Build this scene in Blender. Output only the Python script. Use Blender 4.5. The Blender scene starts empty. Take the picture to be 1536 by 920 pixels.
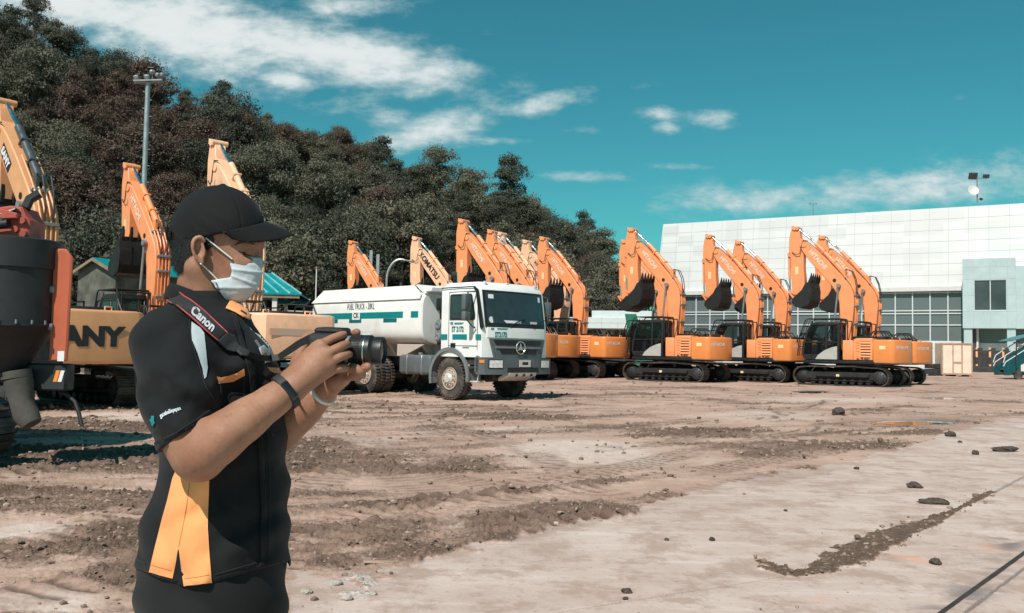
import bpy, bmesh, math, random
import numpy as np
from mathutils import Vector, Matrix, Euler
from mathutils.bvhtree import BVHTree
R = math.radians
SC = bpy.context.scene
COL = SC.collection
rnd = random.Random(7)

# ------------------------------------------------------------------ camera
FPX = 1330.0
CAMZ = 1.33
PITCH, ROLL = R(2.84), R(1.03)
_f = Vector((0, math.cos(PITCH), math.sin(PITCH)))
_r0 = Vector((1, 0, 0)); _u0 = Vector((0, -math.sin(PITCH), math.cos(PITCH)))
CR = _r0 * math.cos(ROLL) + _u0 * math.sin(ROLL)
CU = -_r0 * math.sin(ROLL) + _u0 * math.cos(ROLL)
CF = _f
CO = Vector((0, 0, CAMZ))
cd = bpy.data.cameras.new('camera_view'); cam = bpy.data.objects.new('camera_view', cd)
COL.objects.link(cam); SC.camera = cam
cd.sensor_width = 36; cd.lens = FPX / 1536 * 36; cd.clip_end = 6000; cd.clip_start = .05
cam.matrix_world = Matrix(((CR.x, CU.x, -CF.x, CO.x), (CR.y, CU.y, -CF.y, CO.y), (CR.z, CU.z, -CF.z, CO.z), (0, 0, 0, 1)))

def ray(u, v): return CR * ((u - 768) / FPX) + CU * ((460 - v) / FPX) + CF
def P(u, v, d): return CO + ray(u, v) * d            # point seen at (u, v), d metres deep
def G(u, v, z=0.0):                                  # the ground point seen at (u, v)
    r = ray(u, v); return CO + r * ((z - CO.z) / r.z)
def proj(x, y, z):                                   # arrays -> u, v, depth
    dx, dy, dz = x - CO.x, y - CO.y, z - CO.z
    d = dx * CF.x + dy * CF.y + dz * CF.z
    dd = np.maximum(d, .05)
    return 768 + FPX * (dx * CR.x + dy * CR.y + dz * CR.z) / dd, 460 - FPX * (dx * CU.x + dy * CU.y + dz * CU.z) / dd, d

# ------------------------------------------------------------------ tagging
def tag(o, label, cat, group=None, kind=None):
    o['label'] = label; o['category'] = cat
    if group: o['group'] = group
    if kind: o['kind'] = kind
    return o
def thing(name, loc, rz, label, cat, group=None, scale=1.0):
    o = bpy.data.objects.new(name, None); COL.objects.link(o)
    o.empty_display_size = .2
    o.location = loc; o.rotation_euler = (0, 0, rz); o.scale = (scale,) * 3
    return tag(o, label, cat, group)
def link(name, me, mats, parent=None):
    for m in (mats if isinstance(mats, (list, tuple)) else [mats]):
        if m: me.materials.append(m)
    o = bpy.data.objects.new(name, me); COL.objects.link(o)
    if parent: o.parent = parent
    return o
KIDS = {}
def dup(o, parent=None):
    c = o.copy(); COL.objects.link(c)
    if parent: c.parent = parent
    for ch in [x for x in COL.objects if x.parent == o]: dup(ch, c)
    return c

# ------------------------------------------------------------------ mesh builder
def xf(loc=(0, 0, 0), rot=(0, 0, 0)):
    return Matrix.Translation(loc) @ Euler(rot).to_matrix().to_4x4()
class MB:
    def __init__(s): s.v = []; s.f = []; s.mi = []
    def take(s, bm, mi=0, M=None):
        n = len(s.v); bm.verts.index_update()
        for v in bm.verts: s.v.append(tuple(M @ v.co if M else v.co))
        for f in bm.faces: s.f.append([n + v.index for v in f.verts]); s.mi.append(mi)
        bm.free(); return s
    def box(s, c, size, rot=(0, 0, 0), bev=0, mi=0, seg=1):
        bm = bmesh.new(); bmesh.ops.create_cube(bm, size=1)
        bmesh.ops.scale(bm, vec=size, verts=bm.verts)
        if bev: bmesh.ops.bevel(bm, geom=bm.edges[:], offset=bev, segments=seg, affect='EDGES', profile=.5)
        return s.take(bm, mi, xf(c, rot))
    def b2(s, x0, x1, y0, y1, z0, z1, bev=0, mi=0, seg=1):
        return s.box(((x0 + x1) / 2, (y0 + y1) / 2, (z0 + z1) / 2), (abs(x1 - x0), abs(y1 - y0), abs(z1 - z0)), bev=bev, mi=mi, seg=seg)
    def prism(s, poly, y0, y1, bev=0, mi=0, plane='xz', seg=1, M=None):
        # poly is in (x,z) extruded along y ('xz'), or in (x,y) extruded along z ('xy')
        bm = bmesh.new()
        def q(p, t): return (p[0], t, p[1]) if plane == 'xz' else ((p[0], p[1], t) if plane == 'xy' else (t, p[0], p[1]))
        a = [bm.verts.new(q(p, y0)) for p in poly]; b = [bm.verts.new(q(p, y1)) for p in poly]
        n = len(poly); fa = bm.faces.new(a); fb = bm.faces.new(b[::-1])
        for i in range(n): bm.faces.new((a[i], b[i], b[(i + 1) % n], a[(i + 1) % n]))
        bmesh.ops.recalc_face_normals(bm, faces=bm.faces)
        if bev:
            ed = [e for f in (fa, fb) for e in f.edges]
            bmesh.ops.bevel(bm, geom=ed, offset=bev, segments=seg, affect='EDGES', profile=.5, clamp_overlap=True)
        bmesh.ops.triangulate(bm, faces=[f for f in bm.faces if len(f.verts) > 4])
        return s.take(bm, mi, M)
    def tube(s, pts, r, n=8, mi=0, cap=True):
        pts = [Vector(p) for p in pts]; k = len(pts)
        rr = r if isinstance(r, (list, tuple)) else [r] * k
        base = len(s.v); t0 = (pts[1] - pts[0]).normalized()
        nrm = t0.orthogonal().normalized()
        for i, p in enumerate(pts):
            t = ((pts[i + 1] if i < k - 1 else p) - (pts[i - 1] if i else p)).normalized()
            nrm = (nrm - t * nrm.dot(t)).normalized(); bi = t.cross(nrm)
            for j in range(n):
                a = 2 * math.pi * j / n
                s.v.append(tuple(p + (nrm * math.cos(a) + bi * math.sin(a)) * rr[i]))
        for i in range(k - 1):
            for j in range(n):
                a, b = base + i * n + j, base + i * n + (j + 1) % n
                s.f.append([a, b, b + n, a + n]); s.mi.append(mi)
        if cap:
            s.f.append([base + j for j in range(n)][::-1]); s.mi.append(mi)
            s.f.append([base + (k - 1) * n + j for j in range(n)]); s.mi.append(mi)
        return s
    def lathe(s, prof, n=24, M=None, mi=0):
        # prof: (radius, height along local z)
        base = len(s.v); M = M or Matrix.Identity(4)
        for r, z in prof:
            for j in range(n):
                a = 2 * math.pi * j / n
                s.v.append(tuple(M @ Vector((r * math.cos(a), r * math.sin(a), z))))
        for i in range(len(prof) - 1):
            for j in range(n):
                a, b = base + i * n + j, base + i * n + (j + 1) % n
                s.f.append([a, b, b + n, a + n]); s.mi.append(mi)
        s.f.append([base + j for j in range(n)][::-1]); s.mi.append(mi)
        s.f.append([base + (len(prof) - 1) * n + j for j in range(n)]); s.mi.append(mi)
        return s
    def quad(s, a, b, c, d, mi=0):
        n = len(s.v); s.v += [tuple(a), tuple(b), tuple(c), tuple(d)]; s.f.append([n, n + 1, n + 2, n + 3]); s.mi.append(mi); return s
    def mesh(s, name, ang=38):
        me = bpy.data.meshes.new(name); me.from_pydata(s.v, [], s.f)
        me.polygons.foreach_set('material_index', s.mi)
        if ang:
            me.polygons.foreach_set('use_smooth', [True] * len(s.f)); me.set_sharp_from_angle(angle=R(ang))
        me.update(); return me
    def build(s, name, mats, parent=None, ang=38):
        return link(name, s.mesh(name, ang), mats, parent)
YR = Matrix.Rotation(R(-90), 4, 'X')      # local z -> +y
XR = Matrix.Rotation(R(90), 4, 'Y')       # local z -> +x

def npmesh(name, v, f, smooth=True):
    me = bpy.data.meshes.new(name); v = np.asarray(v, dtype=np.float32); f = np.asarray(f, dtype=np.int32)
    me.vertices.add(len(v)); me.vertices.foreach_set('co', v.ravel())
    k = f.shape[1]; me.loops.add(f.size); me.loops.foreach_set('vertex_index', f.ravel())
    me.polygons.add(len(f)); me.polygons.foreach_set('loop_start', np.arange(0, f.size, k, dtype=np.int32))
    me.polygons.foreach_set('loop_total', np.full(len(f), k, dtype=np.int32))
    me.polygons.foreach_set('use_smooth', np.full(len(f), smooth))
    me.update(calc_edges=True); me.validate(); return me

def text_data(body, size=1.0, bold=0.0, extrude=0.0, sx=1.0, space=1.0, shear=0.0):
    c = bpy.data.curves.new('tmp_text', 'FONT'); c.body = body; c.size = size; c.align_x = 'CENTER'; c.align_y = 'CENTER'
    c.offset = bold; c.extrude = extrude; c.space_character = space; c.shear = shear; c.resolution_u = 3
    o = bpy.data.objects.new('tmp_text', c); COL.objects.link(o)
    bpy.context.view_layer.update()
    me = bpy.data.meshes.new_from_object(o.evaluated_get(bpy.context.evaluated_depsgraph_get()))
    bpy.data.objects.remove(o); bpy.data.curves.remove(c)
    for v in me.vertices: v.co.x *= sx
    return me
_tc = {}
def lettering(parent, body, size, org, xd, yd, mat, bold=.02, sx=1.0, ext=.004, space=1.0, name='lettering', shear=0.0):
    key = (body, size, bold, sx, ext, space, mat.name, shear)
    me = _tc.get(key)
    if me is None:
        me = text_data(body, size, bold * size, ext, sx, space, shear); me.name = 'lettering'; me.materials.append(mat); _tc[key] = me
    o = bpy.data.objects.new(name, me); COL.objects.link(o); o.parent = parent
    x = Vector(xd).normalized(); y = Vector(yd).normalized(); z = x.cross(y).normalized(); y = z.cross(x)
    o.matrix_local = Matrix(((x.x, y.x, z.x, org[0]), (x.y, y.y, z.y, org[1]), (x.z, y.z, z.z, org[2]), (0, 0, 0, 1)))
    return o

# ------------------------------------------------------------------ materials
class NT:
    def __init__(s, nt): s.t = nt; s.n = nt.nodes; s.l = nt.links
    def node(s, typ, **kw):
        n = s.n.new(typ)
        for k, v in kw.items():
            if k.startswith('i_'):
                s.put(n.inputs[k[2:].replace('_', ' ')], v)
            else: setattr(n, k, v)
        return n
    def put(s, sock, v):
        if isinstance(v, bpy.types.NodeSocket): s.l.new(v, sock)
        else: sock.default_value = v
    def math(s, op, a, b=0.0, c=None, clamp=False):
        n = s.n.new('ShaderNodeMath'); n.operation = op; n.use_clamp = clamp
        s.put(n.inputs[0], a); s.put(n.inputs[1], b)
        if c is not None: s.put(n.inputs[2], c)
        return n.outputs[0]
    def mix(s, f, a, b, blend='MIX'):
        n = s.n.new('ShaderNodeMix'); n.data_type = 'RGBA'; n.blend_type = blend; n.clamp_factor = True
        s.put(n.inputs[0], f); s.put(n.inputs[6], a if isinstance(a, bpy.types.NodeSocket) else (*a[:3], 1)); s.put(n.inputs[7], b if isinstance(b, bpy.types.NodeSocket) else (*b[:3], 1))
        return n.outputs[2]
    def noise(s, vec, scale, detail=4, rough=.55, out=0, dist=0.0):
        n = s.node('ShaderNodeTexNoise'); n.inputs['Scale'].default_value = scale; n.inputs['Detail'].default_value = detail
        n.inputs['Roughness'].default_value = rough; n.inputs['Distortion'].default_value = dist
        if vec is not None: s.l.new(vec, n.inputs['Vector'])
        return n.outputs[out]
    def ramp(s, fac, stops):
        n = s.n.new('ShaderNodeMapRange'); n.interpolation_type = 'SMOOTHSTEP'
        s.put(n.inputs[0], fac); n.inputs[1].default_value = stops[0]; n.inputs[2].default_value = stops[1]
        n.inputs[3].default_value = stops[2] if len(stops) > 2 else 0; n.inputs[4].default_value = stops[3] if len(stops) > 3 else 1
        return n.outputs[0]
    def attr(s, name):
        n = s.n.new('ShaderNodeAttribute'); n.attribute_name = name; return n.outputs['Fac']

def newmat(name):
    m = bpy.data.materials.new(name); m.use_nodes = True; m.node_tree.nodes.clear()
    t = NT(m.node_tree); out = t.node('ShaderNodeOutputMaterial'); b = t.node('ShaderNodeBsdfPrincipled')
    t.l.new(b.outputs[0], out.inputs[0]); return m, t, b, out
def mat(name, col, rough=.5, metal=0.0, var=.12, scale=3.0, bump=0.0, bscale=60.0, dirt=None, dirt_amt=.35, dscale=2.0, spec=.5, coat=0.0, low_dirt=None):
    m, t, b, out = newmat(name)
    co = t.node('ShaderNodeTexCoord').outputs['Object']
    n1 = t.noise(co, scale, 5)
    f = t.ramp(n1, (.3, .7))
    c = t.mix(f, [x * (1 - var) for x in col], [min(1, x * (1 + var)) for x in col])
    if dirt:
        n2 = t.noise(co, dscale, 8, .68)
        c = t.mix(t.ramp(n2, (.62 - dirt_amt * .3, .78, 0, dirt_amt)), c, dirt)
    if low_dirt:     # splashed mud: (colour, top of splash z, height of fade)
        z = t.node('ShaderNodeSeparateXYZ', i_Vector=co).outputs[2]
        n3 = t.noise(co, 4, 6, .65)
        h = t.math('ADD', t.math('SUBTRACT', low_dirt[1], z), t.math('MULTIPLY', t.math('SUBTRACT', n3, .5), low_dirt[2] * 2))
        c = t.mix(t.ramp(h, (-low_dirt[2], low_dirt[2] * 1.5, 0, .8)), c, low_dirt[0])
    t.l.new(c, b.inputs['Base Color'])
    rr = t.ramp(t.noise(co, scale * 2.3, 4), (.3, .7, max(.02, rough - .1), min(1, rough + .1)))
    t.l.new(rr, b.inputs['Roughness'])
    b.inputs['Metallic'].default_value = metal; b.inputs['Specular IOR Level'].default_value = spec; b.inputs['Coat Weight'].default_value = coat
    if bump:
        bn = t.node('ShaderNodeBump'); bn.inputs['Strength'].default_value = bump; bn.inputs['Distance'].default_value = .02
        t.l.new(t.noise(co, bscale, 5), bn.inputs['Height']); t.l.new(bn.outputs[0], b.inputs['Normal'])
    return m
def glassmat(name, tint, alpha=.35, rough=.03):
    # thin glazing: part of the light passes, the rest is reflected or absorbed by the tint
    m, t, b, out = newmat(name)
    b.inputs['Base Color'].default_value = (*tint, 1); b.inputs['Roughness'].default_value = rough; b.inputs['Specular IOR Level'].default_value = .6
    tr = t.node('ShaderNodeBsdfTransparent'); tr.inputs[0].default_value = (.62, .72, .72, 1)
    mx = t.node('ShaderNodeMixShader'); fr = t.node('ShaderNodeFresnel'); fr.inputs[0].default_value = 1.5
    t.l.new(t.math('ADD', fr.outputs[0], alpha, clamp=True), mx.inputs[0])
    t.l.new(tr.outputs[0], mx.inputs[1]); t.l.new(b.outputs[0], mx.inputs[2]); t.l.new(mx.outputs[0], out.inputs[0])
    return m
MUD = (.21, .135, .095)
M_ = {}
M_['orange'] = mat('orange_paint', (.86, .305, .125), .42, var=.05, dirt=(.42, .24, .14), dirt_amt=.42, dscale=2.6, coat=.15)
M_['orange_cw'] = mat('orange_counterweight_paint', (.76, .245, .065), .36, var=.06, dirt=(.38, .2, .11), dirt_amt=.45, dscale=3, coat=.2, low_dirt=((.40, .24, .15), 1.12, .08))
M_['cream'] = mat('faded_yellow_paint', (.87, .49, .31), .5, var=.08, dirt=(.36, .24, .16), dirt_amt=.35, dscale=1.4)
M_['yellow'] = mat('sun_bleached_yellow_paint', (.68, .33, .155), .5, var=.06, dirt=(.36, .2, .11), dirt_amt=.3)
M_['black'] = mat('black_paint', (.012, .013, .014), .5, var=.3)
M_['dark'] = mat('dark_grey_steel', (.03, .03, .032), .6, var=.3, dirt=MUD, dirt_amt=.35)
M_['track'] = mat('track_steel', (.06, .05, .045), .62, .35, var=.3, dirt=(.22, .16, .12), dirt_amt=.6, dscale=3)
M_['under'] = mat('undercarriage_black', (.014, .013, .013), .7, var=.4, dirt=MUD, dirt_amt=.22, dscale=2.5)
M_['bucket'] = mat('bucket_black', (.010, .010, .0105), .6, .0, var=.3, dirt=(.07, .05, .04), dirt_amt=.2, dscale=3)
M_['chrome'] = mat('chrome_rod', (.75, .76, .78), .16, 1.0, var=.03)
M_['rubber'] = mat('black_rubber', (.018, .018, .019), .75, var=.25)
M_['hose'] = mat('hydraulic_hose', (.02, .02, .02), .5, var=.2)
M_['glass'] = glassmat('cab_glass', (.015, .02, .022), .28)
M_['cabgrey'] = mat('cab_panel_grey', (.42, .40, .38), .45, var=.08)
M_['white_deco'] = mat('pale_grey_decal', (.72, .70, .74), .5, var=.05)
M_['cw_deco'] = mat('greyish_violet_decal', (.60, .47, .45), .5, var=.05)
M_['yellow_deco'] = mat('pale_yellow_decal', (.82, .62, .34), .5, var=.05)
M_['black_deco'] = mat('black_decal', (.014, .015, .018), .5, var=.1)
M_['red_deco'] = mat('rust_red_decal', (.36, .09, .05), .5, var=.1)
M_['seat'] = mat('cab_seat_cloth', (.03, .03, .035), .85, var=.2)
M_['steel'] = mat('galvanised_steel', (.36, .39, .40), .45, .5, var=.12)
M_['greysteel'] = mat('dull_grey_steel', (.22, .24, .25), .5, .3, var=.15)
M_['amber'] = mat('amber_lens', (.85, .25, .03), .25, var=.05)
SKYTINT = (.23, .83, .69); CLOUD_A = (4.6, 5.9, 6.0); CLOUD_B = (7.4, 7.7, 7.7); SKY_STR = .10; SUN_E = 4.6; EXPO = 0.14
# ------------------------------------------------------------------ excavators
def track_path(L=4.3, H=.93, rf=.40, n=150):
    # closed loop of (x, z) for the middle of the belt, clockwise from the rear
    a = L / 2 - rf; zc = rf + .03; top = H - .05
    pts = []
    for i in range(13): t = R(-90 + 180 * i / 12); pts.append((a + rf * math.cos(t), zc + rf * math.sin(t) * 1.0))
    for x in (a * .72, a * .4, a * .0, -a * .35, -a * .7): pts.append((x, top - .05 * (abs(x) / a) ** 2 - .02 * math.sin(x * 3)))
    for i in range(13): t = R(90 + 180 * i / 12); pts.append((-a + rf * math.cos(t), zc + rf * math.sin(t)))
    pts.append(pts[0])
    P2 = np.array(pts); s = np.r_[0, np.cumsum(np.hypot(*np.diff(P2, axis=0).T))]
    q = np.linspace(0, s[-1], n, endpoint=False)
    return np.c_[np.interp(q, s, P2[:, 0]), np.interp(q, s, P2[:, 1])]
def make_track(root, y, side):
    W = .58; N = 50; p = track_path(n=N); mb = MB()
    for i in range(N):
        a, b = Vector((p[i][0], 0, p[i][1])), Vector((p[(i + 1) % N][0], 0, p[(i + 1) % N][1]))
        c = (a + b) / 2; d = b - a; ang = math.atan2(-d.z, d.x); L = d.length
        mb.box((c.x, y, c.z), (L * .97, W, .035), (0, ang, 0))
        nz = Vector((d.z, 0, -d.x)).normalized()
        for o in (-.34, .0, .34):
            q = c + d * o + nz * .032
            mb.box((q.x, y, q.z), (.022, W, .04), (0, ang, 0))
    t = mb.build('track', M_['track'], root)
    f = MB(); f.b2(-1.72, 1.72, y - .16, y + .16, .28, .62, .03)
    f.b2(-1.3, 1.1, y - .2 * side - .06, y + .26 * side, .40, .56, .02)
    f.b2(-1.45, 1.45, y + .18 * side, y + .24 * side, .22, .26)
    for x in np.linspace(-1.25, 1.25, 8): f.lathe([(.10, -.2), (.13, -.16), (.13, .16), (.10, .2)], 12, Matrix.Translation((x, y, .17)) @ YR)
    for x in (-.6, .7): f.lathe([(.08, -.15), (.08, .15)], 10, Matrix.Translation((x, y, .78)) @ YR)
    f.build('track_frame', M_['under'], t)
    s = MB(); s.lathe([(.12, -.24), (.16, -.22), (.3, -.16), (.34, -.08), (.34, .08), (.3, .16), (.16, .22), (.12, .24)], 20, Matrix.Translation((-1.75, y, .43)) @ YR)
    for k in range(10): a = k * math.pi / 5; s.lathe([(.025, -.25), (.025, .25)], 6, Matrix.Translation((-1.75 + .19 * math.cos(a), y, .43 + .19 * math.sin(a))) @ YR)
    s.build('sprocket', M_['dark'], t)
    s = MB(); s.lathe([(.1, -.2), (.3, -.12), (.35, -.08), (.35, .08), (.3, .12), (.1, .2)], 20, Matrix.Translation((1.75, y, .43)) @ YR); s.build('idler', M_['under'], t)
    s = MB(); s.b2(.02, .16, y + .262 * side, y + .268 * side, .42, .52); s.build('sticker', M_['yellow_deco'], t)

BOOM = [(-.12, 1.65), (.05, 1.55), (.25, 1.6), (.33, 2.2), (.36, 3.1), (.40, 3.9), (.52, 4.35), (.68, 4.62), (.9, 4.9), (1.2, 5.25), (1.77, 5.9), (2.14, 6.4), (2.32, 6.75), (2.33, 6.95), (2.2, 7.07), (2.03, 6.96), (1.54, 6.54), (.96, 5.95), (.38, 5.3), (.03, 4.88), (-.14, 4.64), (-.25, 4.35), (-.30, 4.03), (-.27, 3.6), (-.2, 2.8), (-.15, 2.2)]
ARM = [(2.49, 7.72), (2.4, 7.62), (2.33, 7.2), (2.16, 6.85), (2.14, 6.4), (2.15, 5.7), (2.1, 5.1), (2.08, 4.85), (2.25, 4.5), (2.45, 4.0), (2.6, 3.93), (2.68, 4.05), (2.72, 4.6), (2.76, 5.2), (2.82, 6.3), (2.88, 6.5), (2.88, 7.1), (2.8, 7.5), (2.66, 7.72)]
BUCK = [(2.52, 4.12), (2.05, 4.55), (1.9, 4.82), (1.68, 4.95), (1.6, 4.5), (1.62, 4.05), (1.75, 3.78), (2.1, 3.66), (2.4, 3.74), (2.55, 3.9)]
def arc(cx, cy, r, a0, a1, n): return [(cx + r * math.cos(R(a0 + (a1 - a0) * i / n)), cy + r * math.sin(R(a0 + (a1 - a0) * i / n))) for i in range(n + 1)]

def make_excavator(root, st):
    pm, cwm = M_[st['paint']], M_[st['cw']]
    dz = st.get('cab', True)
    for y, sd in ((1.19, 1), (-1.19, -1)): make_track(root, y, sd)
    m = MB(); m.b2(-.9, .9, -1.05, 1.05, .38, .72, .06); m.lathe([(.7, .70), (.7, .86), (.62, .87), (.62, 1.0)], 28)
    m.b2(-1.4, 1.4, -1.02, -.8, .42, .64, .03); m.b2(-1.4, 1.4, .8, 1.02, .42, .64, .03)
    m.build('undercarriage', M_['under'], root)
    m = MB(); m.b2(-1.9, 1.75, -1.3, 1.3, .99, 1.17, .02); m.b2(-1.5, 1.72, 1.3, 1.345, 1.03, 1.14, .01); m.b2(.4, 1.7, -1.3, -1.0, 1.17, 1.36, .03)
    m.build('deck', M_['black'], root)
    # counterweight
    if st.get('shape', 'round') == 'round':
        half = [(-1.46, 1.32), (-2.05, 1.32)] + arc(-2.13, 1.02, .30, 92, 148, 5) + [(-2.72, .35)]
    else:
        half = [(-1.46, 1.36), (-2.32, 1.36), (-2.82, .98), (-2.86, .5)]
    pl = half + [(x, -y) for x, y in half[::-1]]
    z0, z1 = (1.05, 2.14) if st.get('shape', 'round') == 'round' else (1.02, 2.2)
    m = MB(); m.prism(pl, z0, z1, .07, plane='xy', seg=3)
    m.tube([(-2.1, .55, z1 - .02), (-2.1, .55, z1 + .1), (-2.1, .7, z1 + .1), (-2.1, .7, z1 - .02)], .025, 6)
    m.tube([(-2.1, -.55, z1 - .02), (-2.1, -.55, z1 + .1), (-2.1, -.7, z1 + .1), (-2.1, -.7, z1 - .02)], .025, 6)
    cw = m.build('counterweight', cwm, root)
    if st.get('cwtext'):
        if st.get('shape', 'round') == 'round':
            lettering(cw, st['cwtext'], .21, (-2.553, .775, 1.78), (-.39, -.92, 0), (0, 0, 1), M_['cw_deco'], .03)
            o = MB().b2(-1.98, -1.72, 1.321, 1.326, 1.70, 1.86).build('model_sticker', M_['yellow_deco'], cw)
        else:
            lettering(cw, st['cwtext'], .56, (-2.868, .22, 1.60), (0, -1, 0), (0, 0, 1), M_['black_deco'], .06, 1.15)
    if st.get('stripes'):
        m = MB()
        for sd in (1, -1):
            a = Vector((-2.32, 1.36 * sd, 0)); b = Vector((-2.82, .98 * sd, 0)); n = Vector((-.6, .79 * sd, 0)).normalized() * .006
            for (s0, s1, za, zb) in ((.05, .95, 1.86, 1.98), (.05, .75, 1.72, 1.81)):
                p = a.lerp(b, s0) + n; q = a.lerp(b, s1) + n
                v = [p + Vector((0, 0, za)), q + Vector((0, 0, za + .06)), q + Vector((0, 0, zb + .02)), p + Vector((0, 0, zb))]
                m.quad(*(v if sd > 0 else v[::-1]))
        m.build('side_stripe', M_['red_deco'], cw)
    if st.get('band'):
        m = MB(); m.b2(-2.868, -2.862, -.9, .9, 1.62, 1.80); m.build('worn_band', M_['band'], cw)
    # engine house, left side panels, louvres
    m = MB(); m.b2(-1.44, -.18, -1.27, 1.28, 1.18, 2.08, .05, seg=2); m.b2(-1.40, -.62, -1.0, 1.22, 2.05, 2.20, .05, seg=2)
    m.b2(-.16, 1.5, -1.29, -.48, 1.2, 1.95, .06, seg=2)
    eh = m.build('engine_cover', pm, root)
    m = MB(); m.b2(-.56, -.10, 1.285, 1.335, 1.2, 2.10, .02, seg=2); m.build('pump_door', pm, root)
    m = MB(); x0, x1 = -1.43, -.60
    m.b2(x0, x1, 1.285, 1.33, 1.2, 1.29, .012); m.b2(x0, x1, 1.285, 1.33, 2.04, 2.16, .012)
    m.b2(x0, x0 + .1, 1.285, 1.328, 1.28, 2.05, .01); m.b2(x1 - .3, x1, 1.285, 1.328, 1.28, 2.05, .01)
    for k in range(6): z = 1.36 + k * .125; m.box(((x0 + x1) / 2 - .1, 1.31, z), (.46, .035, .075), (R(24), 0, 0))
    g = m.build('louvre_panel', pm, root)
    m = MB(); m.b2(x0 + .08, x1 - .28, 1.281, 1.286, 1.27, 2.06); m.build('vent_backing', M_['black'], g)
    m = MB()
    for k in range(6): m.b2(x1 - .26, x1 - .1, 1.3285, 1.331, 1.34 + k * .125, 1.36 + k * .125)
    m.build('side_slot', M_['red_deco'], g)
    if st.get('idtext'): lettering(g, st['idtext'], .105, (-1.02, 1.336, 1.245), (-1, 0, 0), (0, 0, 1), M_['black_deco'], .04)
    # hood grating and handrails
    m = MB(); m.b2(-1.9, -.3, -.9, .5, 2.10, 2.30, .04); m.build('engine_hood', M_['black'] if st.get('hood', 1) else pm, root)
    m = MB()
    def rail(pts): m.tube(pts, .026, 6)
    for y in (1.15, .62): rail([(-2.25, y, 2.12), (-1.95, y, 2.52), (-1.42, y, 2.52), (-1.18, y, 2.18)]); rail([(-1.72, y, 2.52), (-1.95, y, 2.14)])
    rail([(-1.95, 1.15, 2.52), (-1.95, .62, 2.52)]); rail([(-1.42, 1.15, 2.52), (-1.42, .62, 2.52)])
    rail([(-.35, -1.15, 2.05), (-.5, -1.15, 2.5), (-1.5, -1.15, 2.5), (-1.8, -1.15, 2.1)]); rail([(1.3, -1.2, 1.9), (1.3, -1.2, 2.5), (.3, -1.2, 2.5), (.3, -1.2, 1.9)])
    m.build('handrail', M_['black'], root)
    # cab
    y0, y1 = .36, 1.30
    c = MB(); c.prism([(.06, 1.16), (1.62, 1.16), (1.78, 1.3), (1.80, 1.42), (.06, 1.42)], y0, y1, .03)
    c.prism([(.04, 2.80), (1.40, 2.80), (1.30, 2.92), (1.1, 2.96), (.16, 2.96), (.06, 2.92)], y0 - .01, y1 + .01, .03, seg=2)
    for y in (y0 + .04, y1 - .04):
        c.tube([(1.76, y, 1.4), (1.72, y, 1.9), (1.56, y, 2.5), (1.36, y, 2.86)], .05, 8); c.b2(.05, .17, y - .045, y + .045, 1.4, 2.84, .015); c.b2(.62, .72, y - .04, y + .04, 1.4, 2.84, .015)
        c.b2(.1, 1.72, y - .035, y + .035, 1.98, 2.03)
    cab = c.build('cab', M_['black'], root)
    m = MB()
    for y in (y1 - .03, y0 + .03):
        m.quad((.17, y, 1.42), (.62, y, 1.42), (.62, y, 2.82), (.17, y, 2.82)); m.quad((.72, y, 1.42), (1.74, y, 1.42), (1.55, y, 2.5), (.72, y, 2.82)); m.quad((1.55, y, 2.5), (1.36, y, 2.82), (.72, y, 2.82), (.72, y, 2.819))
    m.quad((.09, y0 + .08, 1.5), (.09, y1 - .08, 1.5), (.09, y1 - .08, 2.8), (.09, y0 + .08, 2.8))
    m.quad((1.77, y0 + .06, 1.42), (1.77, y1 - .06, 1.42), (1.57, y1 - .06, 2.5), (1.57, y0 + .06, 2.5)); m.quad((1.57, y0 + .06, 2.5), (1.57, y1 - .06, 2.5), (1.38, y1 - .06, 2.84), (1.38, y0 + .06, 2.84))
    m.build('window', M_['glass'], cab)
    m = MB(); m.b2(.42, .95, .6, 1.06, 1.42, 1.78, .05, seg=2); m.box((.42, .83, 2.1), (.16, .46, .75), (0, R(-12), 0), .05, seg=2); m.b2(1.2, 1.5, .55, .75, 1.42, 1.9, .03); m.box((1.1, .83, 1.98), (.3, .5, .04), (0, R(20), 0), .01); m.build('operator_seat', M_['seat'], cab)
    m = MB(); m.prism([(.16, 1.2), (1.18, 1.2), (1.05, 1.4), (.75, 1.62), (.42, 1.76), (.16, 1.82)], y1 + .002, y1 + .022, .008); m.build('grey_door_panel', M_['cabgrey'], cab)
    m = MB(); m.tube([(1.85, y1 + .02, 1.6), (1.98, y1 + .14, 1.95)], .012, 6); m.box((1.98, y1 + .16, 2.15), (.05, .16, .36), (0, 0, R(10)), .02, seg=2); m.build('mirror', M_['black'], cab)
    m = MB()
    if st.get('guard', True):
        for y in (y0 - .04, y1 + .05):
            m.tube([(-.02, y, 2.8), (0.0, y, 3.05), (.06, y, 3.1), (1.5, y, 3.1), (1.62, y, 3.04), (1.9, y, 2.3), (2.0, y, 1.35)], .028, 6)
        for x, z in ((.02, 3.1), (.5, 3.1), (1.0, 3.1), (1.5, 3.1)): m.tube([(x, y0 - .04, z), (x, y1 + .05, z)], .022, 6)
        for y in np.linspace(y0 + .15, y1 - .15, 3): m.tube([(1.6, y, 3.04), (1.9, y, 2.3), (2.0, y, 1.35)], .016, 6)
        for x, z in ((1.72, 2.75), (1.9, 2.3), (1.96, 1.8)): m.tube([(x, y0 - .04, z), (x, y1 + .05, z)], .018, 6)
        for x in (-.22, -.02):
            for y in (y0, y1): m.tube([(x, y, 1.9), (x, y, 3.02)], .024, 6)
        m.tube([(-.22, y0, 3.0), (-.22, y1, 3.0)], .024, 6); m.tube([(-.22, y1, 2.4), (-.02, y1, 2.4)], .02, 6); m.tube([(-.22, y1, 3.0), (0, y1, 3.0)], .02, 6)
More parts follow.
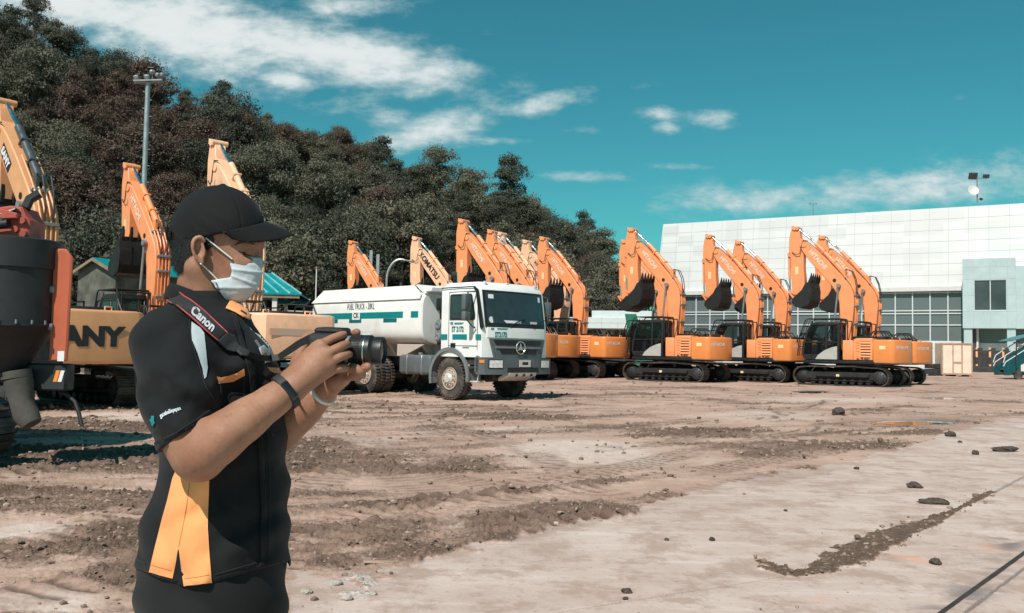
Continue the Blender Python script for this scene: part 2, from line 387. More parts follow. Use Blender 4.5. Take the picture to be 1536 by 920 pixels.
        m.build('cab_guard', M_['black'], root)
    # boom, arm, bucket and rams
    m = MB(); m.prism(BOOM, -.27, .27, .025)
    for y in (.275, -.275): m.lathe([(.13, -.03), (.13, .03)], 16, Matrix.Translation((2.1, y, 6.78)) @ YR); m.lathe([(.1, -.02), (.1, .02)], 14, Matrix.Translation((.40, y, 4.72)) @ YR)
    boom = m.build('boom', pm, root)
    for y in (.281, -.281): MB().lathe([(.085, -.004), (.085, .004)], 14, Matrix.Translation((.62, y, 4.98)) @ YR).build('pin_hole', M_['black_deco'], boom)
    if st.get('boomtext'):
        d = Vector((-.62, 0, -.69)).normalized() ; up = Vector((-.74, 0, .66))
        lettering(boom, st['boomtext'], st.get('btsize', .30), (1.42, .277, 6.02), (-.66, 0, -.75), (-.75, 0, .66), M_[st.get('btmat', 'boom_deco')], .04)
    if st.get('boomplate'):
        o = MB(); o.prism([(1.72, 6.42), (1.22, 5.84), (1.42, 5.62), (1.9, 6.2)], .279, .286); pp = o.build('name_plate', M_['black_deco'], boom)
        lettering(pp, st['boomplate'], .26, (1.565, .292, 6.02), (-.655, 0, -.755), (-.755, 0, .655), M_['white_deco'], .05)
    m = MB()
    for k, y in enumerate((-.17, -.06, .06, .17)):
        o_ = .05
        m.tube([(-.2 - o_, y, 2.3), (-.27 - o_, y, 3.2), (-.30 - o_, y, 4.0), (-.25 - o_, y, 4.4), (-.08 - o_, y, 4.78), (.36 - o_, y, 5.36), (.94 - o_, y, 6.02)], .026, 6)
    m.build('pipe_run', pm, boom)
    for x, z in ((-.29, 2.9), (-.345, 3.75), (-.33, 4.25), (.15, 5.1)): MB().b2(x - .05, x + .05, -.24, .24, z - .04, z + .04, .01).build('pipe_clamp', M_['greysteel'], boom)
    for y in (-.1, .1): MB().tube([(.3, y, 5.32), (.12, y, 5.5), (-.12, y, 5.42), (-.28, y, 5.05), (-.36, y, 4.6), (-.32, y, 4.3)], .022, 6).build('hose', M_['hose'], boom)
    m = MB(); m.tube([(2.72, .21, 6.45), (2.5, .25, 6.3), (2.3, .29, 6.36), (2.22, .3, 6.7), (2.12, .3, 7.0), (1.9, .29, 6.95)], .018, 6)
    m.build('hose', M_['hose'], boom)
    for y in (.36, -.36):
        m = MB(); m.tube([(.62, y, 1.45), (.60, y, 2.95)], .075, 12); m.lathe([(.11, -.06), (.11, .06)], 12, Matrix.Translation((.62, y, 1.42)) @ YR); m.lathe([(.09, 0), (.09, .1)], 12, Matrix.Translation((.60, y, 2.9)))
        cy = m.build('boom_ram', pm if st.get('ramp', 1) else M_['black'], root)
        m = MB(); m.tube([(.60, y, 2.95), (.42, y, 4.66)], .045, 10); m.lathe([(.1, -.07), (.1, .07)], 12, Matrix.Translation((.40, y, 4.72)) @ YR); m.build('rod', M_['greysteel'], cy)
    m = MB(); m.tube([(.30, 0, 5.42), (1.60, 0, 6.84)], .10, 12); m.lathe([(.13, -.1), (.13, .1)], 12, Matrix.Translation((.28, 0, 5.4)) @ YR); m.b2(.15, .4, -.12, -.05, 5.1, 5.45); m.b2(.15, .4, .05, .12, 5.1, 5.45)
    for q in (.3, .7): p = Vector((.3, 0, 5.42)).lerp(Vector((1.6, 0, 6.84)), q); m.box(p, (.06, .24, .24), (0, R(-47), 0), .01)
    cy = m.build('arm_ram', M_['chromey'] if st.get('ramgrey') else pm, root)
    m = MB(); m.tube([(1.60, 0, 6.84), (2.44, 0, 7.60)], .055, 10); m.build('rod', M_['chrome'], cy)
    m = MB(); m.prism(ARM, -.18, .18, .02)
    m.prism([(2.5, 7.6), (2.72, 7.78), (2.74, 7.62), (2.6, 7.5)], -.24, .24, .01); m.lathe([(.09, -.25), (.09, .25)], 12, Matrix.Translation((2.46, 0, 7.62)) @ YR)
    m.lathe([(.1, -.3), (.1, .3)], 12, Matrix.Translation((2.55, 0, 4.05)) @ YR); m.prism([(2.84, 6.5), (2.98, 6.42), (2.98, 6.28), (2.8, 6.2)], -.12, .12, .01)
    arm = m.build('arm', pm, root)
    m = MB(); m.b2(2.40, 2.56, .1815, .184, 5.35, 5.72); m.build('model_sticker', M_['yellow_deco'], arm)
    m = MB(); m.tube([(2.93, 0, 6.36), (2.90, 0, 5.15)], .06, 10); cy = m.build('bucket_ram', pm, root)
    m = MB(); m.tube([(2.90, 0, 5.15), (2.86, 0, 4.5)], .04, 8); m.build('rod', M_['chrome'], cy)
    m = MB()
    for y in (.24, -.24): m.prism([(2.92, 4.52), (2.82, 4.58), (2.5, 4.42), (2.52, 4.32)], y - .02, y + .02); m.prism([(2.92, 4.52), (2.82, 4.5), (2.28, 3.86), (2.4, 3.82)], y - .03, y + .03)
    m.build('bucket_link', pm, root)
    # bucket: shell, two cheeks, lip, teeth
    m = MB(); W = .66
    for y in (W, -W): m.prism(BUCK, y - .02, y + .02)
    sh = [(1.68, 4.95), (1.60, 4.5), (1.62, 4.05), (1.75, 3.78), (2.1, 3.66), (2.4, 3.74), (2.55, 3.92), (2.5, 4.12)]
    for a, b in zip(sh[:-1], sh[1:]):
        d = Vector((b[0] - a[0], 0, b[1] - a[1])); L = d.length; m.box(((a[0] + b[0]) / 2, 0, (a[1] + b[1]) / 2), (L + .03, 2 * W - .04, .035), (0, math.atan2(-d.z, d.x), 0))
    m.box((1.69, 0, 4.92), (.05, 2 * W + .03, .2), (0, R(8), 0), .01)
    for y in (-.3, 0.0, .3): m.box((1.585, y, 4.4), (.03, .05, .6), (0, R(-2), 0))
    for y in (.14, -.14): m.prism([(2.3, 3.7), (2.62, 3.95), (2.66, 4.14), (2.5, 4.2), (2.36, 3.95)], y - .03, y + .03)
    bk = m.build('bucket', M_['bucket'], root)
    for i in range(5):
        y = -.58 + i * .29; t = MB(); t.prism([(1.78, 4.92), (1.62, 4.92), (1.58, 5.12), (1.61, 5.36), (1.68, 5.14)], y - .05, y + .05, .01); t.build('tooth', M_['bucket'], bk)
    return root

M_['boom_deco'] = mat('faded_boom_decal', (.80, .58, .47), .5, var=.05)
EXG = 'excavators parked in the yard'
HEAD = Vector((-math.sin(R(57)), math.cos(R(57)), 0))
TIP = (2.62, 7.72)
def exc_pose(u, v, d, hd=57.0, sc=1.0):
    # where the machine stands so that the top of its arm is seen at (u, v)
    p = P(u, v, d); h = Vector((-math.sin(R(hd)), math.cos(R(hd)), 0)); o = p - h * TIP[0] * sc
    s = p.z / TIP[1]
    return Vector((o.x, o.y, 0)), R(hd + 90), s
def style(**k):
    d = dict(paint='orange', cw='orange_cw', cwtext='HITACHI', boomtext='HITACHI', idtext='EA. TB 00001'); d.update(k); return d
M_['chromey'] = mat('dark_hydraulic_ram', (.10, .115, .12), .3, .4, var=.15)
m_, t_, b_, o_ = newmat('worn_grey_band'); co_ = t_.node('ShaderNodeTexCoord').outputs['Object']
t_.l.new(t_.mix(t_.ramp(t_.noise(co_, 9, 8, .75), (.42, .58)), (.68, .33, .16), (.42, .38, .36)), b_.inputs['Base Color']); b_.inputs['Roughness'].default_value = .6
M_['band'] = m_
HIT = [  # tip u, v, depth, heading, label
 (947, 343, 45.3, 52, 'orange excavator, front one of the pair at the left corner of the white terminal'),
 (936.5, 361, 49.8, 52, 'orange excavator mostly hidden behind the front machine at the terminal corner'),
 (1063, 353, 47.2, 52, 'orange excavator with black bucket before the middle facade, front one of its pair'),
 (1107, 362.5, 49.6, 52, 'orange excavator hidden behind the middle pair, its bare boom against the glass facade'),
 (1192, 341, 43.4, 52, 'orange excavator nearest the plywood crate with its whole cab in view'),
 (1232, 354.6, 46.6, 52, 'orange excavator behind the one nearest the plywood crate, only its counterweight end showing'),
 (694, 330, 43.5, 52, 'orange excavator whose arm rises highest directly over the truck cab'),
 (737, 346, 47.2, 52, 'orange excavator with its boom crossing in front of the two cream booms behind the truck'),
 (814.5, 356.4, 49.5, 52, 'orange excavator holding its black bucket just right of the truck windscreen'),
 (528.5, 362.4, 53.0, 52, 'orange excavator alone behind the rear half of the white fuel tank'),
 (196, 247, 31.5, 46, 'orange excavator with black bucket beside the tall light mast, its house hidden by the photographer')]
proto = None
for i, (u, v, d, hd, lab) in enumerate(HIT):
    loc, rz, s = exc_pose(u, v, d, hd)
    if proto is None:
        proto = thing('excavator', loc, rz, lab, 'excavator', EXG); make_excavator(proto, style()); o = proto
    else: o = dup(proto)
    o.location = loc; o.rotation_euler = (0, 0, rz); o.scale = (s, s, s); o['label'] = lab
# cream machines in the second row
cr = thing('excavator', (0, 0, 0), 0, '', 'excavator', EXG)
make_excavator(cr, style(paint='cream', cw='cream', cwtext=None, boomtext='HYUNDAI', btmat='black_deco', btsize=.24, idtext=None, guard=False))
for i, (u, v, d, hd, lab) in enumerate([(754.6, 349, 52, 52, 'cream excavator with black boom lettering, left of two cream ones behind the truck cab'),
                                       (792, 361, 54.5, 52, 'cream excavator between the other cream boom and the orange machine with the black bucket')]):
    o = cr if i == 0 else dup(cr); loc, rz, s = exc_pose(u, v, d, hd); o.location = loc; o.rotation_euler = (0, 0, rz); o.scale = (s,) * 3; o['label'] = lab
loc, rz, s = exc_pose(622.8, 356.4, 49.5, 57)
o = thing('excavator', loc, rz, 'cream excavator with large black lettering down its boom, above the fuel tank', 'excavator', EXG, s)
make_excavator(o, style(paint='cream', cw='cream', cwtext=None, boomtext='KOMATSU', btmat='black_deco', btsize=.42, idtext=None, guard=False))
loc, rz, s = exc_pose(-2, 152, 20.8, 51)
o = thing('excavator', loc, rz, 'yellow excavator turned away with big black lettering across its counterweight', 'excavator', EXG, s)
make_excavator(o, style(paint='yellow', cw='yellow', shape='cut', cwtext='SANY', boomtext=None, boomplate='SANY', idtext=None, stripes=True, guard=False, ramgrey=True))
loc, rz, s = exc_pose(326, 212, 27.7, 43)
o = thing('excavator', loc, rz, 'pale yellow excavator with worn grey band on its counterweight behind the photographer', 'excavator', EXG, s)
make_excavator(o, style(paint='cream', cw='cream', shape='cut', cwtext=None, boomtext=None, idtext=None, band=True, guard=False))
# ------------------------------------------------------------------ fuel truck
M_['twhite'] = mat('truck_white_paint', (.80, .80, .79), .38, var=.03, dirt=(.5, .42, .35), dirt_amt=.18, dscale=1.2, coat=.2)
M_['tank'] = mat('tank_white_paint', (.80, .79, .77), .42, var=.03, dirt=(.45, .37, .31), dirt_amt=.42, dscale=1.4, low_dirt=((.42, .33, .27), 1.62, .14))
M_['tealdark'] = mat('dark_teal_decal', (.0, .13, .15), .45, var=.08)
M_['teal'] = mat('teal_decal', (.0, .20, .21), .45, var=.08)
M_['tgrey'] = mat('grey_plastic', (.10, .115, .125), .55, var=.12, dirt=(.25, .18, .14), dirt_amt=.35, dscale=2)
M_['tyre'] = mat('tyre_rubber', (.035, .033, .032), .85, var=.25, dirt=(.24, .18, .14), dirt_amt=.75, dscale=3.5)
M_['rim'] = mat('dusty_wheel_rim', (.42, .34, .28), .6, .1, var=.2, dirt=(.2, .13, .09), dirt_amt=.5, dscale=5)
M_['hub'] = mat('pale_hub', (.62, .59, .55), .5, .2, var=.15)
M_['chassis'] = mat('dirty_chassis', (.03, .028, .026), .75, var=.3, dirt=MUD, dirt_amt=.5)
M_['mudguard'] = mat('grey_mudguard', (.16, .18, .19), .55, var=.1, dirt=(.3, .22, .17), dirt_amt=.5, dscale=3)
M_['lamp'] = mat('headlight_glass', (.75, .76, .76), .12, .3, var=.3, scale=20)
M_['plate'] = mat('pale_metal_plate', (.55, .53, .5), .5, var=.1)
M_['chromew'] = mat('bright_emblem', (.62, .60, .55), .25, .8, var=.05)
fc = P(681, 600, 23.6); fc = G(681, 599)
TH = math.atan2(-.70, .71)           # heading of the cab
FT = Vector((math.cos(TH), math.sin(TH), 0)); LT = Vector((-FT.y, FT.x, 0))
org = fc + LT * 1.05
truck = thing('fuel_truck', (org.x, org.y, 0), TH, 'white tanker truck with teal stripes and dusty grey bumper', 'truck')
def wheel(x, y, side, dual=False):
    r = .555; W = .34
    m = MB(); A = Matrix.Translation((x, y, r)) @ YR
    m.lathe([(.30, -W / 2 + .02), (.36, -W / 2), (.50, -W / 2), (.535, -W / 2 + .03), (.54, 0), (.535, W / 2 - .03), (.50, W / 2), (.36, W / 2), (.30, W / 2 - .02)], 40, A)
    for k in range(36):
        a = 2 * math.pi * k / 36
        for yo in (-W / 2 + .07, W / 2 - .07): 
            a2 = a + (.045 if yo > 0 else 0)
            m.box((x + .545 * math.cos(a2), y + yo, r + .545 * math.sin(a2)), (.04, .135, .055), (0, -a2, 0), .006)
    t = m.build('wheel', M_['tyre'], truck)
    o = W / 2 * side; m = MB(); s = side
    if dual: pr = [(.305, -.0 * s), (.29, .02 * s), (.27, -.10 * s), (.13, -.12 * s), (.13, .0 * s), (.11, .06 * s), (.0, .07 * s)]
    else: pr = [(.305, 0), (.295, .02 * s), (.27, -.03 * s), (.235, .02 * s), (.17, .03 * s), (.15, .03 * s)]
    pr = [(a, o + b) for a, b in pr]
    if s < 0: pr = pr
    m.lathe(pr, 28, A); rm = m.build('rim', M_['rim'], t)
    m = MB(); hb = .06 if not dual else .02
    m.lathe([(.15, o + .01 * s), (.15, o + hb * s), (.10, o + (hb + .05) * s), (.0, o + (hb + .055) * s)], 20, A)
    for k in range(10):
        a = 2 * math.pi * k / 10; m.lathe([(.018, o - .02 * s), (.018, o + .065 * s)], 6, Matrix.Translation((x + .175 * math.cos(a), y, r + .175 * math.sin(a))) @ YR)
    m.build('hub', M_['hub'], t)
    if not dual:
        m = MB()
        for k in range(10):
            a = 2 * math.pi * (k + .5) / 10; m.lathe([(.023, o - .01 * s), (.023, o + .024 * s)], 10, Matrix.Translation((x + .215 * math.cos(a), y, r + .215 * math.sin(a))) @ YR)
        m.build('rim_hole', M_['chassis'], t)
WB = 3.75
wheel(0, -1.05, -1); wheel(0, 1.05, 1)
for x in (-WB, -WB - 1.38):
    for sd in (-1, 1): wheel(x, 1.08 * sd, sd, True); wheel(x, .72 * sd, -sd, True)
m = MB()
for sd in (-1, 1): m.b2(-6.6, 1.0, .38 * sd - .04, .38 * sd + .04, .85, 1.12)
m.tube([(0, -1.0, .56), (0, 1.0, .56)], .08, 8)
for x in (-WB, -WB - 1.38): m.tube([(x, -1.0, .56), (x, 1.0, .56)], .11, 8); m.lathe([(.05, -.2), (.24, -.1), (.24, .1), (.05, .2)], 14, Matrix.Translation((x, 0, .56)))
m.b2(-.6, .9, -.45, .45, .5, 1.25, .05); m.b2(-3.2, -2.5, -.3, .3, .6, 1.0, .05); m.tube([(-.5, 0, .75), (-3.7, 0, .7)], .06, 8)
for x in (-WB - .7,): m.b2(x - .45, x + .45, -.62, -.5, .45, .72, .04); m.b2(x - .45, x + .45, .5, .62, .45, .72, .04)
m.b2(-6.62, -6.5, -1.1, 1.1, .55, .95, .03); m.build('chassis', M_['chassis'], truck)
# tank
def sup(w, z0, z1, n=40, e=4.4):
    zc, h = (z0 + z1) / 2, (z1 - z0) / 2; o = []
    for i in range(n):
        a = 2 * math.pi * i / n; c, s = math.cos(a), math.sin(a)
        o.append((w * math.copysign(abs(c) ** (2 / e), c), zc + h * math.copysign(abs(s) ** (2 / e), s)))
    return o
TX0, TX1 = -6.75, -1.22
mb = MB(); secs = []
for x, k, in ((TX0, .90), (TX0 + .05, .97), (TX0 + .16, 1.0), (TX1 - .12, 1.0), (TX1 - .03, .985), (TX1, .95)):
    base = len(mb.v)
    for y, z in sup(1.25 * k, 2.22 - .80 * k, 2.22 + .80 * k): mb.v.append((x, y, z))
    secs.append(base)
for a, b in zip(secs[:-1], secs[1:]):
    for j in range(40): mb.f.append([a + j, a + (j + 1) % 40, b + (j + 1) % 40, b + j]); mb.mi.append(0)
mb.f.append([secs[0] + j for j in range(40)]); mb.mi.append(0); mb.f.append([secs[-1] + j for j in range(40)][::-1]); mb.mi.append(0)
tank = mb.build('tank', M_['tank'], truck, 30)
m = MB()
for sd in (-1, 1): m.prism([(TX0 + .05, 2.72), (TX0 + .55, 3.13), (TX1 - .45, 3.13), (TX1 - .06, 2.86), (TX1 - .06, 2.72)], -.02, .02, M=Matrix.Translation((0, 1.245 * sd, 2.72)) @ Matrix.Rotation(R(17) * sd, 4, 'X') @ Matrix.Translation((0, 0, -2.72)))
m.b2(TX0 + .5, TX1 - .3, -1.1, 1.1, 2.93, 3.0); m.prism([(TX1 - .40, 3.11), (TX1 - .02, 2.86), (TX1 + .02, 2.88), (TX1 - .36, 3.14)], -1.12, 1.12)
m.b2(TX1 - .02, TX1 + .25, -1.1, -.4, 2.92, 3.06, .02)
m.build('catwalk', M_['tank'], tank)
m = MB(); q = 1.252
def dec(x0, x1, z0, z1, mat_, off=0.0, nm='stripe', par=None):
    mm = MB(); mm.b2(x0, x1, -q - .004 - off, -q + .0, z0, z1); return mm.build(nm, mat_, par or tank)
# the side bulges a little: decals follow the flattest band of the tank
dec(-6.35, -2.02, 2.20, 2.38, M_['teal']); dec(-1.66, -1.34, 2.20, 2.38, M_['teal'])
for a in (-5.85, -4.62, -2.92): dec(a, a + .62, 2.08, 2.19, M_['tealdark'])
dec(-4.66 + .20, -4.66 + .58, 2.17, 2.41, M_['tank'], .003, 'logo_panel')
lettering(tank, 'CK', .22, (-4.27, -q - .009, 2.29), (1, 0, 0), (0, 0, 1), M_['black_deco'], .03, .9, .002)
lettering(tank, 'FUEL TRUCK - 20KL', .27, (-4.05, -q - .004, 2.56), (1, 0, 0), (0, 0, 1), M_['black_deco'], -.012, .58, .002)
dec(-5.0, -4.2, 2.76, 2.768, M_['greysteel'], 0, 'scratch')
m = MB(); m.b2(-3.95, -3.55, -q - .003, -q, 1.45, 1.75); m.b2(-3.93, -3.57, -q - .005, -q, 1.47, 1.73); m.build('warning_panel', M_['tank'], tank)
m = MB()
for x in (-1.5, -3.0, -4.6, -6.2): m.prism([(-.7, 1.12), (.7, 1.12), (1.0, 1.5), (-1.0, 1.5)], x - .06, x + .06, plane='yz')
m.b2(-6.6, -1.3, -.55, .55, 1.1, 1.46); m.prism([(-1.28, 1.46), (-2.2, 1.12), (-2.5, 1.12), (-2.5, 1.46)], -1.05, -.98); m.build('tank_cradle', M_['tank'], tank)
# side fuel tank, steps, mudguards
m = MB(); m.b2(-2.22, -.82, -1.22, -.62, .62, 1.16, .09, seg=3); ft = m.build('side_fuel_tank', M_['tgrey'], truck)
m = MB()
for x in (-1.85, -1.2): m.b2(x - .03, x + .03, -1.228, -.6, .612, 1.168, .02)
m.lathe([(.07, 0), (.07, .07)], 12, Matrix.Translation((-1.55, -.95, 1.16))); m.build('tank_strap', M_['greysteel'], ft)
def guard(sd):
    m = MB(); y0, y1 = sorted((1.26 * sd, .78 * sd)); ro, ri = .74, .70
    pts = arc(0, .60, ro, -8, 195, 16); pi = arc(0, .60, ri, -8, 195, 16)
    for (a, b), (c, d) in zip(zip(pts[:-1], pts[1:]), zip(pi[:-1], pi[1:])):
        m.prism([a, b, d, c], y0, y1)
    po = arc(0, .60, .79, -8, 195, 16); y2, y3 = sorted((1.285 * sd, 1.225 * sd))
    for (a, b), (c, d) in zip(zip(po[:-1], po[1:]), zip(pi[:-1], pi[1:])):
        m.prism([a, b, d, c], y2, y3)
    m.build('mudguard', M_['mudguard'], truck)
guard(-1); guard(1)
# cab
def lerp(a, b, t): return a + (b - a) * t
CB0, CB1 = -.38, 1.22
def fx(y, z):                        # front skin of the cab: bowed and raked
    return CB1 + .14 * (1 - (abs(y) / 1.22) ** 2.6) - max(0, z - 1.9) * .16
zs = [1.14, 1.3, 1.64, 1.97, 2.45, 2.88, 3.02, 3.12]
mb = MB(); ring = []
ys = [-1.22, -1.21, -1.15, -1.0, -.6, 0, .6, 1.0, 1.15, 1.21, 1.22]
for z in zs:
    sh = 0 if z < 2.95 else (.05 if z < 3.1 else .16)
    k = 1 - sh / 1.22; base = len(mb.v); pts = [(CB0 + sh * .6, -1.22 * k), ( .3, -1.235 * k)] + [(fx(y, z) - sh * .9, y * k) for y in ys] + [(.3, 1.235 * k), (CB0 + sh * .6, 1.22 * k)]
    for x, y in pts: mb.v.append((x, y, z))
    ring.append((base, len(pts)))
for (a, n), (b, _) in zip(ring[:-1], ring[1:]):
    for j in range(n): mb.f.append([a + j, a + (j + 1) % n, b + (j + 1) % n, b + j]); mb.mi.append(0)
mb.f.append([ring[0][0] + j for j in range(n)][::-1]); mb.mi.append(0); mb.f.append([ring[-1][0] + j for j in range(n)]); mb.mi.append(0)
cab = mb.build('cab', M_['twhite'], truck, 28)
def skin(y0, y1, z0, z1, off, nm, mt, ny=12, nz=5, th=.02, par=None, cut=0.0, fxx=fx):
    # a curved plate following the cab front, standing off it
    mb = MB()
    for k in (0, 1):
        for i in range(nz + 1):
            for j in range(ny + 1):
                z = lerp(z0, z1, i / nz); y = lerp(y0, y1, j / ny) * (1 - cut * (1 - i / nz)); mb.v.append((fxx(y, z) + off - th * (1 - k), y, z))
    n = (ny + 1) * (nz + 1); N = ny + 1
    for i in range(nz):
        for j in range(ny):
            a = i * N + j; mb.f.append([a + n, a + 1 + n, a + N + 1 + n, a + N + n]); mb.f.append([a, a + N, a + N + 1, a + 1]); mb.mi += [0, 0]
    for j in range(ny): mb.f.append([j, j + 1, j + 1 + n, j + n]); b = nz * N + j; mb.f.append([b, b + n, b + 1 + n, b + 1]); mb.mi += [0, 0]
    for i in range(nz): a = i * N; mb.f.append([a, a + n, a + N + n, a + N]); b = a + ny; mb.f.append([b, b + N, b + N + n, b + n]); mb.mi += [0, 0]
    return mb.build(nm, mt, par or cab, 40)
skin(-1.13, 1.13, 1.93, 2.90, .012, 'windscreen_surround', M_['black'])
M_['wsglass'] = mat('dark_windscreen_glass', (.028, .042, .046), .06, var=.15, spec=.7)
ws = skin(-1.05, 1.05, 2.03, 2.84, .022, 'windscreen', M_['wsglass'])
skin(-.98, -.82, 2.68, 2.79, .026, 'pale_sticker', M_['white_deco'], 2, 2, .003, ws); skin(.9, 1.0, 2.66, 2.8, .026, 'pale_sticker', M_['white_deco'], 2, 2, .003, ws)
m = MB(); m.lathe([(.085, 0), (.085, .004)], 18, Matrix.Translation((fx(-.95, 2.1) + .024, -.95, 2.12)) @ Matrix.Rotation(R(80), 4, 'Y')); m.build('round_sticker', M_['white_deco'], ws)
for y in (-.35, .55): m = MB(); m.tube([(fx(y, 1.96) + .03, y, 1.96), (fx(y + .3, 2.1) + .04, y + .3, 2.10), (fx(y + .62, 2.16) + .035, y + .6, 2.17)], .012, 5); m.build('wiper', M_['black'], ws)
# things behind the glass that show as pale shapes on the dash
skin(-.55, .1, 2.05, 2.12, .0235, 'dash_paper', M_['white_deco'], 6, 1, .002, ws, .15); skin(.45, .75, 2.05, 2.11, .0235, 'dash_paper', M_['cw_deco'], 3, 1, .002, ws)
# hood panel between screen and grille
skin(-1.08, 1.10, 1.66, 1.925, .014, 'front_flap', M_['twhite'])
def ftxt(s_, sz, y, z, mt, **k):
    x = fx(y, z) + .017; return lettering(cab, s_, sz, (x, y, z), (.12 * (1 if y < 0 else -1), 1, 0), (0, 0, 1), mt, **k)
ftxt('ST2172', .18, -.66, 1.735, M_['teal'], bold=.03, sx=.72)
ftxt('CK', .075, -.93, 1.88, M_['teal'], bold=.05); skin(-.78, -.42, 1.885, 1.908, .018, 'name_strip', M_['teal'], 3, 1, .003); skin(-.78, -.46, 1.866, 1.873, .018, 'name_strip', M_['teal'], 3, 1, .003)
# grille
gr = skin(-1.03, 1.10, 1.10, 1.63, .035, 'grille', M_['tgrey'], 14, 4, .05, cut=.16)
skin(-.92, .92, 1.47, 1.60, .045, 'upper_slot', M_['black'], 12, 1, .02, gr, .1); skin(-.72, .72, 1.24, 1.36, .045, 'lower_slot', M_['black'], 12, 1, .02, gr, .1)
skin(-.85, .85, 1.385, 1.43, .062, 'grille_bar', M_['greysteel'], 12, 1, .03, gr)
m = MB(); EMX = fx(0, 1.4) + .07
ES = Matrix.Translation((EMX, .0, 1.40)) @ XR
for k in range(32):
    pass
m.tube([(EMX + .01, .165 * math.cos(a), 1.40 + .165 * math.sin(a)) for a in np.linspace(0, 2 * math.pi, 33)], .016, 6, cap=False)
for k in range(3):
    a = math.pi / 2 + k * 2 * math.pi / 3; tip = Vector((EMX + .01, .16 * math.cos(a), 1.40 + .16 * math.sin(a)))
    for sgn in (-1, 1):
        b = Vector((EMX + .01, .05 * math.cos(a + sgn * math.pi / 3), 1.40 + .05 * math.sin(a + sgn * math.pi / 3)))
        n0 = len(m.v); c1 = Vector((EMX + .03, 0, 1.40)); c0 = Vector((EMX - .01, 0, 1.4))
        m.v += [tuple(tip), tuple(b), tuple(c1), tuple(c0)]; m.f += [[n0, n0 + 1, n0 + 2], [n0, n0 + 2, n0 + 3], [n0 + 1, n0 + 3, n0 + 2], [n0, n0 + 3, n0 + 1]]; m.mi += [0] * 4
m.build('emblem', M_['chromew'], gr)
# bumper
fb = lambda y, z: 1.40 + .12 * (1 - (abs(y) / 1.25) ** 3) - .06 * max(0, abs(y) - .85)
bp = skin(-1.25, 1.25, .70, 1.12, .0, 'bumper', M_['tgrey'], 16, 4, .34, fxx=fb, par=truck)
m = MB(); m.prism([(-.05, -.2)] and [(.96, .72), (1.16, .72), (1.16, 1.16), (1.05, 1.2), (.96, 1.12)], -1.25, -1.0, .03); m.prism([(.96, .72), (1.16, .72), (1.16, 1.16), (1.05, 1.2), (.96, 1.12)], 1.0, 1.25, .03); m.build('bumper_end', M_['tgrey'], bp)
for sd in (-1, 1):
    a, b = sorted((.74 * sd, 1.13 * sd))
    f_ = skin(a - .02, b + .02, .86, 1.09, .012, 'headlight', M_['black'], 4, 2, .02, bp, fxx=fb); skin(a, b, .88, 1.07, .02, 'lens', M_['lamp'], 4, 2, .012, f_, fxx=fb)
    m = MB(); m.b2(1.18, 1.36, 1.252 * sd - .008, 1.252 * sd + .008, 1.0, 1.07); m.build('indicator', M_['amber'], bp)
skin(-.55, .62, .76, .88, .012, 'air_slot', M_['black'], 8, 1, .02, bp, fxx=fb)
pl = skin(-.14, .28, .90, 1.08, .03, 'number_plate', M_['plate'], 3, 1, .02, bp, fxx=fb)
skin(-.04, .18, .955, 1.03, .034, 'dark_centre', M_['black'], 2, 1, .006, pl, fxx=fb)
m = MB(); m.prism([(1.12, .52), (1.50, .66), (1.54, .74), (1.42, .76), (1.1, .60)], -.52, .55, .02); sk = m.build('skid_plate', M_['hub'], truck)
m = MB()
for y in (-.22, .06, .34): m.box((1.50, y, .69), (.08, .07, .08), (0, R(-20), 0), .01)
m.build('tow_slot', M_['black'], sk)
m = MB(); m.tube([(.68, -1.15, .95), (.66, -1.16, .5), (1.02, -1.16, .5), (1.04, -1.15, .75)], .025, 6); m.b2(.64, 1.04, -1.2, -.95, .48, .52, .01); m.build('step', M_['hub'], truck)
m = MB(); m.b2(.55, 1.15, -1.16, -.8, .92, 1.14, .02); m.b2(.72, 1.15, -1.24, -.9, .84, .9, .01); m.build('step_box', M_['chassis'], truck)
# side of cab: door lines, window, stripe, text
SY = -1.242
def sidep(poly, nm, mt, off=.004, th=.01, par=None, bev=0):
    m = MB(); m.prism(poly, SY - off, SY - off + th, bev); return m.build(nm, mt, par or cab)
sidep([(CB0, 2.965), (CB0, 2.995), (.93, 2.995), (1.08, 2.90), (1.30, 1.92), (1.22, 1.86), (1.16, 1.92), (.98, 2.84), (.88, 2.965)], 'dark_trim', M_['black'], .005)
sidep([(-.02, 2.12), (-.02, 2.76), (.03, 2.80), (.80, 2.80), (.84, 2.76), (.96, 2.26), (.96, 2.16), (.9, 2.10)], 'window_frame', M_['black'], .004)
wf = sidep([(.03, 2.16), (.03, 2.75), (.78, 2.75), (.91, 2.26), (.86, 2.15)], 'side_window', M_['wsglass'], .0065)
m = MB()
for x in (-.06, 1.06): m.b2(x - .006, x + .006, SY - .001, SY + .01, 1.33, 2.86)
m.b2(-.06, 1.06, SY - .001, SY + .01, 1.43, 1.442); m.b2(-.06, .95, SY - .001, SY + .01, 2.86, 2.87); m.build('door_seam', M_['greysteel'], cab)
sidep([(.04, 1.385), (.04, 1.50), (.22, 1.50), (.22, 1.385)], 'door_handle', M_['black'], .012, .02)
for a, b in ((-.37, -.12), (.1, .66), (1.0, 1.2)): sidep([(a, 1.60), (a, 1.735), (b, 1.735), (b, 1.60)], 'side_stripe', M_['teal'], .003, .006)
lettering(cab, 'ST 2172', .195, (.30, SY - .004, 1.865), (1, 0, 0), (0, 0, 1), M_['teal'], .03, .72, .002)
lettering(cab, 'CK', .085, (.06, SY - .004, 2.025), (1, 0, 0), (0, 0, 1), M_['teal'], .05, 1, .002)
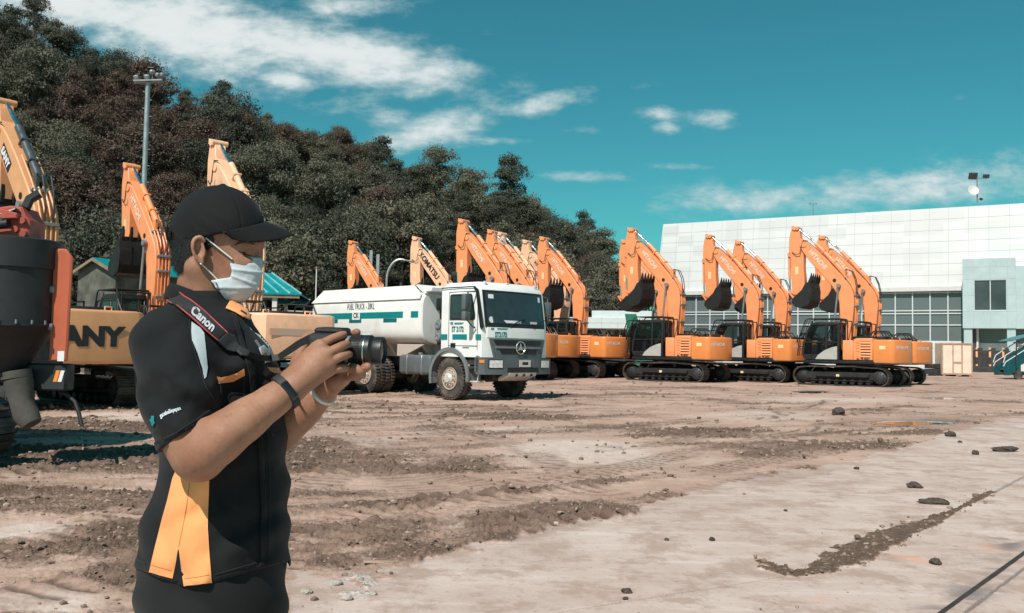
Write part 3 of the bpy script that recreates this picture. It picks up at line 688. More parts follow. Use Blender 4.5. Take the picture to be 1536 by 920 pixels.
sidep([(.16, 2.02), (.16, 2.045), (.52, 2.045), (.52, 2.02)], 'name_strip', M_['teal'], .003, .005); sidep([(.16, 1.995), (.16, 2.002), (.46, 2.002), (.46, 1.995)], 'name_strip', M_['teal'], .003, .005)
sidep([(.5, 1.38), (.5, 1.40), (.75, 1.40), (.75, 1.38)], 'name_strip', M_['greysteel'], .003, .005)
m = MB(); m.tube([(1.0, SY - .02, 2.85), (.98, SY - .28, 2.82), (.98, SY - .3, 2.1), (.98, SY - .12, 1.95), (1.0, SY - .02, 1.9)], .025, 6)
m.box((.94, SY - .30, 2.56), (.14, .26, .42), (0, 0, R(12)), .04, seg=2); m.box((.94, SY - .30, 2.20), (.14, .25, .24), (0, 0, R(12)), .04, seg=2); m.build('mirror', M_['tgrey'], cab)
m = MB(); m.tube([(1.0, -SY + .02, 2.85), (.98, -SY + .28, 2.82), (.98, -SY + .3, 2.1), (1.0, -SY + .02, 1.9)], .025, 6); m.box((.94, -SY + .30, 2.5), (.14, .26, .42), (0, 0, R(-12)), .04, seg=2); m.build('mirror', M_['tgrey'], cab)
m = MB()
for y in (-.95, -.15, .95): m.b2(.99, 1.06, y - .05, y + .05, 3.1, 3.135, .01)
m.build('marker_lamp', M_['white_deco'], cab)
m = MB(); m.b2(-.66, -.40, -1.2, -.82, 2.38, 2.72, .04, seg=2); m.b2(-.58, -.46, -1.12, -.9, 2.1, 2.4); m.build('air_intake', M_['black'], truck)
m = MB(); m.b2(-.72, -.42, -1.10, -.5, 1.45, 2.12, .03); ac = m.build('air_cleaner', M_['black'], truck)
m = MB(); m.prism([(-.60 + .0, 1.5)] and [(-.72 + .15 * math.cos(a) + .15, (1.68 if math.sin(a) < 0 else 1.98) + .17 * math.sin(a)) for a in np.linspace(0, 2 * math.pi, 25)[:-1]], -1.17, -1.10, .02)
for z in (1.98, 1.66): m.lathe([(.11, 0), (.11, .03), (.07, .05), (.04, .03)], 18, Matrix.Translation((-.57, -1.17, z)) @ Matrix.Rotation(R(90), 4, 'X'))
m.build('filter_housing', M_['mudguard'], ac)
# ------------------------------------------------------------------ drill rig at the left edge
M_['rigblack'] = mat('matt_black_paint', (.020, .021, .024), .6, var=.2, dirt=(.09, .07, .06), dirt_amt=.25)
M_['rigred'] = mat('weathered_red_orange_paint', (.46, .105, .05), .5, var=.08, dirt=(.3, .12, .08), dirt_amt=.3)
M_['rigcast'] = mat('red_casting_paint', (.36, .07, .045), .5, var=.15, dirt=(.15, .08, .06), dirt_amt=.4)
M_['canvas'] = mat('dusty_rubber_chute', (.075, .068, .06), .8, var=.25, bump=.3, bscale=12)
b0 = P(40, 560, 9.3); RX = b0.x; RY = b0.y
rig = thing('drill_rig', (RX, RY, 0), 0, 'drilling rig with black dust drum, drooping rubber chute and red panel', 'drill rig')
def LZ(v, d=9.3, u=40): return P(u, v, d).z
S = FPX / 9.3
def lx(u, d=9.3): return P(u, 500, d).x - RX
zt, zm, zb = LZ(362), LZ(488), LZ(560)
m = MB(); cx = lx(4); r = lx(80) - cx
m.lathe([(r * .3, zb), (r * .42, zb + .02), (r * .93, zm), (r * .97, zm + .01), (r * .97, LZ(405)), (r * 1.01, LZ(404)), (r * 1.01, zt), (r * .95, zt + .015), (r * .2, zt + .03)], 36, Matrix.Translation((cx, 0, 0)))
m.lathe([(r * .99, zm - .012), (r * .99, zm + .022)], 36, Matrix.Translation((cx, 0, 0)))
drum = m.build('dust_drum', M_['rigblack'], rig)
m = MB()
for k in range(22): a = k * 2 * math.pi / 22; m.lathe([(.012, -.02), (.012, .02)], 6, Matrix.Translation((cx + r * 1.0 * math.cos(a), r * 1.0 * math.sin(a), zm + .028)))
for v in (444, 500): m.box((cx + r * .985, -.06, LZ(v - 10)), (.05, .06, .07), bev=.01)
m.build('latch', M_['greysteel'], drum)
m = MB(); c0 = (lx(36), -.12)
m.tube([(c0[0], c0[1], LZ(556)), (c0[0] + .03, c0[1], LZ(578)), (c0[0] + .06, c0[1] - .01, LZ(600)), (c0[0] + .13, c0[1] - .03, LZ(620)), (c0[0] + .20, c0[1] - .04, LZ(634))], [.135, .14, .11, .125, .10], 18)
m.tube([(c0[0], c0[1], LZ(563)), (c0[0] + .005, c0[1], LZ(567))], .148, 18); m.build('chute', M_['canvas'], rig)
m = MB(); m.prism([(lx(76), LZ(541)), (lx(103), LZ(541)), (lx(105), LZ(385)), (lx(95), LZ(372)), (lx(76), LZ(372))], -.05, .0, .015); pn = m.build('side_cover', M_['rigred'], rig)
m = MB(); m.b2(lx(90), lx(100), -.054, -.0505, LZ(541), LZ(526)); m.build('notice_sticker', M_['white_deco'], pn)
m = MB(); m.b2(lx(40), lx(100), .0, .2, LZ(586), LZ(545), .02); bx = m.build('tail_box', M_['rigblack'], rig)
m = MB()
for k, mi in ((0, 0), (1, 1)):
    x = lx(84 + 7 * k); m.quad((x - .02, -.004, LZ(572)), (x + .02, -.004, LZ(572)), (x + .05, -.004, LZ(555)), (x + .01, -.004, LZ(555)), mi)
m.build('hazard_stripe', [M_['amber'], M_['white_deco']], bx)
m = MB(); m.tube([(lx(84), .1, LZ(588)), (lx(96), .1, LZ(592)), (lx(108), .1, LZ(602)), (lx(116), .08, LZ(618)), (lx(123), .06, LZ(638))], .022, 8); m.build('hanging_hose', M_['hose'], rig)
m = MB(); m.box((lx(-60)-1.2, 1.4, 1.25), (1.9, 2.6, .9), bev=.05); m.box((lx(-40)-1.1, 1.1, 1.9), (1.4, 1.8, 1.2), bev=.05); m.build('machine_body', M_['rigblack'], rig)
for y in (.1, 1.1):
    m = MB(); N = 40; p = track_path(3.0, .78, .33, N); ox = lx(8) - 1.5 - y * .55
    for i in range(N):
        a, b = Vector((p[i][0] + ox, y, p[i][1])), Vector((p[(i + 1) % N][0] + ox, y, p[(i + 1) % N][1])); c = (a + b) / 2; d = b - a
        m.box(c, (d.length * .97, .45, .04), (0, math.atan2(-d.z, d.x), 0)); nz = Vector((d.z, 0, -d.x)).normalized(); m.box(c + nz * .035, (.03, .45, .05), (0, math.atan2(-d.z, d.x), 0))
    t = m.build('track', M_['track'], rig); m = MB(); m.b2(ox - 1.2, ox + 1.2, y - .15, y + .15, .2, .6, .05); m.build('track_frame', M_['under'], t)
m = MB(); q = lambda u, v: (lx(u), LZ(v))
m.prism([q(-30, 316), q(12, 309), q(30, 311), q(36, 324), q(42, 330), q(42, 361), q(-30, 361)], -.1, .25, .02)
m.prism([q(-30, 318), q(6, 316), q(30, 322), q(30, 330), q(-30, 334)], -.18, -.1, .01)
for u, v in ((34, 332), (14, 318), (24, 345), (36, 352)): m.lathe([(.035, -.03), (.035, .03)], 12, Matrix.Translation((lx(u), -.11, LZ(v))) @ YR)
hd = m.build('drill_head', M_['rigcast'], rig)
m = MB(); m.tube([(lx(-40), -.2, LZ(348)), (lx(20), -.2, LZ(338))], .045, 10); m.tube([(lx(-40), -.22, LZ(322)), (lx(8), -.16, LZ(324)), (lx(22), -.12, LZ(315)), (lx(36), -.05, LZ(328))], .02, 8); m.tube([(lx(28), .0, LZ(312)), (lx(30), .05, LZ(296)), (lx(40), .1, LZ(286))], .05, 8); m.build('hydraulic_hose', M_['black'], hd)
m = MB(); m.tube([(lx(-40), -.22, LZ(340)), (lx(10), -.22, LZ(332))], .03, 8); m.build('feed_rod', M_['hub'], hd)

# ------------------------------------------------------------------ teal-roofed shed and yard walls
M_['tealroof'] = mat('teal_roof_sheet', (.0, .23, .24), .35, var=.12, scale=1.0, dirt=(.2, .33, .34), dirt_amt=.4)
M_['wood'] = mat('weathered_wood', (.25, .16, .11), .75, var=.2)
M_['plaster'] = mat('stained_white_plaster', (.62, .62, .60), .8, var=.06, dirt=(.2, .2, .19), dirt_amt=.4, dscale=1.2)
M_['dull'] = mat('dark_interior', (.03, .03, .032), .9, var=.3)
D1 = 46.0
pa, pb = P(395, 405, D1), P(446, 440, D1); ridge0 = P(150, 386, D1 - 6)
eL = P(395, 440, D1)
shed = thing('roofed_shed', (pa.x, pa.y, 0), R(8), 'open shed with ribbed teal metal roof and white posts behind the photographer', 'shed')
zr, ze = pa.z + .05, pb.z - .05; wd = pb.x - pa.x + .2
def ribroof(par, x0, x1, yr, yf, zr, ze, xe0, xe1):
    m = MB(); n = 14
    m.v += [(x0, yr, zr), (x1, yr, zr), (xe1, yf, ze), (xe0, yf, ze)] + [(x0, yr, zr - .06), (x1, yr, zr - .06), (xe1, yf, ze - .06), (xe0, yf, ze - .06)]
    m.f += [[0, 3, 2, 1], [4, 5, 6, 7], [0, 1, 5, 4], [1, 2, 6, 5], [2, 3, 7, 6], [3, 0, 4, 7]]; m.mi += [0] * 6
    o = m.build('roof', M_['tealroof'], par, 0)
    k = MB()
    for i in range(n + 1):
        t = i / n; a = Vector((lerp(x0, x1, t), yr, zr + .03)); b = Vector((lerp(xe0, xe1, t), yf, ze + .03)); k.tube([a, b], .035, 4)
    k.build('roof_rib', M_['tealribs'], o); return o
M_['tealribs'] = mat('pale_roof_rib', (.30, .55, .56), .35, var=.2)
ribroof(shed, -6.0, .1, 2.6, -.2, zr, ze, -6.0, wd)
m = MB(); m.v += [(-6, 2.62, zr - .01), (.1, 2.62, zr - .01), (wd, 5.4, ze), (-6, 5.4, ze), (-6, 2.62, zr - .07), (.1, 2.62, zr - .07), (wd, 5.4, ze - .06), (-6, 5.4, ze - .06)]; m.f += [[0, 1, 2, 3], [4, 7, 6, 5], [0, 4, 5, 1], [1, 5, 6, 2], [2, 6, 7, 3], [3, 7, 4, 0]]; m.mi += [0] * 6; m.build('roof', M_['tealroof'], shed, 0)
m = MB(); m.v += [(.1, 2.6, zr - .02), (wd, -.2, ze - .02), (wd, 5.4, ze - .02), (.14, 2.6, zr - .08), (wd, -.2, ze - .08), (wd, 5.4, ze - .08)]; m.f += [[0, 1, 2], [3, 5, 4], [0, 3, 4, 1], [1, 4, 5, 2], [2, 5, 3, 0]]; m.mi += [0] * 5; m.build('hip_roof', M_['tealroof'], shed, 0)
for x in (-3.0, -.85, .62):
    for y in (0.1, 5.0): MB().b2(x - .12, x + .12, y - .12, y + .12, 0, ze - .02, .01).build('post', M_['plaster'] if x > 0 else M_['wood'], shed)
m = MB(); m.b2(-6, .8, 4.6, 4.7, 0, 2.3); m.build('back_wall', M_['plaster'], shed)
m = MB(); m.b2(-6, wd - .1, -.15, -.05, ze - .22, ze - .07); m.tube([(.6, .1, ze - .9), (1.6, .5, ze - .35)], .06, 4); m.b2(-6, .7, .05, .15, 2.2, 2.35); m.build('beam', M_['wood'], shed)
M_['hutwall'] = mat('mossy_hut_wall', (.10, .10, .085), .9, var=.4, scale=1.5)
gb = P(148, 400, 40)
hut = thing('gabled_hut', (gb.x - .3, gb.y, 0), R(-30), 'small hut with teal roof and brown timber gable left of the light mast', 'hut')
zp = P(147, 386, 40).z; zc_ = P(110, 404, 40).z; hw = 1.35
m = MB(); m.prism([(-hw, 0), (hw, 0), (hw, zc_), (0, zp - .15), (-hw, zc_)], .25, 4.0); m.build('wall', M_['hutwall'], hut)
for sd in (-1, 1):
    m = MB(); m.v += [(0, 0, zp), (0, 4.4, zp), (sd * (hw + .35), 4.4, zc_ - .12), (sd * (hw + .35), 0, zc_ - .12), (0, 0, zp - .05), (0, 4.4, zp - .05), (sd * (hw + .35), 4.4, zc_ - .17), (sd * (hw + .35), 0, zc_ - .17)]
    m.f += [[0, 1, 2, 3], [4, 7, 6, 5], [0, 4, 5, 1], [1, 5, 6, 2], [2, 6, 7, 3], [3, 7, 4, 0]]; m.mi += [0] * 6; m.build('roof', M_['tealroof'], hut, 0)
    m = MB(); m.prism([(0, zp - .03), (0, zp - .16), (sd * (hw + .35), zc_ - .30), (sd * (hw + .35), zc_ - .15)], -.04, .0); m.build('gable_board', M_['wood'], hut)
m = MB(); m.b2(-.9, .9, .21, .255, 1.0, 2.2); m.build('dark_opening', M_['dull'], hut)

w0 = P(425, 470, 54); w1 = P(690, 470, 60)
wall = MB(); wd_ = (w1 - w0).length
wall.b2(0, wd_, -.12, .12, 0, 3.45); 
yw = wall.build('boundary_wall', M_['plaster'], None)
yw.location = (w0.x, w0.y, 0); yw.rotation_euler = (0, 0, math.atan2(w1.y - w0.y, w1.x - w0.x)); tag(yw, 'stained white yard wall seen between shed and tanker', 'wall')
mm = MB(); mm.b2(0, wd_, -.18, .18, 3.45, 3.53); mm.build('coping', M_['plaster'], yw)
mm = MB(); mm.b2(.1, 1.1, -.13, -.12, 1.9, 2.6); mm.b2(1.9, 2.3, -.13, -.12, 1.9, 2.5); mm.build('rusty_hatch', M_['rigcast'], yw)
aw = P(430, 452, 50)
o = thing('lean_to_roof', (aw.x, aw.y, 0), R(5), 'low lean-to with faded light blue sheet roof beside the shed', 'lean-to')
m = MB(); zz = P(430, 452, 50).z; m.prism([(0, zz + .15), (0, zz + .2), (1.7, zz - .25), (1.7, zz - .3)], 0, 1.5, plane='yz') if False else m.box((0.2, .5, zz), (1.9, 1.6, .05), (R(14), 0, 0)); m.build('roof', mat('faded_blue_sheet', (.25, .45, .5), .5), o)
for x in (-.6, 1.0): MB().b2(x - .04, x + .04, -.2, -.12, 0, zz - .2).build('post', M_['steel'], o)

# ------------------------------------------------------------------ masts and lamps
def mast(u, vt, d, r0, r1, label):
    p = P(u, vt, d); t = thing('floodlight_mast', (p.x, p.y, 0), 0, label, 'light mast')
    m = MB(); h = p.z; m.tube([(0, 0, 0), (0, 0, h * .52), (0, 0, h * .52 + .01), (0, 0, h)], [r0, r0 * .85, r1 * 1.1, r1], 14); m.lathe([(r0 * 1.5, 0), (r0 * 1.5, .05)], 14)
    m.lathe([(r0 * 1.25, h * .49), (r0 * 1.25, h * .56)], 14); m.build('pole', M_['steel'], t)
    m = MB()
    for i in range(int(h / .42)): z = 1.5 + i * .42; sx = 1 if i % 2 else -1; m.tube([(0, 0, z), (sx * (r1 + .13), 0, z)], .014, 4)
    m.build('climbing_peg', M_['steel'], t); return t, h
mt, h = mast(222, 124, 45, .17, .115, 'tall tapered grey light mast with floodlight platform against the hillside')
m = MB(); m.box((0, 0, h + .06), (1.35, .5, .07), (0, R(-7), R(15))); m.build('platform', M_['steel'], mt)
for i, (x, z, y) in enumerate([(-.6, .25, 0), (-.1, .32, .1), (.25, .5, -.1), (.5, .38, 0), (.68, .42, .1)]):
    m = MB(); m.box((x, y, h + z), (.28, .2, .24), (R(25), 0, R(-20 + i * 25)), .05); m.tube([(x, y, h + .1), (x, y, h + z)], .025, 5); m.build('floodlight', M_['greysteel'], mt)
# curved street lamp, white pole, lattice post behind the tanker
pc = P(580, 420, 48); t = thing('street_lamp', (pc.x, pc.y, 0), 0, 'curved grey street lamp arching toward the cream boom', 'street lamp')
zt2 = P(600, 389, 48).z; pts = [(0, 0, 0), (0, 0, pc.z)] + [(.75 - .75 * math.cos(a), 0, pc.z + (zt2 - pc.z) * math.sin(a)) for a in np.linspace(.2, 1.9, 9)]
MB().tube(pts, .06, 8).build('pole', M_['steel'], t); e = pts[-1]; MB().box((e[0] + .2, 0, e[2] - .03), (.5, .18, .1), (0, R(10), 0), .03).build('lamp_head', M_['greysteel'], t)
pc = P(475, 402, 52); t = thing('thin_pole', (pc.x, pc.y, 0), 0, 'thin white pole standing above the yard wall', 'pole'); MB().tube([(0, 0, 0), (0, 0, pc.z)], [.06, .035], 8).build('shaft', M_['plaster'], t); MB().box((0, 0, pc.z), (.12, .12, .14), bev=.03).build('cap', M_['wood'], t)
pc = P(563, 376, 56); t = thing('lattice_post', (pc.x, pc.y, 0), 0, 'grey lattice post between the lone orange boom and curved lamp', 'post')
m = MB()
for x in (-.22, .22): m.b2(x - .12, x + .06, -.12, .12, 0, pc.z - (0 if x < 0 else .25))
m.build('shaft', M_['steel'], t); m = MB()
for i in range(16): z = i * .45; s_ = 1 if i % 2 else -1; m.tube([(-.25 * s_ - .55, 0, z), (.25 * s_ - .55, 0, z + .45)], .025, 4)
for x in (-.85, -.3): m.tube([(x, 0, 0), (x, 0, 5.2)], .03, 4)
m.build('bracing', M_['steel'], t)

# ------------------------------------------------------------------ terminal building
M_['panel'] = None
m_, t_, b_, o_ = newmat('white_cladding_panels')
uv = t_.node('ShaderNodeTexCoord').outputs['Object']
wn = t_.node('ShaderNodeTexWhiteNoise'); wn.noise_dimensions = '3D'
sn = t_.node('ShaderNodeVectorMath', operation='SNAP'); t_.l.new(uv, sn.inputs[0]); sn.inputs[1].default_value = (2.35, 50, 1.55); t_.l.new(sn.outputs[0], wn.inputs[0])
c_ = t_.mix(wn.outputs[0], (.56, .555, .555), (.64, .635, .635)); c_ = t_.mix(t_.ramp(t_.noise(uv, .35, 6, .7), (.5, .75, 0, .3)), c_, (.62, .62, .6))
t_.l.new(c_, b_.inputs['Base Color']); b_.inputs['Roughness'].default_value = .45; M_['panel'] = m_
M_['joint'] = mat('panel_joint', (.40, .43, .44), .7)
M_['ledge'] = mat('pale_concrete_ledge', (.60, .60, .58), .7, var=.06, dirt=(.35, .34, .32), dirt_amt=.4, dscale=.4)
M_['bluepanel'] = mat('blue_grey_cladding', (.52, .60, .62), .35, .25, var=.05, scale=.5)
M_['mull'] = mat('white_mullion', (.56, .60, .61), .45, var=.04)
M_['tglass'] = glassmat('facade_glass', (.27, .32, .33), .42, .05)
M_['tdark'] = mat('dark_window_glass', (.055, .062, .066), .1, var=.3, scale=.3)
M_['tint'] = mat('hall_interior', (.50, .53, .54), .8, var=.25, scale=.4)
A0 = Vector((56.2, 110.0, 0)); FD = Vector((-math.sin(R(60)), math.cos(R(60)), 0)); ND = Vector((-FD.y, FD.x, 0))   # ND points toward the yard
ND = Vector((-.5, -.866, 0))
# local frame: x runs along the facade away to the left, y points into the building, z up
tb = thing('terminal_building', A0, math.atan2(FD.y, FD.x), 'white terminal with leaning panelled upper wall above tall glazing', 'building')
sgn = -1 if True else 1     # into the building is local -y
L0, L1 = -14.0, 40.1; ZL, ZT = 10.35, 20.55; BAT = .17
m = MB()
def bat(z): return -(z - ZL) * BAT
m.v += [(L0, 0, ZL), (L1 + .4, 0, ZL), (L1, bat(ZT), ZT), (L0, bat(ZT), ZT), (L0, -18, ZL), (L1 + .4, -18, ZL), (L1, -18, ZT), (L0, -18, ZT)]
m.f += [[0, 3, 2, 1], [1, 2, 6, 5], [3, 7, 6, 2], [0, 4, 7, 3], [4, 5, 6, 7], [0, 1, 5, 4]]; m.mi += [0] * 6
up = m.build('upper_wall', M_['panel'], tb, 0)
m = MB(); nx = 24; nz = 7
for i in range(nx + 1):
    x = L0 + (L1 - L0) * i / nx; m.v += [(x - .022, .012, ZL), (x + .022, .012, ZL), (x + .022, bat(ZT) + .012, ZT), (x - .022, bat(ZT) + .012, ZT)]; n = len(m.v); m.f.append([n - 4, n - 1, n - 2, n - 3]); m.mi.append(0)
for i in range(1, nz):
    z = ZL + (ZT - ZL) * i / nz; y = bat(z) + .014; m.v += [(L0, y, z - .025), (L1, y, z - .025), (L1, y - .05 * BAT, z + .025), (L0, y - .05 * BAT, z + .025)]; n = len(m.v); m.f.append([n - 4, n - 1, n - 2, n - 3]); m.mi.append(0)
m.build('panel_joint', M_['joint'], up, 0)
m = MB(); m.b2(L0, L1 + 1.2, -18, .45, 9.75, ZL - .003, .03); m.build('ledge', M_['ledge'], tb)
m = MB(); m.b2(L0, L1 + .6, -.3, -.25, 3.35, 9.75); gl = m.build('glass_wall', M_['tglass'], tb)
m = MB(); nm = 20
for i in range(nm + 1): x = -.2 + (L1 + .6) * i / nm; m.b2(x - .07, x + .07, -.25, -.08, 3.36, 9.745)
for z in (3.42, 5.5, 6.95, 7.32, 9.6): m.b2(-.2, L1 + .6, -.25, -.12, z - .07, z + .07)
m.build('mullion', M_['mull'], gl)
m = MB(); m.b2(L0, L1 + .5, -9.2, -9, 0, 9.7); m.b2(L0 - .2, L0, -9.2, -.3, 0, 9.7); m.b2(L0, -.25, -.9, -.35, 0, 3.3); m.b2(-.2, L1 + .5, -9, -.35, 3.2, 3.36)
for x in range(2, 38, 6): m.b2(x, x + .8, -3.5, -2.7, 3.36, 9.7)
m.build('hall', M_['tint'], tb)
m = MB()
for x in (6, 14, 23, 31): m.prism([(x, 3.4), (x + 3.5, 6.4), (x + 3.5, 7.0), (x, 4.0)], -4.5, -3.5); m.b2(x + 3.5, x + 6, -4.5, -3.5, 6.4, 7.0)
m.build('stair', M_['ledge'], tb)
m = MB(); m.b2(-.2, L1 + .8, -.6, .05, 2.55, 3.35); m.b2(-.2, L1 + .8, -.6, .12, 0, .45); m.build('plinth', M_['ledge'], tb)
for i in range(14):
    x = .2 + i * 3.0; MB().b2(x, x + .45, -.5, .02, .45, 2.55).build('column', M_['ledge'], tb)
m = MB(); m.b2(-.2, L1 + .6, -.9, -.8, .45, 2.55); lw = m.build('lower_glazing', M_['tdark'], tb)
m = MB()
for i in range(118): x = i * .34; m.b2(x - .015, x + .015, -.62, -.58, .45, 2.55)
for z in (.9, 1.4, 1.9): m.b2(-.2, L1, -.61, -.59, z - .015, z + .015)
m.build('grille', M_['greysteel'], lw)
# blue-grey annex
ax0, ax1 = -5.6, 0.0; P0, PZ0, PZ1 = 3.6, 5.0, 13.35
an = thing('entrance_annex', A0, math.atan2(FD.y, FD.x), 'blue-grey panelled entrance block with one square dark window', 'building')
m = MB(); wz0, wz1, wx0, wx1 = 7.1, 10.75, -4.6, -1.3
for a, b, c, d in ((ax0, wx0, PZ0, PZ1), (wx1, ax1, PZ0, PZ1), (wx0, wx1, PZ0, wz0), (wx0, wx1, wz1, PZ1)): m.b2(a, b, P0 - .25, P0, c, d)
m.b2(ax0, ax0 + .2, -6, P0 - .25, PZ0, PZ1); m.b2(ax1 - .2, ax1, .5, P0 - .25, PZ0, PZ1); m.b2(ax0 + .2, ax1 - .2, -6, P0 - .25, PZ1 - .2, PZ1); m.b2(ax0 + .2, ax1 - .2, -6, P0 - .25, PZ0, PZ0 + .2); m.build('wall', M_['bluepanel'], an)
m = MB()
for x in (-4.75, -2.95, -1.15): m.b2(x - .025, x + .025, P0 - .01, P0 + .006, PZ0, wz0 if wx0 < x < wx1 else PZ1) if not (wx0 < x < wx1) else (m.b2(x - .025, x + .025, P0 - .01, P0 + .006, PZ0, wz0), m.b2(x - .025, x + .025, P0 - .01, P0 + .006, wz1, PZ1))
for z in (7.0, 8.95, 10.9, 12.35): 
    if 7.1 < z < 10.75: m.b2(ax0, wx0, P0 - .01, P0 + .007, z - .025, z + .025); m.b2(wx1, ax1, P0 - .01, P0 + .007, z - .025, z + .025)
    else: m.b2(ax0, ax1, P0 - .01, P0 + .007, z - .025, z + .025)
m.build('panel_joint', M_['joint'], an)
m = MB(); m.b2(wx0, wx1, P0 - .2, P0 - .15, wz0, wz1); w_ = m.build('window', M_['tdark'], an)
m = MB(); m.b2(-3.0, -2.9, P0 - .15, P0 - .05, wz0, wz1); m.b2(wx0, wx1, P0 - .15, P0 - .08, wz0 - .0, wz0 + .08); m.b2(wx0, wx1, P0 - .15, P0 - .08, wz1 - .08, wz1); m.build('frame', M_['mull'], w_)
for x in (ax0 + .05, -1.0): MB().b2(x, x + .9, P0 - 1.4, P0 - .2, 0, PZ0, .02).build('pillar', M_['bluepanel'], an)
m = MB(); m.b2(ax0, ax1, -4.2, -4.0, 0, PZ0); m.b2(-1.6, -1.4, -4, P0 - 1.4, 0, PZ0); m.build('recess_wall', M_['ledge'], an)
m = MB(); m.b2(-4.6, -3.6, -4.0, -3.95, 1.2, 4.2); m.b2(-2.9, -2.0, -4.0, -3.95, 1.2, 4.6); m.build('doorway', M_['tdark'], an)
m = MB(); m.b2(ax0, ax1, -4, P0 - .3, 0, 1.0); m.build('landing', M_['ledge'], an)
m = MB(); m.b2(-9.5, ax0 - .003, -6, P0 - 1.2, PZ0, PZ1 - .9); m.build('side_block', M_['bluepanel'], an)
# aerials on the roof
pr = P(1466, 301, 118); t = thing('roof_mast', (pr.x, pr.y, pr.z - .3), 0, 'roof mast with floodlights and white dish above the terminal right end', 'antenna mast')
hh = P(1466, 264, 118).z - pr.z + .3
m = MB(); m.tube([(0, 0, 0), (0, 0, hh)], .09, 8); m.tube([(-.7, 0, hh - .25), (1.3, 0, hh - .3)], .06, 6); m.build('pole', M_['greysteel'], t)
for x, w in ((-.55, 1.1), (1.2, .8)): MB().box((x, 0, hh), (w, .3, .9 if x < 0 else .5), (R(20), 0, 0), .05).build('floodlight', M_['dark'], t)
m = MB(); m.lathe([(0, 0), (.4, .04), (.72, .2), (.7, .22), (.38, .08), (0, .05)], 20, Matrix.Translation((-.65, -.1, hh - 2.0)) @ Matrix.Rotation(R(75), 4, 'X')); m.build('dish', M_['ledge'], t)
m = MB(); m.box((.5, 0, .5), (.4, .3, .3), (0, R(20), 0), .05); m.build('camera_box', M_['dark'], t)
pr = P(1220, 321, 122); t = thing('roof_antenna', (pr.x, pr.y, pr.z - .4), 0, 'tiny forked antenna on the terminal roof edge', 'antenna')
m = MB(); m.tube([(0, 0, 0), (0, 0, 1.9)], .04, 6); m.tube([(-.45, 0, 1.75), (.45, 0, 1.75)], .03, 6); m.box((-.45, 0, 1.85), (.16, .1, .18)); m.box((.4, 0, 1.85), (.16, .1, .14)); m.build('mast', M_['greysteel'], t)
# low canopy left of the terminal
pc = P(925, 480, 84); cz = pc.z
cv = thing('gate_canopy', (pc.x, pc.y, 0), R(-14), 'low white-fascia canopy in front of the hill, left of terminal', 'canopy')
m = MB(); m.b2(-5.5, 3.5, -3, 3, cz - .9, cz + .1, .02); m.b2(-2.0, 3.5, -2.5, 3, cz + .1, cz + .75, .02); m.build('fascia', M_['mull'], cv)
m = MB(); m.b2(-5.5, 3.5, -3.012, -3.0, cz - .42, cz - .38); 
for x in (-4, -2.5, -1, .5, 2): m.b2(x - .02, x + .02, -3.012, -3.0, cz - .9, cz + .1)
m.build('joint', M_['joint'], cv)
for x in (-5, -1.2, 3): MB().b2(x - .15, x + .15, -.15, .15, 0, cz - .9).build('post', M_['steel'], cv)
pg = P(952, 520, 70); t = thing('green_hoarding', (pg.x, pg.y, 0), R(-10), 'leaning green sheet panel behind the excavators by the canopy', 'panel')
m = MB(); z1 = P(950, 471, 70).z; m.prism([(-.1, .2), (1.5, .2), (.1, z1), (-.8, z1)], -.03, .03); m.build('sheet', mat('green_sheet', (.015, .15, .10), .5), t)
pk = P(905, 520, 66); t = thing('parked_pickup', (pk.x, pk.y, 0), R(-6), 'dark pickup truck parked below the white canopy', 'pickup')
m = MB(); m.prism([(-2.4, .55), (2.3, .55), (2.35, 1.0), (1.2, 1.12), (.55, 1.75), (-.7, 1.78), (-.9, 1.15), (-2.4, 1.12)], -.9, .9, .06, seg=2); m.build('body', M_['dark'], t)
m = MB()
for y in (.86, -.86): m.prism([(1.0, 1.15), (.5, 1.66), (-.62, 1.68), (-.7, 1.15)], y - .05, y + .05)
m.build('window', M_['tdark'], t)
for x in (-1.5, 1.45):
    for y in (-.8, .8): MB().lathe([(.2, -.12), (.38, -.1), (.38, .1), (.2, .12)], 18, Matrix.Translation((x, y, .38)) @ YR).build('wheel', M_['tyre'], t)

# ------------------------------------------------------------------ crate, scrap, barrier, boarding stairs
M_['ply'] = mat('pale_plywood', (.78, .60, .48), .75, var=.1, scale=1.5, dirt=(.4, .27, .2), dirt_amt=.3)
M_['batten'] = mat('brown_timber_batten', (.42, .27, .19), .8, var=.15)
c0 = G(1418, 564); c0 = P(1440, 561, 66); cr_s = 66 / FPX
cz_ = P(1440, 515, 66).z; cr = thing('shipping_crate', (c0.x, c0.y, 0), R(-12), 'big pale plywood shipping crate with timber battens', 'crate')
w = 2.1; m = MB(); m.b2(-1.25, .85, 0, 2.0, .15, cz_, .01); m.build('plywood_box', M_['ply'], cr)
m = MB()
for x in (-1.25, -.52, .1, .78): m.b2(x, x + .09, -.04, 0, .15, cz_ + .01)
m.b2(-1.27, .87, -.05, 0, cz_ - .1, cz_ + .012); m.b2(-1.27, .87, -.05, 0, .12, .24); m.b2(-.43, .1, -.045, 0, 1.0, 1.09)
for y in (.1, .95, 1.8): m.b2(.85, .89, y, y + .1, .15, cz_)
m.b2(.85, .9, 0, 2.0, cz_ - .1, cz_ + .01); m.build('batten', M_['batten'], cr)
m = MB()
for x in (-1.1, -.2, .7): m.b2(x - .07, x + .07, -.02, 2.0, 0, .13)
m.build('skid', M_['batten'], cr)
c1 = P(1402, 556, 67); t = thing('scrap_skip', (c1.x, c1.y, 0), R(20), 'dark steel trough lying left of the plywood crate', 'trough')
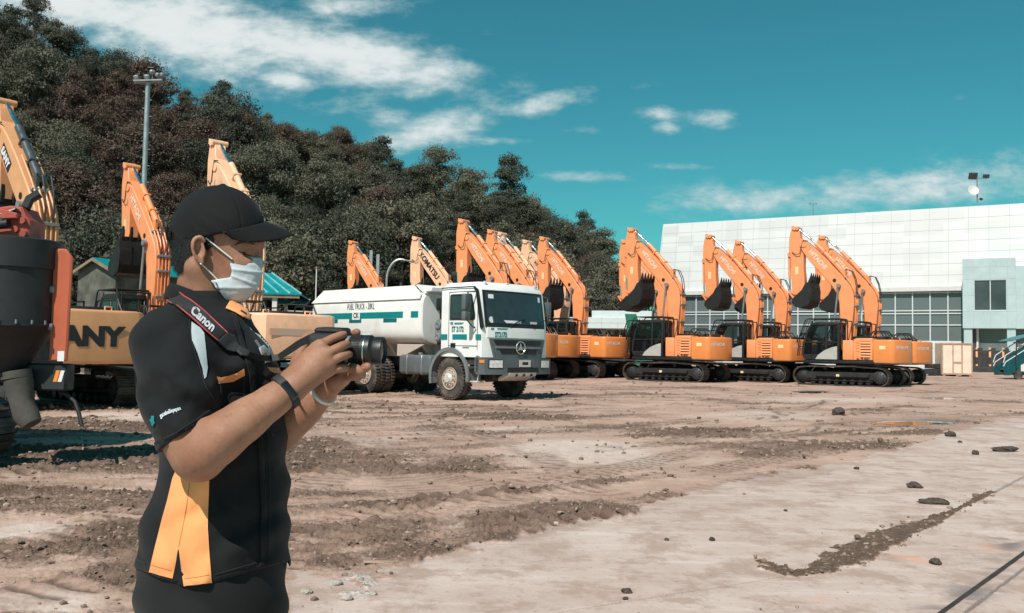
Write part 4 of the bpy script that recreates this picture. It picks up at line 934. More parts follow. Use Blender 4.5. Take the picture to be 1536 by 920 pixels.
m = MB(); m.prism([(-1.0, .0), (.9, .0), (1.0, .55), (-.5, .5), (-1.1, .12)], -.5, .5, .02); m.b2(-.6, .4, -.4, .4, .55, .9, .02); m.build('body', M_['dark'], t); m = MB(); m.b2(-1.5, -.3, -.45, -.3, 0.02, .12); m.build('plank', M_['batten'], t)
# tyre-and-post barrier behind the crate
M_['bar_dark'] = mat('dark_barrier', (.035, .032, .03), .7, var=.3)
bb = P(1495, 552, 90)
t = thing('barrier_fence', (bb.x, bb.y, 0), R(-20), 'low dark barrier fence with orange reflective markers beside the crate', 'fence')
m = MB(); m.b2(-4.5, 4.5, -.1, .1, .2, 2.2)
for i in range(8): m.b2(-4.3 + i * 1.2, -3.7 + i * 1.2, -.25, -.1, .1, 2.45, .03)
m.b2(-4.8, 4.8, -1.0, -.5, 0, .55, .03)
m.build('rail', M_['bar_dark'], t); m = MB()
for i in range(8):
    x = -4.3 + i * 1.2
    for z in (.6, 1.5, 2.3): m.b2(x - .03, x + .16, -.28, -.25, z, z + (.6 if z == 1.5 else .2))
m.build('reflective_marker', mat('orange_reflector', (.75, .38, .2), .4), t)
sp = P(1506, 559, 60)
t = thing('boarding_stairs', (sp.x, sp.y, 0), R(-6), 'teal mobile boarding stairs with curved canopy at right edge', 'boarding stairs')
M_['stair'] = mat('dark_teal_paint', (.0, .06, .068), .45, var=.1, dirt=(.2, .2, .18), dirt_amt=.25)
m = MB()
def step_z(x): return .35 + x * .72
for y in (0, 1.5): m.prism([(0, .25), (.35, .25), (4.6, step_z(4.6) - .3), (4.6, step_z(4.6) + .25), (0, .75)], y - .04, y + .04)
m.b2(.0, 4.6, .1, 1.4, .28, .45); st = m.build('stair_frame', M_['stair'], t)
m = MB()
for k in range(16): m.b2(.05 + k * .29, .33 + k * .29, .05, 1.45, step_z(k * .29 + .1) - .02, step_z(k * .29 + .1) + .03)
m.build('tread', M_['greysteel'], st)
for off in (.55, 1.0):
    [MB().tube([(-.05, yq, .55 + off * .55), (.1, yq, .6 + off), (4.5, yq, step_z(4.5) + off)], .035, 6).build('handrail', M_['mull'], t) for yq in (-.03, 1.53)]
m = MB(); m.prism([(.1, .8), (4.5, step_z(4.5) + .3), (4.5, step_z(4.5) + .95), (.1, 1.4)], -.02, 0); m.build('side_screen', M_['stair'], t)
m = MB(); m.prism([(1.05, .55), (4.6, .55), (4.6, 2.9), (1.05, .95)], -.10, -.05); m.build('pale_skirt', M_['panel2'] if 'panel2' in M_ else M_['plaster'], t)
m = MB(); n = 12
for i in range(n):
    a, b = i / n, (i + 1) / n
    f_ = lambda q: (.4 + 4.2 * q, 2.55 + .55 * math.sin(min(1, q * 1.6) * math.pi / 2) + .05 * q)
    (xa, za), (xb, zb) = f_(a), f_(b); m.prism([(xa, za), (xb, zb), (xb, zb + .05), (xa, za + .05)], -.3, 1.8)
m.build('canopy', mat('pale_teal_canopy', (.05, .19, .21), .4), t)
m = MB()
for x in (.7, 2.5, 4.4): m.tube([(x, -.25, step_z(x)), (x, -.25, 2.6 if x < 1 else 3.1)], .04, 6)
m.b2(.5, 4.6, -.28, -.22, 2.45, 2.52); m.build('canopy_post', M_['dark'], t)
for x in (.9, 3.8): MB().lathe([(.1, -.1), (.26, -.1), (.26, .1), (.1, .1)], 14, Matrix.Translation((x, .0, .26)) @ YR).build('wheel', M_['tyre'], t)
# scissor platform between the right-hand pairs
pp = P(1166, 478, 60); t = thing('work_platform', (pp.x, pp.y, 0), R(-15), 'dark work platform on a slim post seen between two booms', 'work platform')
m = MB(); zq = P(1166, 480, 60).z; m.b2(-.9, .9, -.5, .5, zq - .06, zq + .06); m.b2(-.1, .1, -.1, .1, 0, zq); m.b2(-.8, .8, -.4, .4, 0, .4, .05); m.build('deck', M_['dark'], t)
m = MB(); 
for x in (-.25, .25): m.tube([(x, 0, zq), (x, 0, zq + 1.8)], .08, 8)
m.build('cylinder', M_['mull'], t)
# ------------------------------------------------------------------ noise
def hsh(ix, iy, seed):
    h = (ix.astype(np.int64) * 374761393 + iy.astype(np.int64) * 668265263 + seed * 974711) & 0xffffffff
    h = ((h ^ (h >> 13)) * 1274126177) & 0xffffffff
    return ((h ^ (h >> 16)) & 0xffff) / 65535.0
def vn(x, y, seed=0):
    ix, iy = np.floor(x), np.floor(y); fx_, fy_ = x - ix, y - iy; fx_ = fx_ * fx_ * (3 - 2 * fx_); fy_ = fy_ * fy_ * (3 - 2 * fy_)
    a, b, c, d = hsh(ix, iy, seed), hsh(ix + 1, iy, seed), hsh(ix, iy + 1, seed), hsh(ix + 1, iy + 1, seed)
    return (a * (1 - fx_) + b * fx_) * (1 - fy_) + (c * (1 - fx_) + d * fx_) * fy_
def fbm(x, y, seed=0, oct_=4, gain=.5):
    s = 0; a = 1; t = 0
    for k in range(oct_): s = s + a * vn(x, y, seed + k * 17); t += a; a *= gain; x = x * 2.03 + 11.3; y = y * 2.03 + 5.7
    return s / t
def sstep(a, b, x): t = np.clip((x - a) / (b - a), 0, 1); return t * t * (3 - 2 * t)

# ------------------------------------------------------------------ ground
def hor(u): return 526 + (u - 768) * .018
cols = np.r_[np.linspace(-1500, -60, 40, endpoint=False), np.linspace(-60, 1600, 1150), np.linspace(1604, 3200, 40)]
dv = np.r_[np.linspace(900, 425, 30, endpoint=False), np.linspace(425, 40, 380, endpoint=False), np.geomspace(40, .45, 150)]
UU, VV = np.meshgrid(cols, dv); 
# ground position under each sample (flat ground): depth set by the drop below the horizon
rx = CR.x * (UU - 768) / FPX; D_ = CAMZ * FPX / VV
X = UU * 0 + (UU - 768) / FPX * D_; Y = D_
uu, vv, _ = proj(X, Y, np.zeros_like(X))
def blob(lst):
    s = np.zeros_like(X)
    for (u, v, ru, rv, k) in lst: s = np.maximum(s, k * np.exp(-(((uu - u) / ru) ** 2 + ((vv - v) / rv) ** 2) * 1.1))
    return s
bu = [-400, 380, 455, 560, 640, 700, 770, 860, 960, 1050, 1130, 1290, 1392, 1420, 1500, 1700, 3000]
bvv = [1060, 938, 912, 868, 842, 818, 800, 785, 765, 738, 712, 690, 662, 648, 630, 604, 570]
edge = np.interp(uu, bu, bvv) + (fbm(X * 2.2, Y * 2.2, 3) - .5) * 26 * np.clip(VV / 200, .15, 2) + (fbm(X * 9, Y * 9, 5) - .5) * 12 * np.clip(VV / 200, .15, 2)
slab = sstep(-3, 4, vv - edge)
nearslab2 = sstep(-6, 6, vv - (np.interp(uu, [300, 440, 520, 560, 600], [850, 856, 872, 900, 960]) + (fbm(X * 6, Y * 6, 9) - .5) * 26)) * (uu < 620) * sstep(415, 450, uu + (fbm(X * 5, Y * 5, 11) - .5) * 60)
slab = np.maximum(slab, nearslab2 * .85 * sstep(610, 560, uu))
n1 = fbm(X * .55, Y * .55, 21, 5); n2 = fbm(X * 1.9 + 3, Y * 1.1, 31, 5); n3 = fbm(X * 7, Y * 7, 41, 4)
xr, yr = X * .82 + Y * .57, -X * .57 + Y * .82            # along the tyre marks
strk = fbm(xr * .35, yr * 2.6, 51, 4)
dark = blob([(458, 697, 70, 16, .9), (583, 701, 80, 22, .9), (623, 756, 75, 14, 1), (673, 697, 75, 14, .9), (705, 791, 60, 20, 1), (800, 740, 90, 16, .6), (881, 720, 80, 14, .9), (900, 763, 90, 12, 1), (490, 842, 50, 14, 1), (623, 834, 80, 11, .9), (756, 623, 40, 6, .8), (634, 644, 60, 6, .8), (478, 666, 40, 14, .9),
              (1099, 648, 80, 6, .8), (1165, 685, 60, 14, .8), (1350, 664, 55, 10, 1), (1230, 703, 70, 10, .9), (1132, 728, 45, 8, .9), (1057, 708, 30, 7, .9), (979, 747, 45, 10, .9), (921, 768, 60, 9, 1), (1244, 652, 80, 6, .8), (1322, 619, 30, 5, .8), (1169, 578, 60, 3, .8), (1471, 580, 40, 3, .8),
              (122, 812, 120, 26, .8), (191, 854, 60, 28, 1), (35, 836, 70, 18, .7), (167, 788, 60, 14, .7), (520, 800, 90, 25, .55), (560, 735, 60, 14, .6), (140, 650, 90, 10, .6), (1000, 640, 90, 8, .6), (1140, 610, 80, 5, .6), (860, 640, 70, 6, .5), (880, 604, 60, 4, .6), (560, 622, 60, 5, .5)])
pale = blob([(870, 678, 150, 26, 1), (960, 690, 80, 14, .8), (640, 650, 90, 10, .5), (780, 645, 120, 7, .7), (40, 795, 110, 22, .9), (60, 905, 130, 24, .9), (190, 625, 120, 9, .9), (560, 665, 60, 10, .7), (680, 790, 40, 30, .6), (1150, 625, 200, 16, .6), (1250, 600, 200, 8, .7), (650, 720, 120, 10, .4), (1060, 690, 40, 14, .5), (500, 650, 90, 8, .6)])
strk2 = fbm(X * .22 + Y * .1, Y * 1.5 - X * .25, 55, 5)
mudv = np.clip(.435 + (n1 - .5) * 1.3 + (strk - .5) * 1.5 + (strk2 - .5) * 1.5 + dark * .5 - pale * .95 + .10 * sstep(520, 250, uu) * sstep(640, 700, vv), 0, 1)
mudv = mudv * (1 - slab) * (1 - .45 * sstep(650, 560, vv) * (uu > 700))
# rows of cleat prints pressed by tracks
def lane(pts, w, pitch, seed):
    s = np.zeros_like(X); best = np.full_like(X, 1e9); along = np.zeros_like(X); acc = 0
    g = [G(u, v) for u, v in pts]
    for a, b in zip(g[:-1], g[1:]):
        d = np.array([b.x - a.x, b.y - a.y]); L = np.hypot(*d); d /= L
        t = np.clip((X - a.x) * d[0] + (Y - a.y) * d[1], 0, L); dist = np.hypot(X - a.x - d[0] * t, Y - a.y - d[1] * t)
        k = dist < best; best = np.where(k, dist, best); along = np.where(k, acc + t, along); acc += L
    msk = sstep(w / 2 + .05, w / 2 - .05, best + (fbm(X * 5, Y * 5, seed + 9) - .5) * .16) * sstep(.28, .55, fbm(X * 1.0, Y * 1.0, seed))
    return msk, (.5 + .5 * np.sin(along / pitch * 2 * math.pi + (fbm(X * 3, Y * 3, seed + 3) - .5) * 3)), msk
lanes = [([(-60, 720), (200, 690), (520, 660), (900, 640), (1300, 620)], .5, .2, 69), ([(430, 640), (700, 690), (1000, 760)], .5, .18, 70), ([(640, 625), (820, 690), (950, 760)], .45, .17, 73), ([(300, 880), (560, 790), (860, 700), (1100, 640), (1250, 600)], .5, .2, 74), ([(760, 620), (1000, 650), (1300, 660)], .5, .2, 75), ([(240, 900), (420, 800), (660, 752), (900, 705), (1240, 640)], .5, .17, 61), ([(560, 690), (760, 800), (900, 770), (1240, 700)], .5, .17, 62), ([(20, 900), (180, 860), (330, 800), (520, 700), (620, 660)], .55, .18, 63), ([(500, 670), (620, 705), (760, 730)], .42, .12, 64), ([(420, 720), (560, 700), (760, 690), (1100, 650)], .5, .17, 65), ([(760, 760), (900, 722), (1080, 700), (1350, 660)], .5, .17, 66), ([(-50, 830), (100, 800), (300, 740)], .5, .17, 67), ([(480, 720), (620, 770), (740, 812)], .45, .15, 68)]
cle = np.zeros_like(X); lm = np.zeros_like(X)
for pts, w, pt, sd in lanes:
    k, s_, msk = lane(pts, w, pt, sd); cle += k * (s_ - .5); lm = np.maximum(lm, k)
clods = sstep(.52, .72, fbm(X * 21, Y * 21, 71, 3)) * sstep(.35, .7, mudv) + .5 * sstep(.6, .75, fbm(X * 11, Y * 11, 72, 3)) * sstep(.5, .8, mudv)
fine = (fbm(X * 22, Y * 22, 81, 2) - .5)
Z = (1 - slab) * ((n1 - .5) * .10 + (strk - .5) * .05 + (n2 - .5) * .05 * (.4 + mudv) + cle * .042 * (.35 + mudv) + clods * .016 + fine * .03 * (.3 + mudv) + (fbm(xr * 1.2, yr * 7, 87, 3) - .5) * .035 * (.3 + mudv) + (fbm(X * 45, Y * 45, 83, 2) - .5) * .012 * (.4 + mudv) + mudv * .004) + slab * ((n1 - .5) * .015 + fine * .003)
# earth strip lying along the joint of the slab
def strip(pts, ws, seed):
    s = np.full_like(X, -1.0); g = [G(u, v) for u, v in pts]
    for i, (a, b) in enumerate(zip(g[:-1], g[1:])):
        d = np.array([b.x - a.x, b.y - a.y]); L = np.hypot(*d); d /= L
        t = np.clip(((X - a.x) * d[0] + (Y - a.y) * d[1]) / L, 0, 1); dist = np.hypot(X - a.x - d[0] * t * L, Y - a.y - d[1] * t * L)
        s = np.maximum(s, 1 - dist / (ws[i] * (1 - t) + ws[i + 1] * t))
    return sstep(-.15, .25, s + (fbm(X * 8, Y * 8, seed) - .5) * 1.0)
js = strip([(1140, 853), (1190, 864), (1235, 854), (1290, 826), (1345, 800), (1392, 785), (1440, 763), (1490, 738)], [.02, .05, .10, .16, .13, .09, .02, .05], 91)
js = np.maximum(js, strip([(1140, 843), (1180, 858)], [.03, .06], 92))
mudv = np.maximum(mudv, js * .95); Z += js * (.012 + fine * .03 + clods * .02); slab2 = slab * (1 - js)
crack = np.maximum(strip([(1448, 918), (1540, 848), (1700, 720)], [.012, .012, .02], 93), strip([(830, 920), (1190, 862)], [.006, .006], 94) * .6); crack = np.maximum(crack, strip([(1488, 740), (1640, 660)], [.02, .02], 95) * .7)
Z -= crack * .012
# puddles
pud = sstep(.25, .5, blob([(1372, 634, 74, 4.0, 1), (1215, 588, 30, 2.0, .9), (1412, 597, 40, 2, .8), (1235, 640, 0.1, .1, 0)]) + (fbm(X * 1.2, Y * 1.2, 97) - .5) * .5)
Z = Z * (1 - pud) - .02 * pud
damp = np.clip(sstep(.1, .4, blob([(1372, 634, 120, 9, 1), (330, 700, 60, 10, .3), (560, 850, 90, 18, .5)])) * .5 + sstep(.55, .8, fbm(X * .8, Y * .8, 99)) * .3 * (1 - slab), 0, 1)
grav = sstep(.2, .6, blob([(530, 880, 45, 26, .7), (470, 905, 50, 14, .35), (345, 760, 0.1, .1, 0)])) * sstep(.38, .6, fbm(X * 14, Y * 14, 103, 2))
Z += grav * .018 * fbm(X * 40, Y * 40, 105, 2)
oxide = blob([(1365, 838, 36, 9, .8), (1490, 820, 26, 6, .5), (1230, 900, 14, 4, .4), (1400, 905, 20, 4, .4), (1300, 634, 60, 3, .5)]) * sstep(.4, .7, n3)
tar = blob([(1455, 890, 40, 16, .8), (1515, 815, 26, 18, .8), (1400, 915, 30, 10, .6), (1490, 850, 30, 12, .5), (1090, 878, 22, 3, 1.1), (1390, 590, 20, 2, .5)]) * sstep(.45, .62, fbm(X * 6, Y * 10, 107))
nr, nc = X.shape
idx = np.arange(nr * nc).reshape(nr, nc)
F = np.stack([idx[:-1, :-1], idx[1:, :-1], idx[1:, 1:], idx[:-1, 1:]], -1).reshape(-1, 4)
far = sstep(60, 90, Y); Z = Z * (1 - far)
V = np.stack([X, Y, Z], -1).reshape(-1, 3)
# close the sheet behind the camera and far out to the sides
x0 = X[0, 0]; y0 = Y[0, 0]
me = npmesh('ground', V, F)
for nm, arr in (('mud', mudv), ('slab', slab2), ('wet', pud), ('damp', damp), ('gravel', grav), ('oxide', oxide), ('tar', np.maximum(tar, crack * .8)), ('pale', pale), ('lane', lm), ('cleat', np.clip(-cle * 2.2, 0, 1) * (1 - slab))):
    a = me.attributes.new(nm, 'FLOAT', 'POINT'); a.data.foreach_set('value', arr.astype(np.float32).ravel())
m_, t, b, out = newmat('yard_ground')
co = t.node('ShaderNodeTexCoord').outputs['Object']
na, nb, nf = t.noise(co, .9, 8, .62), t.noise(co, 6, 8, .65), t.noise(co, 70, 6, .7)
mp = t.node('ShaderNodeMapping'); t.l.new(co, mp.inputs[0]); mp.inputs['Rotation'].default_value = (0, 0, R(-48)); mp.inputs['Scale'].default_value = (.5, 5, 1)
ns = t.noise(mp.outputs[0], 1.4, 8, .65)
dust = t.mix(t.ramp(na, (.3, .7)), (0.409, 0.260, 0.201), (0.564, 0.394, 0.323)); dust = t.mix(t.ramp(ns, (.42, .68, 0, .55)), dust, (0.318, 0.202, 0.146)); dust = t.mix(t.ramp(nb, (.5, .75, 0, .4)), dust, (0.348, 0.221, 0.162))
mudc = t.mix(t.ramp(nb, (.32, .66)), (0.138, 0.086, 0.063), (0.277, 0.182, 0.135)); mudc = t.mix(t.ramp(nf, (.45, .7, 0, .6)), mudc, (0.348, 0.241, 0.186))
mf = t.math('ADD', t.math('ADD', t.attr('mud'), t.math('MULTIPLY', t.math('SUBTRACT', nb, .5), 1.1)), t.math('MULTIPLY', t.math('SUBTRACT', t.noise(co, 17, 8, .7), .5), .8))
c = t.mix(t.ramp(mf, (.30, .72)), dust, mudc)
pal = t.mix(t.ramp(nb, (.35, .7)), (0.635, 0.522, 0.461), (0.512, 0.394, 0.333))
c = t.mix(t.ramp(t.math('ADD', t.attr('pale'), t.math('MULTIPLY', t.math('SUBTRACT', ns, .5), .8)), (.35, .75, 0, .85)), c, t.mix(t.ramp(mf, (.45, .7, 0, .8)), pal, mudc))
sl = t.mix(t.ramp(na, (.3, .7)), (0.481, 0.359, 0.309), (0.594, 0.467, 0.416)); sl = t.mix(t.ramp(ns, (.48, .72, 0, .55)), sl, (0.696, 0.580, 0.534)); sl = t.mix(t.ramp(t.noise(co, 2.3, 10, .75), (.46, .60, 0, .75)), sl, (0.369, 0.256, 0.201))
sl = t.mix(t.ramp(t.noise(co, 19, 5, .7), (.58, .70, 0, .65)), sl, (0.287, 0.197, 0.151)); sl = t.mix(t.ramp(nf, (.5, .75, 0, .25)), sl, (0.369, 0.295, 0.265))
c = t.mix(t.ramp(t.math('ADD', t.attr('slab'), t.math('MULTIPLY', t.math('SUBTRACT', nb, .5), .3)), (.35, .65)), c, sl)
c = t.mix(t.math('MULTIPLY', t.ramp(t.math('ADD', t.noise(co, 33, 6, .75), t.math('MULTIPLY', t.attr('mud'), .22)), (.60, .74, 0, .75)), t.math('SUBTRACT', 1.0, t.math('MULTIPLY', t.attr('slab'), .8))), c, (0.118, 0.072, 0.051))
c = t.mix(t.math('MULTIPLY', t.attr('lane'), .38), c, (0.266, 0.172, 0.132)); c = t.mix(t.math('MULTIPLY', t.attr('cleat'), .75), c, (0.102, 0.063, 0.046))
c = t.mix(t.attr('gravel'), c, t.mix(t.ramp(t.noise(co, 45, 3), (.35, .65)), (0.287, 0.236, 0.215), (0.614, 0.551, 0.509)))
c = t.mix(t.attr('oxide'), c, (0.717, 0.325, 0.177)); c = t.mix(t.attr('tar'), c, (0.134, 0.123, 0.127))
c = t.mix(t.math('MULTIPLY', t.attr('damp'), .45), c, (0.164, 0.104, 0.077)); c = t.mix(t.attr('wet'), c, (0.102, 0.074, 0.059))
t.l.new(c, b.inputs['Base Color'])
rg = t.math('SUBTRACT', .95, t.math('MULTIPLY', t.attr('damp'), .3)); rg = t.math('SUBTRACT', rg, t.math('MULTIPLY', t.attr('wet'), .92), clamp=True); t.l.new(rg, b.inputs['Roughness'])
b.inputs['Specular IOR Level'].default_value = .35
bn = t.node('ShaderNodeBump'); bn.inputs['Distance'].default_value = .035
hgt = t.math('ADD', t.math('MULTIPLY', nf, .5), t.math('MULTIPLY', t.noise(co, 24, 8, .7), .9))
t.l.new(hgt, bn.inputs['Height']); t.l.new(t.math('MULTIPLY', t.math('SUBTRACT', 1.0, t.attr('wet')), t.math('ADD', .22, t.math('MULTIPLY', t.attr('mud'), .7)), clamp=True), bn.inputs['Strength']); t.l.new(bn.outputs[0], b.inputs['Normal'])
gr_ = link('ground', me, m_); tag(gr_, 'muddy yard ground with pale concrete apron', 'ground', kind='structure')
m = MB(); m.v += [(-4000, -3000, -.5), (4000, -3000, -.5), (4000, 6000, -.5), (-4000, 6000, -.5)]; m.f.append([0, 1, 2, 3]); m.mi.append(0)
o = m.build('terrain', mat('outer_earth', (.34, .25, .2), .95), None, 0); tag(o, 'bare earth beyond the yard', 'ground', kind='structure')
m = MB(); m.v += [(-9, -6, -.02), (9, -6, -.02), (9, Y[0, 0] + .05, -.02), (-9, Y[0, 0] + .05, -.02)]; m.f.append([0, 1, 2, 3]); m.mi.append(0)
o = m.build('pavement', mat('apron_concrete', (.5, .44, .4), .9, bump=.2), None, 0); tag(o, 'concrete behind the camera', 'ground', kind='structure')

# loose crumbs of broken mud: far too many to count
rg_ = np.random.default_rng(77); wgt = (np.clip(mudv - .25, 0, 1) ** 1.5 * 1.0 + .002 + grav * .3 + (1 - slab) * .03) * (Y > 3.6) * (Y < 40) * (uu > -60) * (uu < 1600) * (1 - pud)
cellw = wgt * np.clip(60 / VV, .2, 1.2); pr_ = (cellw / cellw.sum()).ravel(); NC = 13000; pk_ = rg_.choice(pr_.size, NC, p=pr_)
bm = bmesh.new(); bmesh.ops.create_icosphere(bm, subdivisions=1, radius=1); iv = np.array([v.co[:] for v in bm.verts]); jf = np.array([[v.index for v in f.verts] for f in bm.faces]); bm.free()
dk_ = Y.ravel()[pk_]; sz_ = (.004 + .020 * rg_.random(NC) ** 6) * np.clip(dk_ / 7, .75, 2.2)
jx = X.ravel()[pk_] + rg_.normal(size=NC) * .02 * dk_ / 6; jy = Y.ravel()[pk_] + rg_.normal(size=NC) * .05 * dk_ / 6; jz = Z.ravel()[pk_]
sc3 = sz_[:, None] * rg_.uniform(.6, 1.4, (NC, 3)) * np.array([1.15, 1.0, .75]); vv3 = iv[None] * sc3[:, None, :] * rg_.uniform(.75, 1.2, (NC, len(iv), 1)) + np.stack([jx, jy, jz + sz_ * .3], -1)[:, None, :]
cm_ = npmesh('mud_crumbs', vv3.reshape(-1, 3), (jf[None] + (np.arange(NC) * len(iv))[:, None, None]).reshape(-1, 3), False)
mm_, t, b, out = newmat('mud_crumb_earth'); geo = t.node('ShaderNodeNewGeometry'); t.l.new(t.mix(geo.outputs['Random Per Island'], (.12, .078, .058), (.36, .26, .205)), b.inputs['Base Color']); b.inputs['Roughness'].default_value = .95
tag(link('mud_crumbs', cm_, mm_), 'loose crumbs of broken mud strewn over the yard', 'mud crumbs', kind='stuff')

# steel edge rail set in the slab
g0, g1 = G(1412, 920), G(1536, 830); dr = (g1 - g0).normalized(); L = 26
m = MB(); m.b2(-2.5, L, -.013, .013, -.06, .008, .003)
o = m.build('steel_rail', mat('rusty_rail_steel', (.06, .045, .04), .6, .4, var=.3, dirt=(.2, .12, .08), dirt_amt=.5)); o.location = g0; o.rotation_euler = (0, 0, math.atan2(dr.y, dr.x)); tag(o, 'dark steel rail set flush in the concrete at bottom right', 'rail')

# clods and stones that can be told apart
M_['clod'] = mat('dark_earth_clod', (.075, .055, .045), .95, var=.4, scale=30, bump=.8, bscale=60)
M_['stone'] = mat('pale_stone', (.42, .37, .33), .9, var=.2, scale=30, bump=.6)
def lump(u, v, sx, sy, sz, label, cat, mt, grp=None, seed=1, rz=0.0):
    bm = bmesh.new(); bmesh.ops.create_icosphere(bm, subdivisions=4, radius=1)
    co_ = np.array([v_.co[:] for v_ in bm.verts]); nn = fbm(co_[:, 0] * 1.6 + co_[:, 2] * 1.1 + seed * 7, co_[:, 1] * 1.6 - co_[:, 2] * .9, seed, 3); n4 = fbm(co_[:, 0] * 5 + co_[:, 2] * 3 + seed, co_[:, 1] * 5 - co_[:, 2] * 4, seed + 5, 2)
    for v_, k, k2 in zip(bm.verts, nn, n4): v_.co *= .55 + k * .75 + (k2 - .5) * .35
    mb = MB().take(bm); mb.v = [(a * sx, b_ * sy, c_ * sz + sz * .55) for a, b_, c_ in mb.v]
    o = mb.build('earth_clod' if mt is M_['clod'] else 'stone', mt, None, 60); g = G(u, v); o.location = (g.x, g.y, 0); o.rotation_euler = (0, 0, rz); tag(o, label, cat, grp); return o
lump(1258, 622, .14, .12, .11, 'round dark clod on dry dirt left of the puddle', 'clod', M_['clod'], None, 3)
lump(1425, 655, .10, .08, .06, 'pair of dark lumps pressed together on the apron below the puddle', 'clod', M_['clod'], None, 5)
lump(1508, 677, .20, .09, .05, 'flat wide dark clod near the right picture edge', 'clod', M_['clod'], None, 7, .1)
lump(1463, 682, .05, .05, .04, 'small dark clod between the flat wide clod and the lump pair', 'clod', M_['clod'], None, 9)
lump(1371, 732, .085, .05, .04, 'oval dark clod lying above the long flat one', 'clod', M_['clod'], None, 11, -.2)
lump(1400, 756, .13, .045, .035, 'long flat dark clod on the pale apron', 'clod', M_['clod'], None, 13, -.25)
for i, (u, v, s_) in enumerate([(1000, 811, .016), (1068, 811, .022), (1178, 767, .016), (940, 890, .026), (938, 900, .016), (1403, 846, .035), (1440, 664, .03), (1374, 645, .03), (1285, 704, .03)]):
    lump(u, v, s_ * 1.2, s_, s_ * .7, 'small dark crumb of earth scattered on the apron', 'clod', M_['clod'], 'small crumbs on the apron', 21 + i, i)
for i, (u, v, s_) in enumerate([(460, 890, .03), (505, 878, .03), (540, 872, .025), (520, 900, .03), (560, 893, .022), (836, 787, .03), (1240, 850, .02), (1300, 818, .02), (495, 622, .05)]):
    lump(u, v, s_ * 1.2, s_, s_ * .6, 'small pale stone lying on the yard dirt', 'stone', M_['stone'], 'pale stones on the yard', 61 + i, i)
g = G(566, 846); m = MB(); m.box((0, 0, .012), (.17, .05, .012), (0, R(3), R(12)), .004); o = m.build('wood_chip', M_['batten']); o.location = g; tag(o, 'sliver of wood on damp dirt near the apron edge', 'wood scrap')

# ------------------------------------------------------------------ wooded hill
su = [-900, -300, 0, 40, 95, 190, 235, 300, 385, 440, 510, 555, 640, 735, 800, 890, 930, 965, 1010, 1500]
sv = [-60, -40, -18, 2, 34, 70, 108, 120, 142, 152, 158, 196, 232, 262, 292, 334, 384, 490, 515, 520]
HN_A, HN_T = 170, 60
aa = np.linspace(-1.25, .55, HN_A); tt = np.linspace(0, 1.35, HN_T)
def hill(a, t_):
    u = 768 + FPX * a
    Df = np.interp(a, [-1.25, -.58, -.2, .13, .3, .55], [52, 62, 74, 90, 110, 140]); Dr = np.interp(a, [-1.25, -.58, -.2, .13, .3, .55], [100, 112, 128, 142, 160, 190])
    zr = CAMZ + (hor(u) - np.interp(u, su, sv)) / FPX * Dr - np.interp(u, [0, 300, 500, 900], [4.4, 4.8, 5.6, 5.6]); zr = np.maximum(zr, 0)
    tq = np.clip(t_, 0, 1); z = zr * (tq ** .92) * np.where(t_ > 1, 1 - (t_ - 1) * .6, 1)
    y = Df + (Dr - Df) * t_
    return a * y, y, z
AA, TT = np.meshgrid(aa, tt); HX, HY, HZ = hill(AA, TT)
HZ = HZ + (fbm(HX * .07, HY * .07, 201) - .5) * 3 * np.clip(TT * 3, 0, 1) - .3 * (TT < .01)
idx = np.arange(HN_A * HN_T).reshape(HN_T, HN_A)
F = np.stack([idx[:-1, :-1], idx[:-1, 1:], idx[1:, 1:], idx[1:, :-1]], -1).reshape(-1, 4)
hm = npmesh('hill', np.stack([HX, HY, HZ], -1).reshape(-1, 3), F)
ho = link('hill', hm, mat('hill_soil_and_litter', (.045, .045, .032), .95, var=.4, scale=.3)); tag(ho, 'steep wooded hillside behind the yard', 'hill', kind='structure')
def leafmat(name, cols, rough=.6):
    m_, t, b, out = newmat(name); geo = t.node('ShaderNodeNewGeometry'); oi = t.node('ShaderNodeObjectInfo')
    c = t.mix(geo.outputs['Random Per Island'], cols[0], cols[1]); c = t.mix(t.ramp(oi.outputs['Random'], (.1, .9, 0, .75)), c, cols[2])
    t.l.new(c, b.inputs['Base Color']); b.inputs['Roughness'].default_value = rough; b.inputs['Specular IOR Level'].default_value = .3
    tr = t.node('ShaderNodeBsdfTranslucent'); t.l.new(c, tr.inputs[0]); mx = t.node('ShaderNodeMixShader'); mx.inputs[0].default_value = .22
    t.l.new(b.outputs[0], mx.inputs[1]); t.l.new(tr.outputs[0], mx.inputs[2]); t.l.new(mx.outputs[0], out.inputs[0]); return m_
LM = [leafmat('leaves_grey_green', ((.085, .088, .058), (.215, .195, .135), (.13, .125, .088))), leafmat('leaves_deep_green', ((.048, .054, .038), (.115, .115, .078), (.072, .078, .056))), leafmat('leaves_dry_brown', ((.085, .056, .043), (.175, .115, .085), (.12, .088, .066)))]
BARK = mat('bark_greyish_brown', (.12, .09, .07), .9, var=.3)
nprng = np.random.default_rng(5)
def leaf_cards(cent, nrm, size, rg):
    n = len(cent); r1 = rg.normal(size=(n, 3)); tq = np.cross(nrm, r1); tq /= np.linalg.norm(tq, axis=1)[:, None] + 1e-9; bq = np.cross(nrm, tq)
    s1 = size * rg.uniform(.6, 1.35, (n, 1)); s2 = s1 * rg.uniform(.45, .8, (n, 1))
    v = np.stack([cent - tq * s1, cent - bq * s2 + nrm * s2 * .25, cent + tq * s1, cent + bq * s2 + nrm * s2 * .25], 1).reshape(-1, 3)
    return v, np.arange(n * 4).reshape(n, 4)
